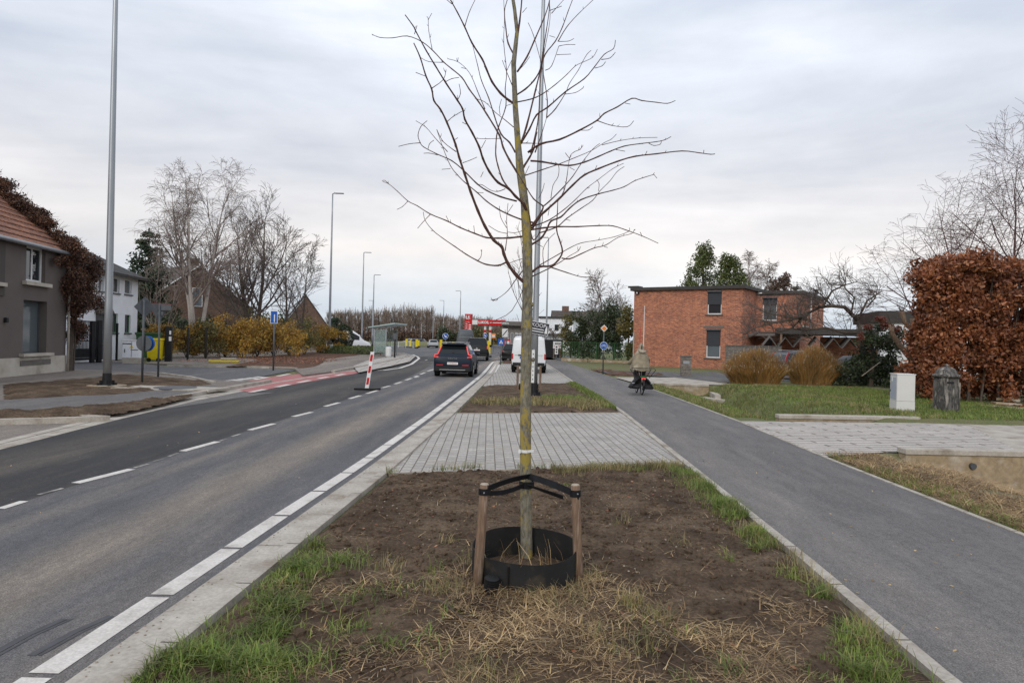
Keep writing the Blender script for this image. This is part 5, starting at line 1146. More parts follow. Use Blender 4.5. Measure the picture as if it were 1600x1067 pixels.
# ---------------------------------------------------------------- buildings
def FU(P0,th,px,py,off_=0):
    """pixel -> (u,z) on the vertical plane through P0 with direction th (off_ = offset outward)"""
    rx,ry,rz=ray(px,py); c,s=math.cos(th),math.sin(th); ox,oy=P0[0]+s*off_,P0[1]-c*off_
    # cam + t*(rx,ry) = o + u*(c,s)
    det=rx*(-s)+ry*c; t=(ox*(-s)+oy*c)/det; x,y=t*rx,t*ry
    return ((x-ox)*c+(y-oy)*s, H+t*rz)
def wall(root,name,mat,u0,u1,z0,z1,ops,dep=.14,y=0,side=None):
    us=sorted({u0,u1,*[o[0] for o in ops],*[o[1] for o in ops]}); zs=sorted({z0,z1,*[o[2] for o in ops],*[o[3] for o in ops]}); m=MB()
    us=[u for u in us if u0<=u<=u1]; zs=[z for z in zs if z0<=z<=z1]
    for a,b in zip(us[:-1],us[1:]):
        for c,d in zip(zs[:-1],zs[1:]):
            if any(o[0]<=(a+b)/2<=o[1] and o[2]<=(c+d)/2<=o[3] for o in ops): continue
            m.add([(a,y,c),(b,y,c),(b,y,d),(a,y,d)],[(0,1,2,3)])
    for (a,b,c,d) in ops:
        m.add([(a,y,c),(b,y,c),(b,y,d),(a,y,d),(a,y+dep,c),(b,y+dep,c),(b,y+dep,d),(a,y+dep,d)],[(0,4,5,1),(1,5,6,2),(2,6,7,3),(3,7,4,0)])
    return m.build(name,mat,root)
def window(root,u0,u1,z0,z1,y=0,dep=.12,frame='white',sill=None,shutter=0,mull=1,fw=.06,sillproj=.08,glass='glass',sillmat='galvd',over=.08,sh='shutter'):
    m=MB(); yy=y+dep-.03; w=fw
    m.box(((u0+u1)/2,yy,z0+w/2),(u1-u0,.06,w)); m.box(((u0+u1)/2,yy,z1-w/2),(u1-u0,.06,w)); m.box((u0+w/2,yy,(z0+z1)/2),(w,.06,z1-z0-2*w)); m.box((u1-w/2,yy,(z0+z1)/2),(w,.06,z1-z0-2*w))
    for k in range(mull): m.box((u0+(u1-u0)*(k+1)/(mull+1),yy+.003,(z0+z1)/2),(w*.9,.05,z1-z0-2*w))
    wn=m.build('window',M[frame],root)
    MB().box(((u0+u1)/2,yy+.02,(z0+z1)/2),(u1-u0-.01,.02,z1-z0-.01)).build('pane',M[glass],wn)
    if shutter: 
        zz=z1-(z1-z0)*shutter; MB().box(((u0+u1)/2,yy-.045,(zz+z1)/2),(u1-u0-.02,.03,z1-zz)).build('shutter',M[sh],wn)
    if sill: MB().box(((u0+u1)/2,y-sillproj/2+.05,z0-.045),(u1-u0+over*2,sillproj+.1,.08)).build('sill',M[sillmat],wn)
    return wn
def rects(P0,th,lst,off_=0):
    out=[]
    for (x0,x1,y0,y1) in lst:
        a=FU(P0,th,x0,(y0+y1)/2,off_)[0]; b=FU(P0,th,x1,(y0+y1)/2,off_)[0]; xm=(x0+x1)/2; z1=FU(P0,th,xm,y0,off_)[1]; z0=FU(P0,th,xm,y1,off_)[1]; out.append((min(a,b),max(a,b),z0,z1))
    return out
# brick
M['brick']=brickmat('red_orange_brick',(.50,.165,.075),(.25,.072,.042),(.40,.26,.19),.26,.086,.013,usey=True,bmp=.3,nfac=.3)
M['brick2']=brickmat('brown_brick',(.16,.085,.055),(.12,.07,.05),(.15,.11,.085),.25,.09,.012,usey=True)
M['render']=pm('grey_brown_render',(.145,.122,.112),(.125,.105,.097),1.2,.9,bmp=.15,fine=60,bd=.004)
M['render2']=pm('dark_grey_render',(.095,.082,.076),(.085,.073,.068),1.2,.9,bmp=.15,fine=60,bd=.004)
M['plinth']=pm('stained_white_plinth',(.50,.46,.40),(.42,.38,.32),1.5,.85,c3=(.20,.175,.14),lo=.4,hi=.78)
def tilemat(name,c1,c2,mort,bw,bh):
    return brickmat(name,c1,c2,mort,bw,bh,.018,usey=True,bmp=.6,rough=.8,offset=.0)
M['tile']=tilemat('orange_clay_tiles',(.34,.14,.075),(.25,.11,.065),(.07,.035,.025),.24,.24)
M['tiled']=tilemat('dark_roof_tiles',(.075,.072,.072),(.055,.053,.055),(.025,.025,.025),.3,.2)
M['tileb']=tilemat('brown_roof_tiles',(.105,.085,.07),(.085,.07,.06),(.03,.025,.02),.3,.2)
M['fascia']=pm('dark_fascia',(.045,.04,.038),(.06,.055,.05),3,.6)
M['whitewall']=pm('white_render',(.80,.81,.84),(.72,.73,.76),1.3,.85,bmp=.1,fine=40,bd=.003)
M['lint']=pm('grey_concrete_lintel',(.17,.155,.14),(.12,.11,.10),5,.85)
M['blockwall']=brickmat('grey_block_masonry',(.23,.20,.175),(.17,.15,.13),(.11,.10,.09),.39,.19,.012,usey=True)
# --- grey house, left edge
th=R(98.6); L=14.5; d=(math.cos(th),math.sin(th)); C0=(-18.95,29.0); P0=(C0[0]-d[0]*L,C0[1]-d[1]*L)
gh=empty('grey_house',(P0[0],P0[1],0),th,'grey rendered house with orange tile roof and white plinth at the left edge','house')
W=8.5; ez=5.12; rzg=9.0; rin=4.3
ops=rects(P0,th,[(36,73,470,552),(41,71,386,441)])
for k in range(2): ops.append((1.5+k*4,2.8+k*4,3.3,4.6))
zb=FU(P0,th,60,446)[1]-.16
wall(gh,'upper_wall',M['render'],0,L,.75,ez,ops,dep=.34)
m=MB(); m.add([(L,0,.0),(L,W,.0),(L,W,ez),(L,rin,rzg),(L,0,ez)],[(0,1,2,3,4)]); m.add([(0,0,.0),(0,W,.0),(0,W,ez),(0,rin,rzg),(0,0,ez)],[(4,3,2,1,0)]); m.add([(0,W,0),(L,W,0),(L,W,ez),(0,W,ez)],[(3,2,1,0)]); m.build('end_wall',M['render'],gh)
m=MB(); m.box((L/2,-.012,.30),(L,.06,.92)); m.build('plinth',M['plinth'],gh)
m=MB(); m.box((L-.25,-.03,2.65),(.02,.0,.0)); 
o=ops[0]; wn=window(gh,*o,dep=.33,frame='galvd',mull=0,glass='glassl',fw=.07)
MB().box(((o[0]+o[1])/2,-.06,o[2]-.05),(o[1]-o[0]+.5,.26,.11)).build('sill',M['plinth'],wn); MB().box(((o[0]+o[1])/2,-.04,o[2]-.35),(o[1]-o[0]+.48,.05,.20)).build('sill_base',M['lint'],wn)
o=ops[1]; wn=window(gh,*o,dep=.2,frame='white',mull=1,fw=.09)
MB().box(((o[0]+o[1])/2,-.05,o[2]-.08),(o[1]-o[0]+.5,.22,.14)).build('sill',M['plinth'],wn)
for o in ops[2:]: window(gh,*o,dep=.2)
z5=FU(P0,th,5,445)[1]; 
m=MB(); 
for (a,b) in ((0,FU(P0,th,6,430)[0]),): m.box(((a+b)/2,-.02,(3.0+ez)/2),(b-a,.04,ez-3.0))
m.build('dark_render_panel',M['render2'],gh)
uf=FU(P0,th,5,444)[0]; MB().box((uf-1,-.06,z5),(2.0,.18,.13)).build('sill',M['plinth'],gh)
uu,zz=FU(P0,th,7,500); MB().box((uu,-.06,zz),(.14,.12,.18)).build('wall_lamp',M['black'],gh,bevel=.02)
# roof
def gable_roof(root,L0,L1,W,ez,rz_,rin,mat,over=.3,th_=.14,name='roof'):
    m=MB(); s1=(rz_-ez)/rin; s2=(rz_-ez)/(W-rin); a=-over; 
    prof=[(a,ez-s1*over),(rin,rz_),(W+over,ez-s2*over)]
    vs=[]
    for u in (L0,L1):
        for (y,z) in prof: vs.append((u,y,z+.02))
        for (y,z) in prof: vs.append((u,y,z+th_+.02))
    m.add(vs,[(0,1,7,6),(1,2,8,7),(3,9,10,4),(4,10,11,5),(0,3,4,1),(1,4,5,2),(6,7,10,9),(7,8,11,10),(0,6,9,3),(2,5,11,8)]); return m.build(name,mat,root)
gable_roof(gh,-.3,L+.15,W,ez,rzg,rin,M['tile'],.18)
# rows of tiles as real laps on the street slope
m=MB(); s1=(rzg-ez)/rin
for k in range(16):
    y=-.15+k*.28; z=ez+s1*y+.165
    if y>rin-.1: break
    m.box((L/2,y,z),(L+.4,.30,.03),tilt=('X',math.atan(s1)-.09))
m.build('tile_courses',M['tile'],gh)
m=MB(); m.tube([(-.2,-.27,ez-.1),(L+.15,-.27,ez-.1)],.085,8); m.build('gutter',M['galv'],gh,smooth=True)
m=MB(); m.tube([(L-.04,-.12,.05),(L-.04,-.12,ez-.15)],.05,8); m.build('downpipe',M['conc'],gh,smooth=True)
# creeper on verge and corner
iv=empty('dry_creeper',(C0[0],C0[1],0),th,'brown leafless creeper tumbling over the grey house gable and roof edge','creeper')
ells=[];rg=random.Random(6)
for k in range(46):
    y=rg.uniform(-.3,4.2); z=ez+s1*y+.2; u=rg.uniform(-.9,.55)+(.3 if y<1 else 0); ells.append((u,y,z+rg.uniform(-.05,.25),.42,.45,.32,1))
for k in range(60): ells.append((rg.uniform(-.35,1.5),rg.uniform(-.7,2.0),rg.uniform(2.9,5.1),.5,.45,.5,1.4))
for k in range(40): ells.append((rg.uniform(-.1,1.05),rg.uniform(-.45,1.3),rg.uniform(1.5,3.4),.26,.28,.42,.5))
for k in range(10): ells.append((rg.uniform(-1.4,-.1),-.25,rg.uniform(4.6,5.3),.3,.15,.22,.35))
leafcloud('foliage',M['ivy'],iv,ells,60000,.085,9,cull=.0,shell=.1,nf=1.4)
leafcloud('inner_twigs',M['ivyd'],iv,[(e[0],e[1],e[2],e[3]*.75,e[4]*.75,e[5]*.75,e[6]) for e in ells],34000,.16,10,shell=0,asp=.2)
m=MB()
for k in range(150):
    if rg.random()<.55: y=rg.uniform(-.3,4.0); p=Vector((rg.uniform(-.2,.6),y,ez+s1*y+.3)); d_=Vector((rg.uniform(-.2,.8),rg.uniform(-.4,.3),rg.uniform(.3,1)))
    else: p=Vector((rg.uniform(.2,1.5),rg.uniform(-.7,1.5),rg.uniform(3,5.2))); d_=Vector((rg.uniform(.1,1),rg.uniform(-.6,.2),rg.uniform(-1,.7)))
    d_.normalize(); l=rg.uniform(.3,.85); m.tube([p,p+d_*l*.5+Vector((0,0,.04)),p+d_*l+Vector((0,0,-.12*l))],[.010,.007,.004],3,cap=False)
for k in range(8): u=rg.uniform(.0,.5); m.tube([(u,-.1,0),(u+.1,-.1,1.5),(u+.2,-.1,3.2)],[.04,.03,.02],5)
m.build('stems',M['barkd'],iv)
# --- white house
th=R(98.6); d=(math.cos(th),math.sin(th)); C1=(-25.6,46.6); Lw=13.0; P1=(C1[0]-d[0]*Lw,C1[1]-d[1]*Lw)
wh=empty('white_house',(P1[0],P1[1],0),th,'white two-storey house with dark hipped roof behind the left lamp post','house')
ops=rects(P1,th,[(154,162,430,455),(177,187,434,458),(195,206,437,460),(175,184,490,520),(195,204,492,520)])
door=rects(P1,th,[(149,166,490,545)])[0]; door=(door[0],door[1],.05,door[3])
wall(wh,'wall',M['whitewall'],0,Lw,0,5.35,ops+[door],dep=.2)
m=MB(); Ww=9; m.add([(Lw,0,0),(Lw,Ww,0),(Lw,Ww,5.35),(Lw,0,5.35)],[(0,1,2,3)]); m.add([(0,0,0),(0,Ww,0),(0,Ww,5.35),(0,0,5.35)],[(3,2,1,0)]); m.add([(0,Ww,0),(Lw,Ww,0),(Lw,Ww,5.35),(0,Ww,5.35)],[(3,2,1,0)]); m.build('end_wall',M['whitewall'],wh)
for i,o in enumerate(ops): window(wh,*o,dep=.16,frame='white' if i<3 else 'green',mull=0,sill=1,fw=.07,glass='glassl' if i in (0,2) else 'glass')
dr=MB().box(((door[0]+door[1])/2,.14,(door[2]+door[3])/2),(door[1]-door[0]-.02,.05,door[3]-door[2]-.02)).build('door',M['galvd'],wh); MB().box((door[1]-.2,.10,1.1),(.03,.04,.3)).build('handle',M['galv'],dr)
m=MB(); cx=(door[0]+door[1])/2; w_=(door[1]-door[0])/2+.2; m.add([(cx-w_,-.4,door[3]+.05),(cx+w_,-.4,door[3]+.05),(cx,-.4,door[3]+.75),(cx-w_,.0,door[3]+.05),(cx+w_,.0,door[3]+.05),(cx,.0,door[3]+.75)],[(0,1,2),(0,2,5,3),(1,4,5,2),(0,3,4,1)]); m.build('porch_gable',M['lint'],wh)
e=.55; ez2=5.38; rh=2.75; a=-e;b=Lw+e;c0=-e;c1=Ww+e; mid_=(c0+c1)/2; hp=5.0
m=MB(); m.add([(a,c0,ez2),(b,c0,ez2),(b,c1,ez2),(a,c1,ez2),(a+hp,mid_,ez2+rh),(b-hp,mid_,ez2+rh)],[(0,1,5,4),(1,2,5),(2,3,4,5),(3,0,4)]); m.build('roof',M['tiled'],wh)
m=MB(); m.box(((a+b)/2,c0-.02,ez2-.07),(b-a+.04,.16,.16)); m.box((b+.02,(c0+c1)/2,ez2-.07),(.16,c1-c0-.2,.16)); m.box(((a+b)/2,(c0+c1)/2,ez2-.02),(b-a-.1,c1-c0-.1,.03)); m.build('eaves',M['fascia'],wh)
# --- brick gable house behind the birch
gx_,gy_=at(308,74); g1=empty('brick_gable_house',(gx_-6.25*math.cos(R(50)),gy_-6.25*math.sin(R(50)),0),R(50),'brown brick gable house with dark tiled roof behind the birch','house')
W3=12.5
m=MB(); m.add([(0,0,0),(W3,0,0),(W3,0,4.4),(W3/2,0,8.9),(0,0,4.4)],[(0,1,2,3,4)]); m.add([(0,11,0),(W3,11,0),(W3,11,4.4),(W3/2,11,8.9),(0,11,4.4)],[(4,3,2,1,0)]); m.add([(0,0,0),(0,11,0),(0,11,4.4),(0,0,4.4)],[(3,2,1,0)]); m.add([(W3,0,0),(W3,11,0),(W3,11,4.4),(W3,0,4.4)],[(0,1,2,3)]); m.build('wall',M['brick2'],g1)
m=MB(); s=4.5/(W3/2); 
for sg in (-1,1):
    x0=W3/2; x1=W3/2+sg*(W3/2+.4); z0=8.95; z1=4.4-.4*s+.05
    m.add([(x0,-.3,z0),(x1,-.3,z1),(x1,11.3,z1),(x0,11.3,z0),(x0,-.3,z0+.2),(x1,-.3,z1+.2),(x1,11.3,z1+.2),(x0,11.3,z0+.2)],[(0,1,2,3),(7,6,5,4),(0,4,5,1),(1,5,6,2),(2,6,7,3)])
rf=m.build('roof',M['tileb'],g1); ch=MB().box((W3/2+.3,2,9.3),(1.0,.8,1.3)).build('chimney',M['brick2'],rf)
m=MB(); m.tube([(W3/2,-.35,9.05),(W3+.4,-.35,4.2)],.06,5); m.tube([(W3/2,-.35,9.05),(-.4,-.35,4.2)],.06,5); m.build('bargeboard',M['white'],rf)
window(g1,5.6,6.7,4.6,6.6,y=-.13,dep=.1,mull=0,glass='glassl')
gx_,gy_=at(480,108); g2=empty('small_brick_house',(gx_-3.4,gy_-1,0),R(22),'small red brick gable house seen left of the second lamp post','house'); g2.scale=(.72,.72,.96)
m=MB(); m.add([(0,0,0),(9,0,0),(9,0,3.6),(4.5,0,8.2),(0,0,3.6)],[(0,1,2,3,4)]); m.add([(9,0,0),(9,10,0),(9,10,3.6),(9,0,3.6)],[(0,1,2,3)]); m.build('wall',M['brick2'],g2)
m=MB(); m.add([(4.5,-.2,8.3),(9.4,-.2,3.2),(9.4,10,3.2),(4.5,10,8.3),(4.5,-.2,8.5),(9.4,-.2,3.4),(9.4,10,3.4),(4.5,10,8.5)],[(0,1,2,3),(7,6,5,4),(0,4,5,1),(1,5,6,2)]); m.add([(4.5,-.2,8.3),(-.4,-.2,3.2),(-.4,10,3.2),(4.5,10,8.3)],[(3,2,1,0)]); m.build('roof',M['tiled'],g2)
# --- brick house right
th=R(-35.1); c,s=math.cos(th),math.sin(th); A0=D(990,500,55)[:2]; A0=(A0[0],55.0)
bh=empty('red_brick_house',(A0[0],A0[1],0),th,'two-storey flat-roofed red brick house with grey roller shutters on the right','house')
LA=FU(A0,th,1160,500)[0]; zt=FU(A0,th,1120,452)[1]
ops=rects(A0,th,[(1105.5,1127.5,456,491),(1103.5,1125.5,516,559)])
wall(bh,'front_wall',M['brick'],0,LA,-.2,zt,ops,dep=.16)
D1=13.0
m=MB(); m.add([(0,0,-.2),(0,D1,-.2),(0,D1,zt),(0,0,zt)],[(3,2,1,0)]); m.add([(LA,0,-.2),(LA,D1,-.2),(LA,D1,zt),(LA,0,zt)],[(0,1,2,3)]); m.add([(0,D1,-.2),(LA,D1,-.2),(LA,D1,zt),(0,D1,zt)],[(3,2,1,0)]); m.build('side_wall',M['brick'],bh)
for o in ops:
    wn=window(bh,*o,dep=.14,frame='white',mull=0,sill=1,shutter=.56,fw=.07,sillproj=.12,glass='glassl' if o is ops[1] else 'glass',sillmat='lint',over=.14)
    MB().box(((o[0]+o[1])/2,-.045,o[3]+.04),(o[1]-o[0]+.04,.16,.10)).build('shutter_box',M['galvd'],wn); MB().box(((o[0]+o[1])/2,-.006,o[3]+.24),(o[1]-o[0]+.5,.03,.17)).build('lintel',M['lint'],wn)
m=MB(); m.box((LA/2,D1/2,zt+.13),(LA+.5,D1+.5,.26)); m.build('roof',M['fascia'],bh,bevel=.02)
MB().box((-.05,.3,zt+.33),(.9,.9,.14)).build('roof_corner_cap',M['fascia'],bh)
uu,zz=FU(A0,th,997,458); m=MB(); m.box((uu,-.15,zz),(.28,.2,.12)); m.build('floodlight',M['black'],bh); m=MB(); m.box((uu+.02,-.26,zz+.0),(.10,.02,.10)); m.build('lamp_glass',M['white'],bh)
m=MB(); ux=FU(A0,th,990.5,550)[0]; m.tube([(ux-.02,-.06,0),(ux-.02,-.06,FU(A0,th,990,520)[1])],.05,6); m.build('downpipe',M['conc'],bh)
# wing
k=4.3; offy=3.2; th2=th; B0=D(1158,500,53.6); B0=(B0[0],53.6)
LB=FU(B0,th2,1250,500)[0]; zt2=FU(B0,th2,1205,460)[1]
wg=empty('brick_house_wing',(B0[0],B0[1],0),th2,'lower red brick wing with a shuttered window behind the bare apple tree','house')
ops=rects(B0,th2,[(1191.5,1214,466,501)])+rects(B0,th2,[(1160,1178,527,545),(1195,1207,527,545)])
ops[1]=(ops[1][0],ops[1][1],0.1,ops[1][3]); ops[2]=(ops[2][0],ops[2][1],1.0,ops[2][3])
wall(wg,'front_wall',M['brick'],0,LB,-.2,zt2,ops,dep=.16)
m=MB(); m.add([(LB,0,-.2),(LB,8.6,-.2),(LB,8.6,zt2),(LB,0,zt2)],[(0,1,2,3)]); m.add([(0,8.6,-.2),(LB,8.6,-.2),(LB,8.6,zt2),(0,8.6,zt2)],[(3,2,1,0)]); m.build('side_wall',M['brick'],wg)
for i,o in enumerate(ops): wn=window(wg,*o,dep=.14,mull=0,frame='white' if i==0 else 'galvd',sill=1 if i==0 else 0,shutter=.30 if i==0 else 0,fw=.07,sillmat='lint',over=.14,glass='glassl' if i==0 else 'glass')
o=ops[0]; MB().box(((o[0]+o[1])/2,-.045,o[3]+.04),(o[1]-o[0]+.04,.16,.10)).build('shutter_box',M['galvd'],wg); MB().box(((o[0]+o[1])/2,-.006,o[3]+.24),(o[1]-o[0]+.5,.03,.17)).build('lintel',M['lint'],wg)
m=MB(); m.box((LB/2,4.3,zt2+.12),(LB+.4,9.0,.24)); m.build('roof',M['fascia'],wg,bevel=.02)
m=MB(); z_=FU(B0,th2,1160,545)[1]; m.tube([(LB*.0+.35,-.25,zt2+.05),(.30,-.10,zt2-.1),(.30,-.10,3.0),(.28,-.14,.2)],.06,8); m.tube([(.3,-.1,zt2+.05),(1.6,-.16,zt2+.10)],.06,8); m.build('downpipe',M['white'],wg,smooth=True)
m=MB(); m.tube([(LB+.1,3.2,3.4),(LB+.1,3.2,zt2)],.06,8); m.tube([(LB+.1,3.2,3.4),(LB+.1,.4,3.4)],.05,8); m.build('downpipe',M['white'],wg,smooth=True)
m=MB(); m.tube([(LB-.3,7,zt2+.2),(LB-.3,7,zt2+.75)],.12,10); m.lathe([(.2,.75),(.2,.85)],10,(LB-.3,7,zt2)); m.build('roof_vent',M['galvd'],wg)
# lean-to / awning and carport
z0=FU(B0,th2,1200,523)[1]
m=MB(); m.box((LB*.62,-1.1,z0+.06),(LB*1.35,2.3,.10),tilt=('X',R(7))); m.build('awning',M['lint'],wg)
x,y=at(1292,43.5); cp=empty('carport',(x,y,0),R(-20),'dark flat carport roof with a zigzag pale awning behind the parked estate car','carport')
zc=D(1292,518,43.5)[2]; MB().box((0,3,zc),(6.0,5,.38)).build('roof',M['fascia'],cp)
m=MB()
for k in range(6):
    u=-3.4+k*.95; m.add([(u-.45,0,zc-1.05),(u,0,zc-.45),(u+.45,0,zc-1.05),(u-.45,2.4,zc-.85),(u,2.4,zc-.25),(u+.45,2.4,zc-.85)],[(0,1,4,3),(1,2,5,4)])
m.build('zigzag_awning',M['lint'],cp)
m=MB(); 
for k in range(6):
    u=-3.4+k*.95; m.tube([(u-.45,-.02,zc-1.05),(u,-.02,zc-.45),(u+.45,-.02,zc-1.05)],.02,4)
m.build('awning_edge',M['lint'],cp)
m=MB(); 
for (u,v) in ((-2.7,.6),(2.9,.6),(-2.7,5),(2.9,5)): m.box((u,v,(zc-.2)/2),(.14,.14,zc-.2))
m.build('posts',M['stake'],cp)
MB().box((1.6,5.2,1.3),(3.2,.2,2.6)).build('back_wall',M['brick'],cp)
# low block wall
a=D(1133,572,47); b=D(1216,566,42.0); w=empty('low_block_wall',(a[0],47,0),math.atan2(42.0-47,b[0]-a[0]),'low grey-brown block wall in front of the brick house wing','wall')
LL=math.hypot(b[0]-a[0],5.0); zw=D(1170,541,45)[2]; MB().box((LL/2,.1,zw/2-.05),(LL,.2,zw+.1)).build('masonry',M['blockwall'],w); MB().box((LL/2,.1,zw+.03),(LL+.06,.26,.06)).build('coping',M['lint'],w)
# thin poles behind the cyclist
x,y=D(1005,560,46)[:2]; tag(MB().tube([(0,0,-.1),(-.0,0,D(1005,505,46)[2]),(0,0,D(1006,478,46)[2])],[.028,.026,.016],8).build('white_pole',M['white'],loc=(0,0,0)),'slim white pole standing before the brick wall above the cyclist','pole').location=(x,46,0)
x=D(1000,530,45.6)[0]; tag(MB().tube([(0,0,-.1),(0,0,D(1000,512,45.6)[2])],.02,8).build('red_pole',M['red_s']),'thin red pole beside the white pole above the cyclist','pole').location=(x,45.6,0)
# mailbox pier
x,y=G(1072,588,.04); mp=empty('block_mailbox_pillar',(x,y,.02),R(-8),'square grey concrete block pillar with a mailbox slot by the gravel drive','mailbox')
zm=D(1072,558,y)[2]; w_=15.5*y/F
MB().box((0,.28,zm/2),(w_,.5,zm)).build('pier',M['blockwall'],mp,bevel=.01); MB().box((0,.28,zm+.03),(w_+.08,.58,.06)).build('cap',M['lint'],mp); MB().box((0,.02,zm*.72),(w_*.6,.03,.16)).build('letter_flap',M['galv'],mp)
# white garage right
x,y=D(1376,540,47)[:2]; gr=empty('white_garage',(x,47,0),R(-12),'white garage with a deep dark roof edge behind the pollard tree','garage')
zt3=D(1410,505,47)[2]; zt4=D(1410,487,47)[2]
MB().box((3.2,3,zt3/2),(6.4,6,zt3)).build('wall',M['whitewall'],gr); MB().box((3.2,3,(zt3+zt4)/2),(6.8,6.4,zt4-zt3)).build('roof',M['fascia'],gr); MB().box((2.2,-.03,1.1),(2.4,.05,2.2)).build('door',M['white'],gr)
# --- middle distance houses
x,y=D(843,540,112)[:2]; h=empty('white_flat_house',(x,112,0),R(-14),'white flat-roofed house with dark eaves right of the middle lamp post','house')
z1=D(865,497,112)[2]; MB().box((2.7,4,z1/2),(5.6,8,z1)).build('wall',M['whitewall'],h); MB().box((2.7,4,z1+.1),(6.4,8.6,.28)).build('roof',M['fascia'],h); MB().box((2.7,-.6,z1*.52),(6.2,1.2,.2)).build('balcony',M['fascia'],h)
for k in range(3): window(h,.8+k*1.6,1.6+k*1.6,z1*.62,z1*.82,y=-.1,dep=.08,mull=0)
for (px,d,w_,lab,zr) in ((905,120,9,'grey-roofed gabled house behind the hedge, nearer the lamp post',486),(942,126,8,'second grey-roofed house behind the hedge, left of the brick house',492)):
    x,y=D(px,540,d)[:2]; h=empty('grey_roof_house',(x-w_/2,d,0),0,lab,'house'); ztop=D(px,zr,d)[2]; ze=ztop-2.6
    m=MB(); m.add([(0,0,0),(w_,0,0),(w_,0,ze),(0,0,ze)],[(0,1,2,3)]); m.add([(w_,0,0),(w_,8,0),(w_,8,ze),(w_,4,ztop-.05),(w_,0,ze)],[(0,1,2,3,4)]); m.add([(0,0,0),(0,8,0),(0,8,ze),(0,4,ztop-.05),(0,0,ze)],[(4,3,2,1,0)]); m.build('wall',M['whitewall'],h)
    gable_roof(h,-.3,w_+.3,8,ze,ztop,4,M['tileb'],.4); MB().box((w_*.25,4.2,ztop+.4),(1.2,.9,1.2)).build('chimney',M['brick2'],h)
    window(h,w_*.3,w_*.45,1.8,3.2,y=-.1,dep=.08,mull=0); 
# --- fuel station
dS=150; K=dS/F
x=D(768,505,dS)[0]; cn=empty('fuel_station_canopy',(x,dS,0),0,'red fuel station canopy on two white pillars with LUKOIL lettering','fuel station')
zc=D(768,504,dS)[2]; 
MB().box((.0,3,zc),(43.5*K,6,8.6*K)).build('fascia',M['red_s'],cn)
MB().box((-27.3*K,2.95,zc-.02),(11*K,6.1,7*K)).build('white_end',M['white'],cn); MB().box((22.6*K,2.9,zc-.1),(2.6*K,6.05,7*K)).build('white_end',M['white'],cn)
m=MB(); m.box((9.5*K,-.04,zc-.2*K),(24*K,.05,1.1*K)); m.build('white_stripe',M['white'],cn)
text('LUKOIL',5.4*K,M['white'],cn,(-12.4*K,-.06,zc-.1*K),UP,'lettering',.02,.92,bold=.03)
for i in range(3): MB().box(((-20+i*13)*K,.5,zc-5.3*K),(1.2*K,.3,.6*K)).build('ceiling_lamp',M['white'],cn)
for xx in (-10,-2):
    m=MB(); m.box((xx*K,.8,(zc-4*K)/2),(3.6*K,.5,zc-4*K)); pl=m.build('pillar',M['white'],cn); m=MB(); m.box((xx*K,.52,zc-13.5*K),(3.8*K,.06,4*K)); m.build('red_panel',M['red_s'],pl)
c=D(731.5,506,dS-8); K2=(dS-8)/F; tt=empty('fuel_price_totem',(c[0],dS-8,0),0,'tall red fuel price totem with white emblem left of the canopy','sign'); zt=D(731,490.5,dS-8)[2]
MB().box((.3*K2,.3,zt/2),(11.5*K2,.5,zt)).build('body',M['red_s'],tt)
text('LK',7.5*K2,M['white'],tt,(-.3*K2,.0,zt-5.2*K2),UP,'emblem',.02,.85,bold=.02)
m=MB(); m.tube([(-3.9*K2,.02,zt-2.2*K2),(-3.9*K2,.02,zt-6.6*K2),(-2.9*K2,.02,zt-7.6*K2),(1.8*K2,.02,zt-8.2*K2)],.35*K2,4); m.build('emblem_outline',M['white'],tt)
text('LUKOIL',2.2*K2,M['white'],tt,(-1.0*K2,.0,zt-13*K2),UP,'lettering',.02,.9)
m=MB()
for k,zz in enumerate((16,19.2,22)): m.box((-2.6*K2,.02,zt-zz*K2),(3*K2,.05,.9*K2)); m.box((2.8*K2,.02,zt-(zz+1.2)*K2),(3.6*K2,.05,1.5*K2))
m.build('price_rows',M['white'],tt)
text('E-CLEAN',2.7*K2,M['white'],tt,(0.2*K2,-.02,zt-25.3*K2),UP,'lettering',.02,1,bold=.03)
# kiosk building
c=D(800,520,135); K3=135/F; kb=empty('shop_building',(c[0]-5*K3,135,0),0,'grey flat shop building with sign letters right of the fuel canopy','building')
zk=D(800,503,135)[2]; MB().box((9*K3,4,zk/2-.4),(38*K3,8,zk-.8)).build('wall',M['blockwall'],kb); MB().box((9*K3,3.4,zk-.35),(41*K3,9.4,.8)).build('roof',M['lint'],kb); MB().box((14*K3,3,zk+.25),(30*K3,8,.35)).build('parapet',M['whitewall'],kb)
text('ARTISCAL',2.6*K3,M['white'],kb,(-5.5*K3,-1.4,zk-.35),UP,'lettering',.02,.95,bold=.02)
for k in range(4): window(kb,(-4+k*7)*K3,(0+k*7)*K3,1.0,3.2,y=-.1,dep=.08,mull=1)
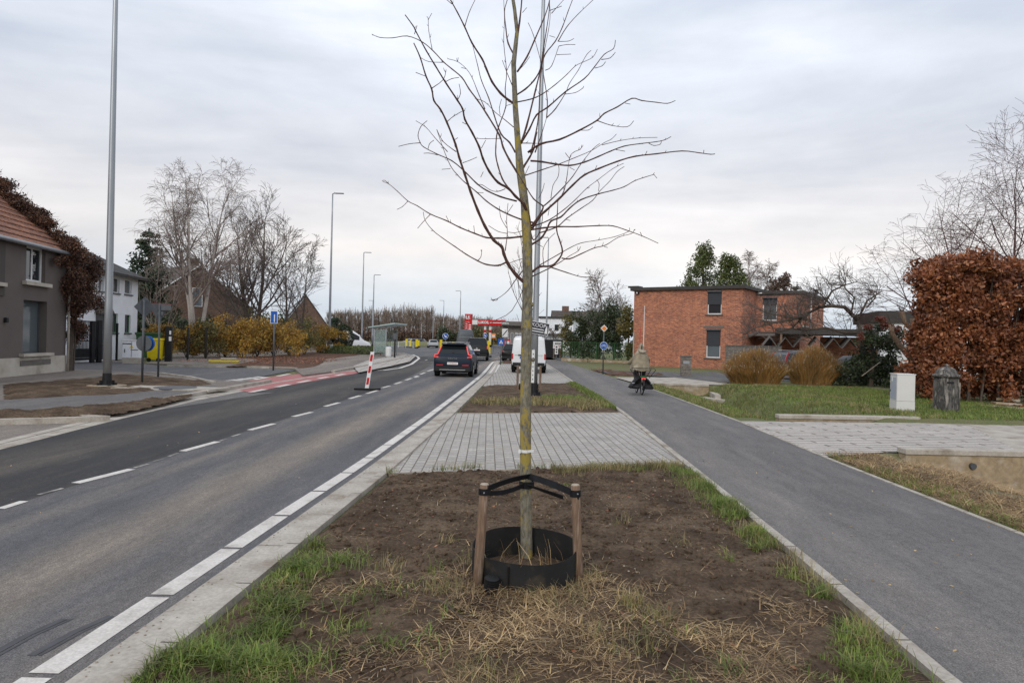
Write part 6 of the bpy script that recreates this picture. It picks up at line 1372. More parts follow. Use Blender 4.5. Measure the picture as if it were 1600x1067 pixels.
# white sale board + black/white totem right of the van
c=D(870.5,539,70); K4=70/F; sb=empty('white_sale_board',(c[0],70,0),0,'white KOOP sale board on legs beyond the white van','sign')
MB().box((0,0,c[2]),(12.5*K4,.06,11*K4)).build('board',M['white'],sb); text('KOOP',3.6*K4,M['navy'],sb,(1*K4,-.05,c[2]+2*K4),UP,'lettering',.004,.9,bold=.01)
m=MB(); m.box((0,-.04,c[2]-1.5*K4),(9*K4,.02,.6*K4)); m.build('red_line',M['red_s'],sb); m=MB(); m.box((-5*K4,.08,c[2]/2),(.1,.08,c[2])); m.box((5*K4,.08,c[2]/2),(.1,.08,c[2])); m.build('legs',M['stake'],sb)
x=D(862,550,74)[0]; MBd=empty('black_container',(x-.3,74,0),0,'dark container standing behind the white sale board','container'); MB().box((0,.6,.95),(3.0,1.2,1.9)).build('body',M['black'],MBd,bevel=.02); MB().box((0,.6,1.95),(3.2,1.3,.1)).build('lid',M['galvd'],MBd)
c=D(869.5,546,66); K5=66/F; tb_=empty('white_bollard_sign',(c[0],66,0),0,'narrow white board with black dots beside the path end','sign'); MB().box((0,0,c[2]),(5*K5,.1,15*K5)).build('board',M['white'],tb_)
m=MB(); 
for k in range(3): m.ydisc((0,-.07,c[2]+(4-k*4)*K5),1.3*K5,12,.02)
m.build('black_dots',M['black'],tb_); MB().box((0,.1,c[2]/2),(.1,.1,c[2])).build('post',M['galvd'],tb_)
# --- bus shelter
x0,y0=G(583,568,.08); dS=62.0; K=dS/F; c=D(584,562,dS); sh=empty('bus_shelter',(c[0],dS,.08),R(-4),'glass bus shelter with pale green roof on the left platform','bus shelter')
zr=D(595,513,dS)[2]-.08; Wd=30*K; Dp=4.2
m=MB()
for (u,v) in ((0,0),(0,Dp),(Wd*.62,Dp),(Wd*.62,0)): m.box((u,v,zr/2),(.09,.09,zr))
m.box((Wd*.31,0,1.15),(Wd*.62-.1,.05,.09)); m.box((0,Dp/2,1.15),(.05,Dp-.1,.07)); m.box((0,Dp/2,.12),(.05,Dp-.1,.07)); m.build('frame',M['galv'],sh)
m=MB(); m.add([(-.5,-.4,zr+.02),(Wd+.2,-.4,zr+.42),(Wd+.2,Dp+.4,zr+.42),(-.5,Dp+.4,zr+.02),(-.5,-.4,zr+.10),(Wd+.2,-.4,zr+.52),(Wd+.2,Dp+.4,zr+.52),(-.5,Dp+.4,zr+.10)],[(3,2,1,0),(4,5,6,7),(0,1,5,4),(1,2,6,5),(2,3,7,6),(3,0,4,7)]); m.build('roof',M['glassg'] if 'glassg' in M else pm('pale_green_glass_roof',(.36,.47,.46),(.42,.53,.52),1,.25),sh)
m=MB(); m.box((0,Dp/2,zr/2+.1),(.02,Dp-.12,zr-.4)); m.box((Wd*.31,0,zr/2+.1),(Wd*.62-.12,.02,zr-.4)); m.box((Wd*.31,Dp,zr/2+.1),(Wd*.62-.12,.02,zr-.4)); m.build('glass_panel',M['sheltglass'],sh)
m=MB(); m.box((.35,Dp/2,.48),(.4,Dp*.7,.06)); m.box((.35,Dp*.25,.24),(.08,.08,.46)); m.box((.35,Dp*.75,.24),(.08,.08,.46)); m.build('bench',M['stake'],sh)
c=D(616.5,560,58.5); bp=empty('bus_stop_post',(c[0],58.5,0),0,'dark bus stop post right of the glass shelter','bus stop'); MB().box((0,0,1.2),(.13,.10,2.4)).build('post',M['black'],bp); MB().box((.0,-.06,1.9),(.30,.03,.55)).build('timetable',M['galvd'],bp)
# a pair of leaning bicycles/bin by the shelter
c=D(607,553,60); lb=empty('litter_bin',(c[0],60,.08),0,'small white litter bin beside the bus shelter','bin'); MB().lathe([(.2,0),(.24,.1),(.26,.8),(.2,.88)],14).build('body',M['white'],lb,smooth=False); MB().box((0,.27,.6),(.06,.06,1.2)).build('post',M['galv'],lb)
# red/white beacon
x,y=G(571,609); y+=0; bc=empty('traffic_beacon',(x+.1,y,0),0,'slanted red and white striped beacon on a rubber base in the left lane','beacon')
MB().prism([(-.48,-.16),(.30,-.2),(.42,.12),(-.32,.18)],.0,.065).build('rubber_base',M['collar'],bc,bevel=.02)
hh=1.28; lean=.17
def slab(z0,z1,w,mat,nm,off_=0,th_=.07): 
    m=MB(); x0=lean*z0/hh; x1=lean*z1/hh; vs=[]
    for (xx,z) in ((x0,z0),(x1,z1)):
        for (a,b) in ((-w,-th_/2+off_),(w,-th_/2+off_),(w,th_/2-off_),(-w,th_/2-off_)): vs.append((xx+a-.05,b,z+.06))
    m.add(vs,[(3,2,1,0),(4,5,6,7),(0,1,5,4),(1,2,6,5),(2,3,7,6),(3,0,4,7)]); return m.build(nm,mat,bc,bevel=.006 if off_==0 else 0)
slab(.0,hh,.066,M['white'],'board'); 
for a,b in ((.13,.37),(.54,.78),(.95,1.18)): slab(a,b,.042,M['red_s'],'red_stripe',-.006)
# --- left street furniture
x,y=G(205,568,.0); cab=empty('white_utility_cabinet',(x,y,0),R(12),'white electricity cabinet with warning mark beside the yellow bin','utility cabinet')
k=y/F; w_=27*k; hc=D(205,532,y)[2]
MB().box((0,.3,hc*.12),(w_,.6,hc*.26)).build('base',M['conc'],cab,bevel=.01); MB().box((0,.3,hc*.62),(w_*.98,.58,hc*.74)).build('body',M['whitewall'],cab,bevel=.015); MB().box((0,.3,hc+.01),(w_*1.03,.64,.05)).build('lid',M['white'],cab)
m=MB(); m.box((0,-.0,hc*.62),(.012,.03,hc*.66)); m.box((-w_*.36,-.0,hc*.55),(.04,.03,.2)); m.build('door_seam',M['galvd'],cab); m=MB(); m.add([(-.1,-.002,hc*.68),(.1,-.002,hc*.68),(0,-.002,hc*.68+.17)],[(0,1,2)]); m.build('warning_mark',M['yellow'],cab)
m=MB(); m.box((-w_*.25,-.0,hc*.86),(.45,.012,.05)); m.box((w_*.15,-.0,hc*.6),(.4,.012,.03)); m.build('printed_line',M['black'],cab)
def wheelie(px,d,label,mat,py_top,wpx,name='wheeled_bin'):
    x=D(px,550,d)[0]; t=empty(name,(x,d,0.05),R(10),label,'bin'); k=d/F; w=wpx*k; h=D(px,py_top,d)[2]-.05
    m=MB(); vs=[(-w*.40,-.3,.12),(w*.40,-.3,.12),(w*.40,.28,.12),(-w*.40,.28,.12),(-w/2,-.36,h*.9),(w/2,-.36,h*.9),(w/2,.36,h*.9),(-w/2,.36,h*.9)]
    m.add(vs,[(3,2,1,0),(4,5,6,7),(0,1,5,4),(1,2,6,5),(2,3,7,6),(3,0,4,7)]); m.build('body',M[mat],t,bevel=.03); MB().box((0,0,h*.94),(w*1.08,.8,h*.09)).build('lid',M[mat],t,bevel=.03)
    for s in (-1,1): MB().ydisc((s*w*.30,-.34,.12),.12,12,.08).build('wheel',M['tyre'],t)
    return t
wheelie(243,40.5,'bright yellow wheeled bin beside the black gate pillar','yellow',528,23)
wheelie(232,43.5,'large green wheeled container behind the yellow bin','green',519,32,'wheeled_container')
x,y=G(263,566,.02); gp=empty('black_gate_pillar',(x,y,0),R(15),'black square gate pillar with white number plates right of the yellow bin','gate pillar'); hp=D(263,510,y)[2]; wp=9.5*y/F
MB().box((0,0,hp/2),(wp,wp,hp)).build('pillar',M['black'],gp,bevel=.01); m=MB(); m.box((wp*.3,-wp/2-.01,hp*.83),(.10,.02,.22)); m.box((wp*.3,-wp/2-.01,hp*.66),(.14,.02,.26)); m.build('number_plate',M['white'],gp)
for (px,py,pt,lab) in ((182,562,505,'thin black fence post left of the white cabinet'),(293,563,512,'thin black fence post by the birch foot'),(321,561,512,'thin black fence post right of the birch trunk')):
    x,y=G(px,py,.05); f=empty('fence_post',(x,y,0),0,lab,'fence post','black posts of the left garden fence'); MB().box((0,0,D(px,pt,y)[2]/2),(.10,.10,D(px,pt,y)[2])).build('post',M['black'],f)
# black gate left
x0=D(111,553,37.3)[0]; x1=D(149,552,38.6)[0]; gt=empty('black_metal_gate',(x0+.05,37.3,0),math.atan2(1.3,x1-x0),'black metal sliding gate between the grey and white houses','gate'); Lg=math.hypot(x1-x0,1.3); hg=D(130,501,38)[2]
m=MB(); m.box((Lg/2,0,hg-.03),(Lg,.06,.06)); m.box((Lg/2,0,.22),(Lg,.08,.14)); m.box((Lg/2,0,hg*.52),(Lg,.05,.05)); m.box((Lg/2,0,.55),(Lg,.03,.5)); m.build('frame',M['black'],gt)
m=MB()
for k in range(18): m.box((Lg*(k+.5)/18,0,hg/2+.2),(.03,.03,hg-.4))
m.build('bars',M['black'],gt)
m=MB(); m.box((Lg+.15,0,hg/2),(.22,.22,hg+.1)); m.box((Lg-.25,0,hg/2),(.2,.2,hg)); m.build('post',M['black'],gt)
# manhole, yellow item, little white cabinets
x,y=G(264,607,.1); o=MB().prism([(-1.5,-.55),(1.5,-.6),(1.7,.55),(-1.3,.6)],-.05,.02).build('manhole_frame',M['conc']); o.location=(x,y,.115); tag(o,'pale concrete surround with dark manhole by the crossing kerb','manhole'); c_=MB().lathe([(.62,.0),(.62,.03)],28,(.2,0,0)).build('cover',M['galvd'],o)
x,y=G(350,567,.05); yb=empty('yellow_ground_cover',(x,y,.06),R(20),'grey lid on a yellow frame lying on the pavement by the side road','access cover'); MB().box((0,0,.08),(1.7,.5,.12)).build('frame',M['yellow'],yb,bevel=.02); MB().box((.25,.3,.24),(.9,.5,.08)).build('lid',M['conc'],yb,bevel=.02)
for (px,py,w,h,lab) in ((517,552,5.0,13.5,'small white street cabinet right of the second lamp post'),(521,548,3,15,'narrow pale marker post behind the small white cabinet')):
    x,y=G(px,py,.05); k=y/F; t=empty('small_street_cabinet',(x,y,.05),0,lab,'utility cabinet'); MB().box((0,0,h*k*.5),(w*k,.3,h*k)).build('body',M['whitewall'],t,bevel=.02); MB().box((0,0,h*k+.02),(w*k+.05,.36,.05)).build('cap',M['conc'],t)
# --- right furniture
x,y=G(1410,643,.08); cab=empty('grey_street_cabinet',(x+.05,y-.05,.08),R(-8),'pale grey street cabinet standing on the lawn left of the stone post','utility cabinet')
hc=D(1414,585,y)[2]-.08
MB().box((0,.22,hc*.14),(.50,.50,hc*.28)).build('base',M['cabw'],cab,bevel=.006); MB().box((0,.22,hc*.64),(.49,.49,hc*.71)).build('body',M['cabw'],cab,bevel=.006); MB().box((0,.22,hc+.005),(.52,.52,.025)).build('lid',M['white'],cab)
m=MB(); m.box((-.25,.22,hc*.62),(.008,.40,hc*.58)); m.build('door_panel',pm('blue_grey_door',(.40,.43,.48),(.36,.39,.44),3,.5),cab); m=MB(); m.box((-.257,.30,hc*.86),(.006,.08,.12)); m.build('sticker',M['white'],cab); MB().box((-.262,.40,hc*.55),(.02,.03,.06)).build('lock',M['galvd'],cab)
x,y=G(1477,643,.05); M['stone']=pm('mottled_old_stone',(.15,.14,.13),(.055,.052,.05),7,.9,bmp=.6,c3=(.33,.30,.26),lo=.38,hi=.68,fine=30,sc=(1,1,.35))
sp_=empty('old_stone_post',(x,y,.03),R(12),'old dark carved stone letterbox post with domed cap before the beech hedge','stone post'); hs=D(1477,572,y)[2]; 
MB().box((0,0,hs*.37),(.50,.47,hs*.74)).build('shaft',M['stone'],sp_,bevel=.03)
m=MB(); m.lathe([(.33,hs*.745),(.37,hs*.77),(.36,hs*.80),(.30,hs*.82),(.28,hs*.86),(.245,hs*.91),(.14,hs*.955),(.045,hs*.97),(.065,hs*.99),(.055,hs*1.01),(.01,hs*1.025)],20); m.build('domed_cap',M['stone'],sp_)
MB().box((-.08,-.24,hs*.64),(.24,.03,.05)).build('letter_slot',M['black'],sp_); m=MB(); m.box((-.24,-.24,hs*.34),(.05,.03,hs*.6)); m.box((0.02,-.24,hs*.31),(.04,.03,hs*.55)); m.box((.24,-.24,hs*.34),(.05,.03,hs*.6)); m.build('moulding',M['stone'],sp_)
for (px,py,w,h,rz_,z,lab) in ((1545,637,.75,.10,.1,.0,'flat pale stone slab, left of the loose pair by the hedge'),(1572,634,.8,.12,-.2,.0,'lower loose stone slab under the beech hedge edge'),(1575,632,.62,.11,.25,.12,'upper stone slab resting on the loose slab'),(1590,641,.6,.10,-.1,0,'small stone slab at the right frame edge')):
    x,y=G(px,py,.03); o=MB().box((0,0,h/2),(w,.4,h)).build('stone_slab',M['concb'],bevel=.02); o.location=(x,y,.02+z); o.rotation_euler=(0,.04,rz_); tag(o,lab,'stone slab')
# green mesh fence
fa=D(878,563,64.5); fb=D(990,560,59); fe=empty('green_mesh_fence',(fa[0],64.5,0),math.atan2(59-64.5,fb[0]-fa[0]),'green wire mesh fence before the dark hedge beside the brick house','fence'); Lf=math.hypot(fb[0]-fa[0],5.5); hf=1.75
m=MB(); 
for k in range(10): m.tube([(0,0,.1+k*(hf-.1)/9),(Lf,0,.1+k*(hf-.1)/9)],.012 if k<9 else .022,4)
for k in range(int(Lf/.3)): m.tube([(k*.3,0,.05),(k*.3,0,hf)],.009,3)
m.build('mesh',M['green'],fe)
for k in range(5): MB().tube([(Lf*k/4,0,-.1),(Lf*k/4,0,hf+.05)],.035,6).build('post',M['green'],fe)
o=MB().box((Lf/2,-.05,.12),(Lf,.08,.3)).build('base_board',M['concb'],fe)
# ---------------------------------------------------------------- vehicles
def carpaint(name,c,rough=.25,flake=.0,metal=.0):
    m=pm(name,c,tuple(k*.9 for k in c),2,rough+.12,metal=metal,coat=.12); [x for x in m.node_tree.nodes if x.type=='BSDF_PRINCIPLED'][0].inputs['Specular IOR Level'].default_value=.22; return m
M['suvp']=carpaint('dark_blue_car_paint',(.008,.015,.028)); M['blackp']=carpaint('black_car_paint',(.007,.008,.008)); M['silver']=carpaint('silver_car_paint',(.42,.43,.44)); M['greyp']=carpaint('dark_grey_car_paint',(.05,.055,.06))
M['taillit']=emis(pm('lit_tail_light',(.65,.03,.04),(.6,.02,.03),4,.3),(1,.16,.12),.45); M['tail']=pm('red_lens',(.45,.015,.02),(.38,.01,.015),4,.3,coat=.5)
M['cglass']=glassmat('car_glass',(.012,.016,.018),.05); [x for x in M['cglass'].node_tree.nodes if x.type=='BSDF_PRINCIPLED'][0].inputs['Specular IOR Level'].default_value=.35; M['chrome']=pm('satin_chrome',(.55,.55,.55),(.45,.45,.45),5,.25,metal=.9); M['plast']=pm('black_trim_plastic',(.015,.015,.016),(.022,.022,.023),20,.6)
M['platel']=pm('licence_plate_white',(.75,.74,.72),(.7,.69,.67),9,.5)
def lerpt(tab,y,k): return float(np.interp(y,[t[0] for t in tab],[t[k] for t in tab]))
def body(root,tab,mat,L,wins,glassm,name='body',extra=0):
    """tab rows: y, zbottom, zbelt, zroof, halfwidth belt, halfwidth roof ; closed loft"""
    ys=sorted({round(v,3) for t in tab for v in (t[0],)} | {round(v,3) for v in np.linspace(0,L,15)}|{w for win in wins for w in win[:2]})
    def prof(y):
        zb,zl,zr,wl,wr=[lerpt(tab,y,k) for k in range(1,6)]
        h=zl-zb
        return [(0,zb),(wl*.80,zb),(wl*.97,zb+.10*h),(wl*1.0,zb+.42*h),(wl*1.0,zb+.68*h),(wl*.965,zl),(wl*.965*.55+wr*.45,zl+(zr-zl)*.45),(wr*1.0,zl+(zr-zl)*.88),(wr*.86,zr-.012*(zr-zl>.2)),(0,zr)]
    n=10; m=MB(); P=[prof(y) for y in ys]
    full=[[(-x,z) for x,z in p[::-1][:-1]]+[(x,z) for x,z in p] for p in P]; K=len(full[0])
    # order: top centre(-) ... bottom ... (+) top ; last equals first top centre -> drop duplicate
    full=[f[:-1] for f in full]; K-=1
    vs=[(x,y,z) for y,f in zip(ys,full) for x,z in f]; fs=[]
    for i in range(len(ys)-1):
        for k in range(K): k2=(k+1)%K; fs.append((i*K+k,i*K+k2,(i+1)*K+k2,(i+1)*K+k))
    fs.append(tuple(range(K))[::-1]); fs.append(tuple((len(ys)-1)*K+k for k in range(K)))
    m.add(vs,fs); o=m.build(name,mat,root,smooth=False)
    o.modifiers.new('b','BEVEL').width=.02; o.modifiers['b'].limit_method='ANGLE'; o.modifiers['b'].angle_limit=R(25)
    for p in o.data.polygons: p.use_smooth=True
    # side windows: between belt(5) and roof side (7)
    for (a,b,fa,fb) in wins:
        for s in (-1,1):
            g=MB(); g_=[]
            N_=4
            for i in range(N_+1):
                y=a+(b-a)*i/N_; p=prof(y); lo=Vector((p[5][0],p[5][1])); mi=Vector((p[6][0],p[6][1])); hi=Vector((p[7][0],p[7][1]))
                lo=lo.lerp(mi,fa); hi=mi.lerp(hi,fb)
                for q in (lo,mi,hi): g_.append((s*(q.x+.008),y,q.y))
            g.add(g_,[((i*3+j),(i*3+j+1),((i+1)*3+j+1),((i+1)*3+j)) if s<0 else ((i+1)*3+j,(i+1)*3+j+1,i*3+j+1,i*3+j) for i in range(N_) for j in range(2)]); g.build('side_window',glassm,root)
    return prof
def wheels(root,ys,hw,r,w=.22):
    for y in ys:
        for s in (-1,1):
            t=empty('wheel',(s*(hw-w/2+.01),y,r)); t.parent=root
            m=MB(); prof=[(r*.62,-w/2),(r*.9,-w/2),(r,-w*.35),(r,w*.35),(r*.9,w/2),(r*.62,w/2)]
            m.lathe(prof,22); m.v=[(z,a,b) for a,b,z in m.v]; m.build('tyre',M['tyre'],t,smooth=False)
            m=MB(); m.ydisc((s*w/2-.01,0,0),r*.64,18,.02*s,ax='X'); 
            for k in range(5): a=k*2*PI/5; m.box((s*(w/2+.012),r*.3*math.cos(a),r*.3*math.sin(a)),(.02,.05,r*.55),tilt=('X',a+PI/2)) if 0 else m.tube([(s*(w/2+.012),0,0),(s*(w/2+.012),r*.58*math.cos(a),r*.58*math.sin(a))],.025,4)
            m.build('rim',M['rim'],t)
def arch(root,ys,hw,r):
    m=MB()
    for y in ys:
        for s in (-1,1):
            pts=[(s*(hw+.005),y+(r+.05)*math.cos(a),r+(r+.05)*math.sin(a)) for a in np.linspace(-.35,PI+.35,14)]; m.tube(pts,.035,5)
            m.ydisc((s*(hw-.012),y,r),r+.045,20,.02*s,ax='X')
    m.build('wheel_arch',M['plast'],root)
def plate(root,y,z,s='1-WHB-262',w=.52):
    p=MB().box((0,y,z),(w,.014,.115)).build('licence_plate',M['platel'],root,bevel=.004); text(s,.085,M['red_s'],p,(.0,y-.009,z),UP,'plate_lettering',.001,.95)
# dark SUV
def place(name,px,pyb,label,rz,cat='car',d=None,x=None):
    if x is None: x,y=G(px,pyb)
    else: y=d
    return empty(name,(x,y,0),rz,label,cat)
a=G(680,587.5); b=G(737,588); sx=(a[0]+b[0])/2; sy=33.0
suv=empty('dark_suv',(D(707.5,580,33)[0]-.02,33.0,0),R(-1.5),'dark blue SUV with lit red L-shaped tail lights driving away in the right lane','car')
hw=.93; T=[(0,.28,.93,.96,.88,.80),(.10,.24,1.02,1.06,.93,.80),(.28,.22,1.05,1.22,.93,.74),(.62,.22,1.06,1.60,.93,.62),(1.2,.22,1.04,1.65,.93,.63),(2.4,.22,1.0,1.64,.93,.62),(3.15,.22,.99,1.12,.92,.66),(3.9,.22,.92,1.0,.90,.74),(4.35,.25,.78,.86,.82,.7),(4.42,.35,.6,.66,.75,.6)]
pf=body(suv,T,M['suvp'],4.42,[(.85,1.55,.25,.75),(1.62,2.7,.15,.85)],M['cglass'])
m=MB(); m.add([(-.66,.195,1.12),(.66,.195,1.12),(.56,.545,1.52),(-.56,.545,1.52)],[(0,1,2,3)]); m.v=[(x,y-.02,z+.012) for x,y,z in m.v]; m.build('rear_window',M['cglass'],suv)
m=MB(); m.box((0,.48,1.585),(1.2,.34,.05)); m.build('spoiler',M['suvp'],suv,bevel=.015)
m=MB(); m.box((0,1.5,1.67),(.9,1.6,.02)); m.box((-.6,1.5,1.675),(.04,1.7,.03)); m.box((.6,1.5,1.675),(.04,1.7,.03)); m.build('roof_rail',M['silver'],suv,bevel=.01)
for s in (-1,1):
    m=MB(); m.tube([(s*.62,.50,1.48),(s*.69,.30,1.26),(s*.745,.14,1.10)],.03,6); m.tube([(s*.745,.12,1.10),(s*.90,.07,1.05),(s*.90,.05,.97),(s*.70,.02,.955)],.032,6); m.build('tail_light',M['taillit'],suv)
MB().box((0,.02,.40),(1.72,.10,.24)).build('bumper',M['plast'],suv,bevel=.03); m=MB(); m.box((0,-.035,.355),(1.25,.03,.035)); m.build('chrome_strip',M['chrome'],suv)
m=MB(); m.box((-.62,-.03,.58),(.32,.02,.05)); m.box((.62,-.03,.58),(.32,.02,.05)); m.build('reflector',M['tail'],suv)
plate(suv,-.012,.66); text('V O L V O',.075,M['chrome'],suv,(0,-.004,.90),UP,'badge',.004,1.3)
m=MB(); m.tube([(0,.24,1.19),(.28,.22,1.15)],.012,5); m.box((0,.21,1.17),(.1,.05,.04)); m.build('wiper',M['plast'],suv)
for s in (-1,1): MB().box((s*1.02,2.75,1.08),(.16,.12,.14)).build('wing_mirror',M['suvp'],suv,bevel=.03)
wheels(suv,(.78,3.45),.93,.35,.23); arch(suv,(.78,3.45),.925,.35)
# black minivan ahead
mv=empty('black_minivan',(D(745,565,58)[0],57.5,0),R(1),'black minivan with a lit tail light waiting ahead of the dark SUV','van')
T=[(0,.30,.98,1.0,.90,.84),(.06,.26,1.08,1.15,.95,.86),(.12,.24,1.12,1.35,.95,.82),(.30,.24,1.12,1.93,.95,.74),(1.5,.24,1.12,1.96,.95,.74),(3.2,.24,1.1,1.92,.95,.72),(4.0,.24,1.08,1.2,.93,.72),(4.7,.26,.85,.95,.88,.75),(4.85,.4,.6,.66,.8,.6)]
body(mv,T,M['blackp'],4.85,[(.5,1.6,.2,.8),(1.7,3.3,.1,.85)],M['cglass'])
m=MB(); m.add([(-.76,.10,1.20),(.76,.10,1.20),(.68,.27,1.84),(-.68,.27,1.84)],[(0,1,2,3)]); m.v=[(x,y-.02,z) for x,y,z in m.v]; m.build('rear_window',M['cglass'],mv)
for s in (-1,1): m=MB(); m.box((s*.90,.05,1.15),(.10,.12,.26)); m.build('tail_light',M['taillit'],mv,bevel=.02)
m=MB(); m.ydisc((0,-.0,1.06),.07,16,.03); m.build('round_badge',M['chrome'],mv); plate(mv,-.0,.92,'1-GTR-518'); m=MB(); m.box((0,-.02,.34),(1.5,.04,.06)); m.build('chrome_strip',M['chrome'],mv); MB().box((0,.02,.42),(1.76,.08,.26)).build('bumper',M['plast'],mv,bevel=.03)
for s in (-1,1): MB().box((s*1.1,3.3,1.25),(.2,.12,.2)).build('wing_mirror',M['plast'],mv,bevel=.03)
wheels(mv,(.9,3.9),.95,.34); arch(mv,(.9,3.9),.945,.34)
# white van
wv=empty('white_van',(D(826,560,38.5)[0],38.5,0),R(-2.2),'white panel van parked on the pavers behind the front tree trunk','van')
T=[(0,.42,1.25,1.9,.92,.86),(.04,.38,1.3,2.05,.97,.86),(.3,.36,1.3,2.10,.97,.84),(3.4,.36,1.3,2.12,.97,.84),(4.1,.36,1.25,1.9,.96,.8),(4.7,.36,1.2,1.3,.94,.82),(5.3,.38,.95,1.0,.9,.8),(5.4,.45,.7,.75,.8,.7)]
body(wv,T,M['whitevan'],5.4,[(3.5,4.2,.1,.8)],M['cglass'])
m=MB(); m.box((0,-.012,1.25),(.012,.02,1.6)); m.box((0,-.012,1.02),(1.6,.015,.010)); m.box((-.3,-.02,1.0),(.02,.02,.3)); m.build('door_seam',M['galvd'],wv)
for s in (-1,1): MB().box((s*.92,.02,.95),(.10,.10,.32)).build('tail_light',M['tail'],wv,bevel=.02)
m=MB(); m.box((-.38,-.03,1.02),(.42,.05,.07)); m.build('handle_bar',M['plast'],wv); MB().box((0,.0,.50),(1.8,.14,.2)).build('bumper',M['plast'],wv,bevel=.03); m=MB(); m.box((-.45,-.02,.88),(.10,.02,.12)); m.build('blue_sticker',M['blue_s'],wv)
m=MB(); m.box((-.80,1.2,2.2),(.05,2.6,.05)); m.box((.80,1.2,2.2),(.05,2.6,.05)); m.box((0,.1,2.22),(1.6,.05,.05)); m.box((0,2.4,2.22),(1.6,.05,.05)); m.box((-.8,.1,2.15),(.06,.06,.14)); m.box((.8,.1,2.15),(.06,.06,.14)); m.build('roof_rack',M['galv'],wv)
plate(wv,-.075,.50,'1-KPD-904')
wheels(wv,(1.0,4.3),.96,.34); arch(wv,(1.0,4.3),.965,.34)
# estate car right behind ornamental grass
ec=empty('dark_estate_car',(D(1216,575,38)[0],38.5,.04),R(-78),'dark estate car with tall red tail light parked behind the ornamental grasses','car')
T=[(0,.30,.90,.95,.82,.78),(.08,.26,1.0,1.02,.88,.8),(.2,.24,1.0,1.25,.88,.74),(.42,.24,1.0,1.50,.88,.64),(1.4,.24,.98,1.56,.88,.62),(2.6,.24,.95,1.50,.88,.60),(3.4,.24,.92,1.02,.87,.66),(4.3,.24,.82,.9,.85,.74),(4.7,.28,.6,.66,.78,.65)]
body(ec,T,M['greyp'],4.7,[(.55,1.35,.15,.85),(1.42,2.3,.1,.85),(2.36,3.1,.1,.8)],M['cglass'])
m=MB(); m.add([(-.70,.13,1.06),(.70,.13,1.06),(.60,.38,1.44),(-.60,.38,1.44)],[(0,1,2,3)]); m.v=[(x,y-.02,z) for x,y,z in m.v]; m.build('rear_window',M['glassl'],ec)
for s in (-1,1): m=MB(); m.tube([(s*.66,.40,1.48),(s*.75,.20,1.15),(s*.83,.10,.92)],.055,6); m.build('tail_light',M['tail'],ec)
m=MB(); m.tube([(-.6,.6,1.60),(-.6,2.7,1.57)],.02,5); m.tube([(.6,.6,1.60),(.6,2.7,1.57)],.02,5); m.build('roof_rail',M['chrome'],ec); MB().box((0,.02,.45),(1.6,.1,.24)).build('bumper',M['plast'],ec,bevel=.03)
wheels(ec,(.85,3.7),.88,.32); arch(ec,(.85,3.7),.875,.32)
sc_=empty('dark_small_car',(D(1318,575,36.3)[0],36.3,.04),R(-70),'black small car nose beside the berry bush, beyond the estate car','car')
T2=[(0,.30,.90,.95,.82,.78),(.2,.24,.98,1.2,.86,.72),(.5,.24,.98,1.42,.86,.62),(1.8,.24,.95,1.44,.86,.62),(2.6,.24,.92,1.0,.86,.66),(3.6,.24,.78,.84,.82,.7),(3.8,.3,.6,.64,.74,.6)]
body(sc_,T2,M['blackp'],3.8,[(.6,1.3,.1,.8),(1.36,2.3,.1,.8)],M['cglass']); wheels(sc_,(.7,3.0),.86,.3); arch(sc_,(.7,3.0),.855,.3)
for s in (-1,1): MB().box((s*.66,3.68,.68),(.26,.12,.12)).build('headlight',M['glassl'],sc_,bevel=.02)
# distant vehicles: silver car, van behind hedge, box lorry, dark cars
def simplecar(px,d,rz,mat,label,h=1.48,cat='car',name='distant_car'):
    c=empty(name,(D(px,540,d)[0],d,0),rz,label,cat); T3=[(0,.30,.85,.9,.84,.78),(.15,.24,.95,1.0,.88,.76),(.5,.24,.95,h,.88,.62),(2.2,.24,.92,h,.88,.62),(3.0,.24,.9,.98,.87,.66),(4.1,.24,.75,.8,.84,.7),(4.3,.3,.6,.64,.74,.6)]
    body(c,T3,M[mat],4.3,[(.6,1.35,.1,.8),(1.42,2.7,.1,.8)],M['cglass']); m=MB(); m.add([(-.66,.16,1.02),(.66,.16,1.02),(.56,.46,h-.08),(-.56,.46,h-.08)],[(0,1,2,3)]); m.v=[(x,y-.02,z) for x,y,z in m.v]; m.build('rear_window',M['cglass'],c)
    for s in (-1,1): MB().box((s*.76,.06,.86),(.2,.1,.12)).build('tail_light',M['tail'],c)
    wheels(c,(.75,3.4),.88,.31); MB().box((0,.0,.36),(1.7,.1,.2)).build('bumper',M['plast'],c); return c
simplecar(677.5,122,R(12),'silver','silver car driving away on the far road left of the blue arrow disc')
simplecar(665,168,R(80),'greyp','dark car crossing the far roundabout above the silver car')
simplecar(640,150,R(-75),'greyp','dark car among the yellow barriers on the far road')
simplecar(652,160,R(60),'silver','pale grey car just right of the dark car among the barriers')
simplecar(690,150,R(95),'blackp','dark car half hidden behind the silver car, left of the blue disc')
simplecar(800,58,R(-4),'blackp','black car partly hidden left of the white van')
v=empty('white_delivery_van',(D(543,540,84)[0]-2.6,84,0),R(-80),'white van nose showing past the clipped green hedge on the left','van')
T=[(0,.4,1.2,2.3,.95,.85),(.1,.36,1.3,2.45,.97,.86),(3.2,.36,1.3,2.45,.97,.85),(4.0,.36,1.3,1.9,.96,.8),(4.5,.36,1.2,1.3,.94,.82),(5.2,.38,.95,1.0,.9,.8),(5.35,.45,.7,.75,.8,.7)]
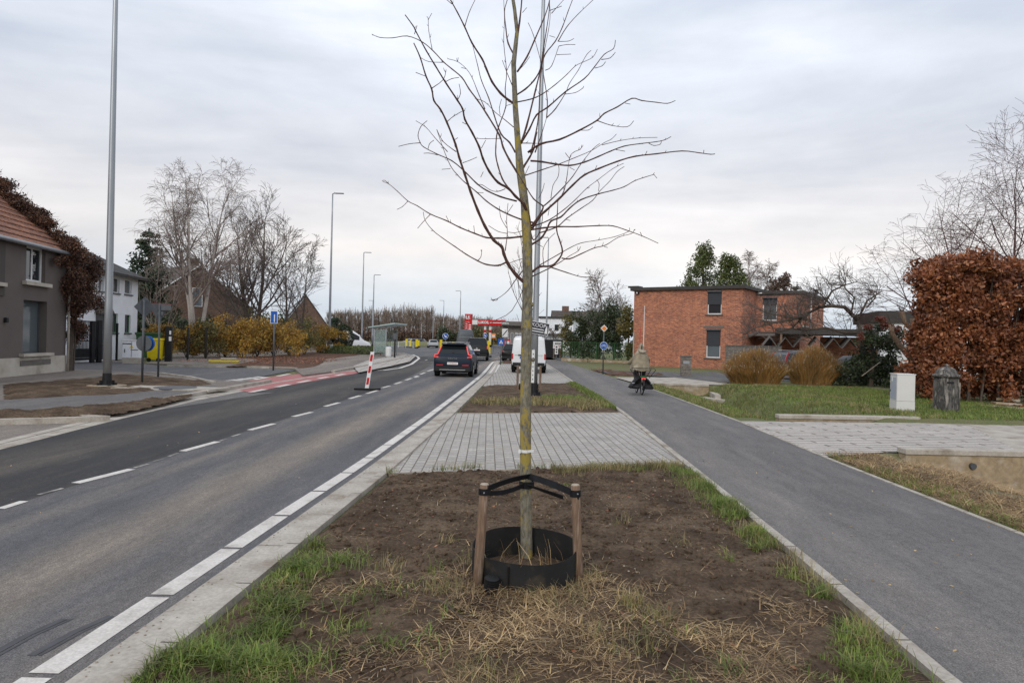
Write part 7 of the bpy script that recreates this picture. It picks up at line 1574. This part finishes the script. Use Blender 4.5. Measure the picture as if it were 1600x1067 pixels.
body(v,T,M['whitevan'],5.35,[(3.1,4.0,.1,.8)],M['cglass']); wheels(v,(1,4.3),.96,.34); m=MB(); m.add([(-.7,4.03,1.82),(.7,4.03,1.82),(.75,4.45,1.4),(-.75,4.45,1.4)],[(3,2,1,0)]); m.v=[(x,y+.03,z+.02) for x,y,z in m.v]; m.build('windscreen',M['cglass'],v)
bt=empty('grey_box_lorry',(D(727,540,82)[0],82,0),R(3),'grey rounded high vehicle ahead of the black minivan under the red totem','lorry'); K=82/F
T=[(0,.5,1.6,2.4,.98,.80),(.1,.45,1.7,2.75,1.05,.80),(.5,.45,1.7,2.95,1.1,.82),(4,.45,1.7,2.95,1.1,.82),(5.5,.45,1.5,2.4,1.05,.8),(6,.5,1.2,1.4,1.0,.8)]
body(bt,T,M['galvd'],6,[(4.4,5.3,.1,.7)],M['cglass']); wheels(bt,(1.2,4.8),1.05,.38); m=MB(); m.box((0,-.02,2.0),(1.5,.03,.04)); m.box((0,-.02,1.2),(1.6,.03,.04)); m.build('rear_trim',M['galv'],bt)
for s in (-1,1): MB().box((s*.85,-.0,1.0),(.14,.08,.3)).build('tail_light',M['tail'],bt)
# yellow works barriers and cones
for i,(px,d,h,lab) in enumerate(((635,120,1.5,'yellow works post left end of the far road barriers'),(641,118,1.3,'orange-yellow works post second from the left of the far barriers'),(651,112,1.5,'double yellow works post near the middle of the far barriers'),(654,125,1.3,'yellow works post behind the double yellow post'),(689,95,1.6,'yellow works marker just left of the dark SUV roof'),(708,100,1.3,'yellow works marker directly above the dark SUV roof'),(712,104,1.2,'yellow works marker over the dark SUV roof, further right'),(764,70,1.7,'yellow box under the small blue arrow disc'),(676,175,1.4,'yellow marker behind the silver car'))):
    x=D(px,540,d)[0]; t=empty('yellow_works_marker',(x,d,0),0,lab,'works marker','yellow works markers on the far road'); MB().box((0,0,h*.6),(.34,.2,h*.8)).build('panel',M['yellow'],t,bevel=.03); MB().box((0,0,.08),(.6,.5,.16)).build('foot',M['collar'],t)
for i,(px,d,lab) in enumerate(((617,113,'left white mesh barrier on the far road'),(628,113,'middle white mesh barrier on the far road'),(640,113,'right white mesh barrier on the far road'))):
    x=D(px,540,d)[0]; t=empty('mesh_barrier',(x,d,0),0,lab,'barrier','mesh barriers on the far road'); m=MB(); m.tube([(-.6,0,.05),(-.6,0,1.05),(.6,0,1.05),(.6,0,.05)],.025,5); m.tube([(-.6,0,.3),(.6,0,.3)],.02,4)
    for k in range(7): m.tube([(-.5+k*.166,0,.3),(-.5+k*.166,0,1.05)],.01,3)
    m.build('frame',M['white'],t)
for (px,py,d,lab) in ((771,525,95,'orange and red works sign on the right under the fuel canopy'),(793,535,75,'red and white works sign left of the white van')):
    c=D(px,py,d); t=empty('works_sign',(c[0],d,0),0,lab,'works sign'); MB().box((0,0,c[2]),(.62,.05,.7)).build('panel',M['orange_s'] if px<780 else M['red_s'],t,bevel=.02); MB().tube([(0,.06,0),(0,.06,c[2])],.04,6).build('post',M['galvd'],t); MB().box((0,-.035,c[2]),(.4,.02,.3)).build('white_band',M['white'],t)
# roundabout island
tag(MB().lathe([(14,0),(14,.12),(11,.5),(5,.9)],48,(-19,150,0)).build('roundabout_island',M['lawn'],smooth=True),kind='structure')
rough_patch('leaf_strewn_verge',M['soil2'],[(-.5,60.5),(2.4,60),(2.6,70),(1.5,72),(-.4,66)],.3,.2,.02,seed=41,edge=.4)
t=empty('dry_twiggy_shrub',(.6,61,0),0,'low dry shrub on the verge between the minivan and the white van','shrub'); leafcloud('foliage',M['brownleaf'],t,[(rg.uniform(-1.4,1.4),rg.uniform(0,5),.35,.6,.8,.35,1) for _ in range(10)],1300,.16,5,cull=.2,shell=0); MB().tube([(0,0,0),(.1,1,.6),(.3,3,.4)],[.03,.02,.01],4).build('stems',M['barkd'],t)
# second young tree behind the lamp post with its two stakes
x,y=D(818,590,24.6)[:2]; t2=bare('young_tree',(D(822,600,25.5)[0],25.5),5.8,'second leafless young tree, mostly hidden behind the front trunk','88',(M['barky'],M['twig']),trunkfrac=.35,r0=.045,split=(11,4,2),ang=.6,up=.06,lev=2,minr=.006,lnf=.42)
for (px,lab) in ((808.5,'thin stake left of the front trunk, in the second soil bed'),(844,'thin stake right of the middle lamp post in the second soil bed')):
    x=D(px,600,25.2)[0]; s=empty('tree_stake',(x,25.2,0),0,lab,'wooden stake'); MB().tube([(0,0,-.05),(0,0,.92)],.04,8).build('post',M['stake'],s); MB().lathe([(.038,.925),(.034,.935)],8).build('cut_end',M['staketop'],s)
m_=empty('planter_ring',(D(826,600,25.4)[0],25.4,0),0,'black ring at the foot of the second young tree','planter ring'); MB().lathe([(.36,0),(.36,.25),(.35,.25),(.35,.02)],24).build('ring_wall',M['collar'],m_)
# ---------------------------------------------------------------- cyclist
cx,cy=G(1003,617); 
M['skin']=pm('skin',(.52,.33,.25),(.46,.29,.22),8,.55); M['poncho']=pm('khaki_rain_cape',(.32,.27,.185),(.22,.185,.13),2.2,.8,bmp=.5,c3=(.38,.33,.25),bd=.03,lo=.35,hi=.65)
M['trous']=pm('grey_trousers',(.085,.08,.075),(.065,.06,.06),5,.9); M['bag']=pm('black_pannier_fabric',(.014,.014,.016),(.035,.035,.038),4,.7,bmp=.2)
bk=empty('bicycle',(cx,cy,0),R(0),'bicycle with black flared side bags and a lit red rear light on the cycle path','bicycle')
def wh_(y,nm='wheel'):
    t=empty(nm,(0,y,.33)); t.parent=bk
    m=MB(); pts=[(0,.31*math.cos(a),.31*math.sin(a)) for a in np.linspace(0,2*PI,25)]; m.tube(pts,.024,6,cap=False); m.build('tyre',M['tyre'],t,smooth=True)
    m=MB(); pts=[(0,.285*math.cos(a),.285*math.sin(a)) for a in np.linspace(0,2*PI,25)]; m.tube(pts,.009,4,cap=False)
    for k in range(12): a=k*PI/6; m.tube([(0,0,0),(0,.285*math.cos(a),.285*math.sin(a))],.002,3)
    m.tube([(-.05,0,0),(.05,0,0)],.02,6); m.build('rim',M['rim'],t)
wh_(0);wh_(1.08)
m=MB(); m.tube([(0,0,.33),(0,.45,.30),(0,.36,.85)],.02,6); m.tube([(0,0,.33),(0,.37,.78)],.012,5); m.tube([(0,.45,.30),(0,.92,.86),(0,.36,.78)],.02,6); m.tube([(0,1.08,.33),(0,.93,.78),(0,.90,1.08)],.018,6); m.tube([(-.10,.47,.20),(.10,.43,.40)],.012,5); m.build('frame',M['black'],bk,smooth=True)
m=MB(); m.tube([(-.30,.68,1.08),(-.27,.84,1.12),(0,.92,1.08),(.27,.84,1.12),(.30,.68,1.08)],.013,6); m.build('handlebar',M['galvd'],bk); m=MB(); m.box((0,.28,.90),(.17,.26,.06)); m.build('saddle',M['black'],bk,bevel=.03)
m=MB(); m.tube([(-.24,-.12,.62),(-.46,-.1,.92),(-.40,-.1,.97),(.40,-.1,.97),(.46,-.1,.92),(.22,-.12,.62)],.012,6); m.tube([(-.30,-.05,.94),(-.14,-.1,.66),(.14,-.1,.66),(.30,-.05,.94)],.012,6); m.box((0,.05,.68),(.16,.4,.02)); m.build('carrier',M['black'],bk); 
m=MB(); m.box((0,-.22,.60),(.15,.05,.06)); emm=m.build('rear_light',M['taillit'],bk,bevel=.01); MB().box((0,-.2,.67),(.22,.06,.05)).build('light_bracket',M['green'],bk)
m=MB(); m.tube([(0,-.31*math.sin(a)*1.12,.33+.345*math.cos(a)) for a in np.linspace(-.3,1.5,9)],.03,5); m.build('mudguard',M['black'],bk)
for s in (-1,1):
    m=MB(); prof=[(.05,.66),(.12,.70),(.24,.62),(.36,.48),(.43,.34),(.40,.30),(.10,.30),(.06,.36)]
    if s<0: prof=[(.05,.68),(.14,.72),(.28,.62),(.42,.46),(.50,.36),(.46,.32),(.12,.30),(.06,.36)]
    vs=[];n=len(prof)
    for (y,sc1) in ((-.14,.75),(-.04,.95),(.22,.95),(.30,.75)):
        for (x_,z_) in prof: vs.append((s*(.06+(x_-.06)*sc1),y,.43+(z_-.5)*sc1*1.15))
    fs=[]
    for i in range(3):
        for k in range(n): k2=(k+1)%n; fs.append((i*n+k,i*n+k2,(i+1)*n+k2,(i+1)*n+k))
    fs.append(tuple(range(n))); fs.append(tuple(3*n+k for k in range(n))[::-1]); m.add(vs,fs); o=m.build('side_bag',M['bag'],bk,smooth=True)
    MB().box((s*.27,-.135,.43),(.26,.01,.03)).build('reflective_band',M['galv'],o)
ps=empty('person',(cx,cy,0),R(0),'person in a khaki rain cape seen from behind, riding the bicycle on the path','person')
# body as one skinned mesh
def skin(name,verts,edges,radii,mat,parent,sub=2,rootv=0):
    me=bpy.data.meshes.new(name); me.from_pydata(verts,edges,[]); o=bpy.data.objects.new(name,me); COL.objects.link(o); o.parent=parent
    o.modifiers.new('s','SKIN'); me.skin_vertices[0]
    for i,r_ in enumerate(radii): me.skin_vertices[0].data[i].radius=(r_,r_) if not isinstance(r_,tuple) else r_
    me.skin_vertices[0].data[rootv].use_root=True
    s_=o.modifiers.new('u','SUBSURF'); s_.levels=sub; s_.render_levels=sub; me.materials.append(mat); return o
V=[(0,.24,.98),(0,.28,1.15),(0,.34,1.36),(0,.37,1.50),(0,.38,1.58),(0,.40,1.68),(0,.40,1.78),
   (-.17,.36,1.45),(-.30,.42,1.24),(-.31,.62,1.13),(-.29,.70,1.10),(.17,.36,1.45),(.30,.42,1.24),(.31,.62,1.13),(.29,.70,1.10),
   (-.10,.26,.94),(-.16,.62,.78),(-.15,.50,.42),(-.14,.46,.30),(-.15,.60,.26),(.10,.26,.94),(.15,.56,.72),(.14,.42,.34),(.13,.38,.22),(.13,.52,.18)]
E_=[(0,1),(1,2),(2,3),(3,4),(4,5),(5,6),(3,7),(7,8),(8,9),(9,10),(3,11),(11,12),(12,13),(13,14),(0,15),(15,16),(16,17),(17,18),(18,19),(0,20),(20,21),(21,22),(22,23),(23,24)]
Rr=[.16,.14,.16,.10,.055,.085,.07,.07,.05,.038,.03,.07,.05,.038,.03,.09,.075,.05,.04,.035,.09,.075,.05,.04,.035]
skin('body',V,E_,Rr,M['trous'],ps)
for s in (-1,1):
    o=MB().lathe([(.02,-.05),(.05,-.03),(.05,.03),(.045,.11),(.02,.14)],10).build('shoe',M['black'],ps,smooth=True); o.location=(s*.15,.60 if s<0 else .50,.25 if s<0 else .17); o.rotation_euler=(R(-80),0,0)
    hand=empty('hand',(s*.30,.70,1.09)); hand.parent=ps
    m=MB(); m.box((0,0,.0),(.075,.085,.035)); 
    for k,(fl) in enumerate((.06,.07,.072,.058)): m.tube([(-.03+k*.02,.04,0),(-.03+k*.02,.04+fl*.45,-.005),(-.03+k*.02,.04+fl*.55,-.035)],[.009,.009,.007],5)
    m.tube([(-s*.035,-.01,0),(-s*.06,.02,-.02),(-s*.055,.045,-.03)],[.011,.010,.008],5); m.build('palm_and_fingers',M['skin'],hand,smooth=True)
# cape: lofted drape, one surface from the hood to the hem
m=MB(); lev=[(1.90,.012,.012,.36),(1.86,.045,.06,.37),(1.79,.078,.10,.38),(1.70,.10,.12,.38),(1.60,.12,.13,.36),(1.55,.18,.15,.33),(1.47,.235,.18,.31),(1.30,.262,.22,.30),(1.15,.285,.26,.30),(1.02,.32,.30,.30),(.90,.345,.33,.28)]
n=40; vs=[]
for (z,rx,ry,yc) in lev:
    for k in range(n):
        a=2*PI*k/n; w_=1+.05*math.sin(5*a+z*7)*(1.9-z)*1.4+.03*math.sin(11*a-z*9)*(1.9-z); x_=rx*math.cos(a)*w_; y_=ry*math.sin(a)*w_+yc
        if z<1.45 and math.cos(a)<-.35: x_-=.05
        if z<1.4 and math.sin(a)>0: y_+=.22*(1.4-z)
        vs.append((x_,y_,z+(.05*math.sin(a) if z<1 else 0)+.015*math.sin(5*a)*(z<1.1)))
fs=[(i*n+k,(i+1)*n+k,(i+1)*n+(k+1)%n,i*n+(k+1)%n) for i in range(len(lev)-1) for k in range(n)]+[tuple(range(n-1,-1,-1))]
m.add(vs,fs); cape=m.build('rain_cape',M['poncho'],ps,smooth=True); so=cape.modifiers.new('s','SOLIDIFY'); so.thickness=.008; ss=cape.modifiers.new('u','SUBSURF'); ss.levels=1; ss.render_levels=1
for s in (-1,1): # cape sleeves reaching to the handlebar
    m=MB(); m.tube([(s*.14,.36,1.46),(s*.24,.42,1.30),(s*(.38 if s<0 else .29),.54,1.14),(s*(.38 if s<0 else .30),.64,1.11)],[.08,.085,.075,.06],10); m.build('sleeve',M['poncho'],ps,smooth=True)
m=MB(); m.tube([(-.14,.13,1.60),(-.08,.075,1.565),(.0,.055,1.555),(.08,.075,1.565),(.14,.13,1.60)],[.03,.045,.05,.045,.03],10); m.build('folded_hood',M['poncho'],ps,smooth=True)
m=MB(); m.tube([(0,.262,1.66),(0,.262,1.80)],[.035,.02],8); m.build('hood_opening_painted_shade',M['trous'],ps,smooth=True)  # added dark strip stands in for shade in the hood opening
# fallen leaves
def scatter(name,mat,pts,size,seed):
    r=np.random.RandomState(seed); P=np.array(pts); n=len(P); a=r.rand(n)*2*PI; s=size*(.5+r.rand(n)); A=np.stack([np.cos(a)*s,np.sin(a)*s,(r.rand(n)-.3)*s*.6],1); B=np.stack([-np.sin(a)*s*.6,np.cos(a)*s*.6,(r.rand(n)-.5)*s*.5],1)
    V=np.concatenate([P-A,P+B,P+A,P-B],0); i=np.arange(n); return tag(npmesh(name,V,np.stack([i,i+n,i+2*n,i+3*n],1),mat),kind='stuff')
ld=[(14.0+nr.rand()*7,21.6+nr.rand()*2.0,.09) for k in range(1500)]+[(11+nr.rand()*5,26+nr.rand()*6,.10) for k in range(900)]+[(-20+nr.rand()*8,40+nr.rand()*12,.15) for k in range(2500)]+[(interp(CR,y_)+.2+nr.rand()*1.5,y_,.0) for y_ in (38+nr.rand(300)*10)]
scatter('fallen_leaves',M['rust'],ld,.05,1)
# small stones on the front soil and grit in the gutter
m=MB(); r5=random.Random(9)
for k in range(260):
    y=r5.uniform(3.4,20); x=interp(LE,y)+.27+abs(r5.gauss(0,.05)); s=r5.uniform(.003,.010); m.add([(x+p[0]*s,y+p[1]*s,.008+p[2]*s*.6) for p in ICO],ICF)
for k in range(500):
    y=r5.uniform(3.4,9.8); x=interp(LE,y)+.8+r5.random()*(interp(CL,y)-interp(LE,y)-1); s=r5.uniform(.004,.012); m.add([(x+p[0]*s,y+p[1]*s,bedz(x,y)+.004+p[2]*s*.6) for p in ICO],ICF)
tag(m.build('small_stones',M['concd']),kind='stuff')
sp2=[]
for k in range(260):
    y_=3.5+nr.rand()**1.5*32; x_=interp(CL,y_)+.15+nr.rand()*(interp(CR,y_)-interp(CL,y_)-.2); sp2.append((x_,y_,.006))
for k in range(120):
    y_=3.5+nr.rand()**1.3*25; x_=interp(LE,y_)-.2-nr.rand()*5; sp2.append((x_,y_,.006))
lf=[(interp(LE,y_)+.9+nr.rand()*3.4,y_,0) for y_ in (3.6+nr.rand(130)*6)]
scatter('fallen_leaves',M['rust'],[(a,b,bedz(a,b)+.012) for a,b,_ in lf],.022,8)
scatter('litter_specks',M['straw'],sp2,.014,3)
# ---------------------------------------------------------------- world, sun, camera
w=bpy.data.worlds.new('World'); S.world=w; w.use_nodes=True; nt=w.node_tree; nt.nodes.clear()
out=nt.nodes.new('ShaderNodeOutputWorld'); bg=nt.nodes.new('ShaderNodeBackground'); nt.links.new(bg.outputs[0],out.inputs[0])
sky=nt.nodes.new('ShaderNodeTexSky'); sky.sky_type='NISHITA'; sky.sun_disc=False; SE,SR=R(28),R(200); sky.sun_elevation=SE; sky.sun_rotation=SR
tc=nt.nodes.new('ShaderNodeTexCoord'); sp=nt.nodes.new('ShaderNodeSeparateXYZ'); nt.links.new(tc.outputs['Generated'],sp.inputs[0])
grad=ramp(nt,sp.outputs[2],[(0.0,(.54,.60,.665,1)),(.06,(.62,.655,.70,1)),(.12,(.70,.675,.665,1)),(.2,(.665,.66,.68,1)),(.32,(.60,.635,.70,1)),(.46,(.675,.72,.80,1)),(1,(.78,.83,.92,1))])
mp=nt.nodes.new('ShaderNodeMapping'); mp.inputs['Scale'].default_value=(1.0,1.0,5.5); mp.inputs['Location'].default_value=(2.3,.7,0); nt.links.new(tc.outputs['Generated'],mp.inputs[0])
n1=nt.nodes.new('ShaderNodeTexNoise'); n1.inputs['Scale'].default_value=1.5; n1.inputs['Detail'].default_value=6; n1.inputs['Roughness'].default_value=.5; n1.inputs['Distortion'].default_value=.5; nt.links.new(mp.outputs[0],n1.inputs['Vector'])
cl_=ramp(nt,n1.outputs[0],[(.3,(.78,.81,.86,1)),(.5,(1.0,1.0,1.0,1)),(.68,(1.2,1.18,1.16,1))])
mp2=nt.nodes.new('ShaderNodeMapping'); mp2.inputs['Scale'].default_value=(1,1,2.5); mp2.inputs['Location'].default_value=(7.3,2.7,1); nt.links.new(tc.outputs['Generated'],mp2.inputs[0])
n2=nt.nodes.new('ShaderNodeTexNoise'); n2.inputs['Scale'].default_value=5; n2.inputs['Detail'].default_value=7; n2.inputs['Roughness'].default_value=.6; nt.links.new(mp2.outputs[0],n2.inputs['Vector'])
c2_=ramp(nt,n2.outputs[0],[(.35,(.93,.94,.955,1)),(.65,(1.06,1.055,1.05,1))])
col=mix(nt,1.0,grad,cl_,'MULTIPLY'); col=mix(nt,1.0,col,c2_,'MULTIPLY')
# physically bright sky under the cloud deck: scaled so background strength stays .1
sc=nt.nodes.new('ShaderNodeVectorMath'); sc.operation='SCALE'; nt.links.new(col,sc.inputs[0]); sc.inputs['Scale'].default_value=12.8
fin=mix(nt,.94,sky.outputs[0],sc.outputs[0]); nt.links.new(fin,bg.inputs[0]); bg.inputs[1].default_value=.1
sl=bpy.data.lights.new('sun','SUN'); sl.energy=1.35; sl.angle=R(18); sl.color=(1,.95,.88); so_=bpy.data.objects.new('sun',sl); COL.objects.link(so_)
az=SR; dirv=Vector((math.sin(az)*math.cos(SE),math.cos(az)*math.cos(SE),math.sin(SE))); so_.rotation_euler=dirv.to_track_quat('Z','Y').to_euler()
cam=bpy.data.cameras.new('camera'); co=bpy.data.objects.new('camera',cam); COL.objects.link(co); S.camera=co
cam.sensor_width=36; cam.lens=36*F/1600; cam.clip_start=.1; cam.clip_end=6000
c_,s_=math.cos(RHO),math.sin(RHO)
Rm=Matrix.Rotation(-PIT,3,'X')
rt_=Rm@Vector((c_,0,s_)); up_=Rm@Vector((-s_,0,c_)); fw=Rm@Vector((0,1,0))
rt_=Vector((c_,0,s_)); up_=Vector((-s_,0,c_)); fw=Vector((0,1,0))
rt_,up_,fw=[Rm@v for v in (rt_,up_,fw)]
co.matrix_world=Matrix(((rt_.x,up_.x,-fw.x,0),(rt_.y,up_.y,-fw.y,0),(rt_.z,up_.z,-fw.z,H),(0,0,0,1)))
S.render.engine='CYCLES'; S.view_settings.view_transform='Standard'; S.view_settings.look='None'; S.view_settings.exposure=0; S.view_settings.gamma=1
S.render.resolution_x=1024; S.render.resolution_y=682
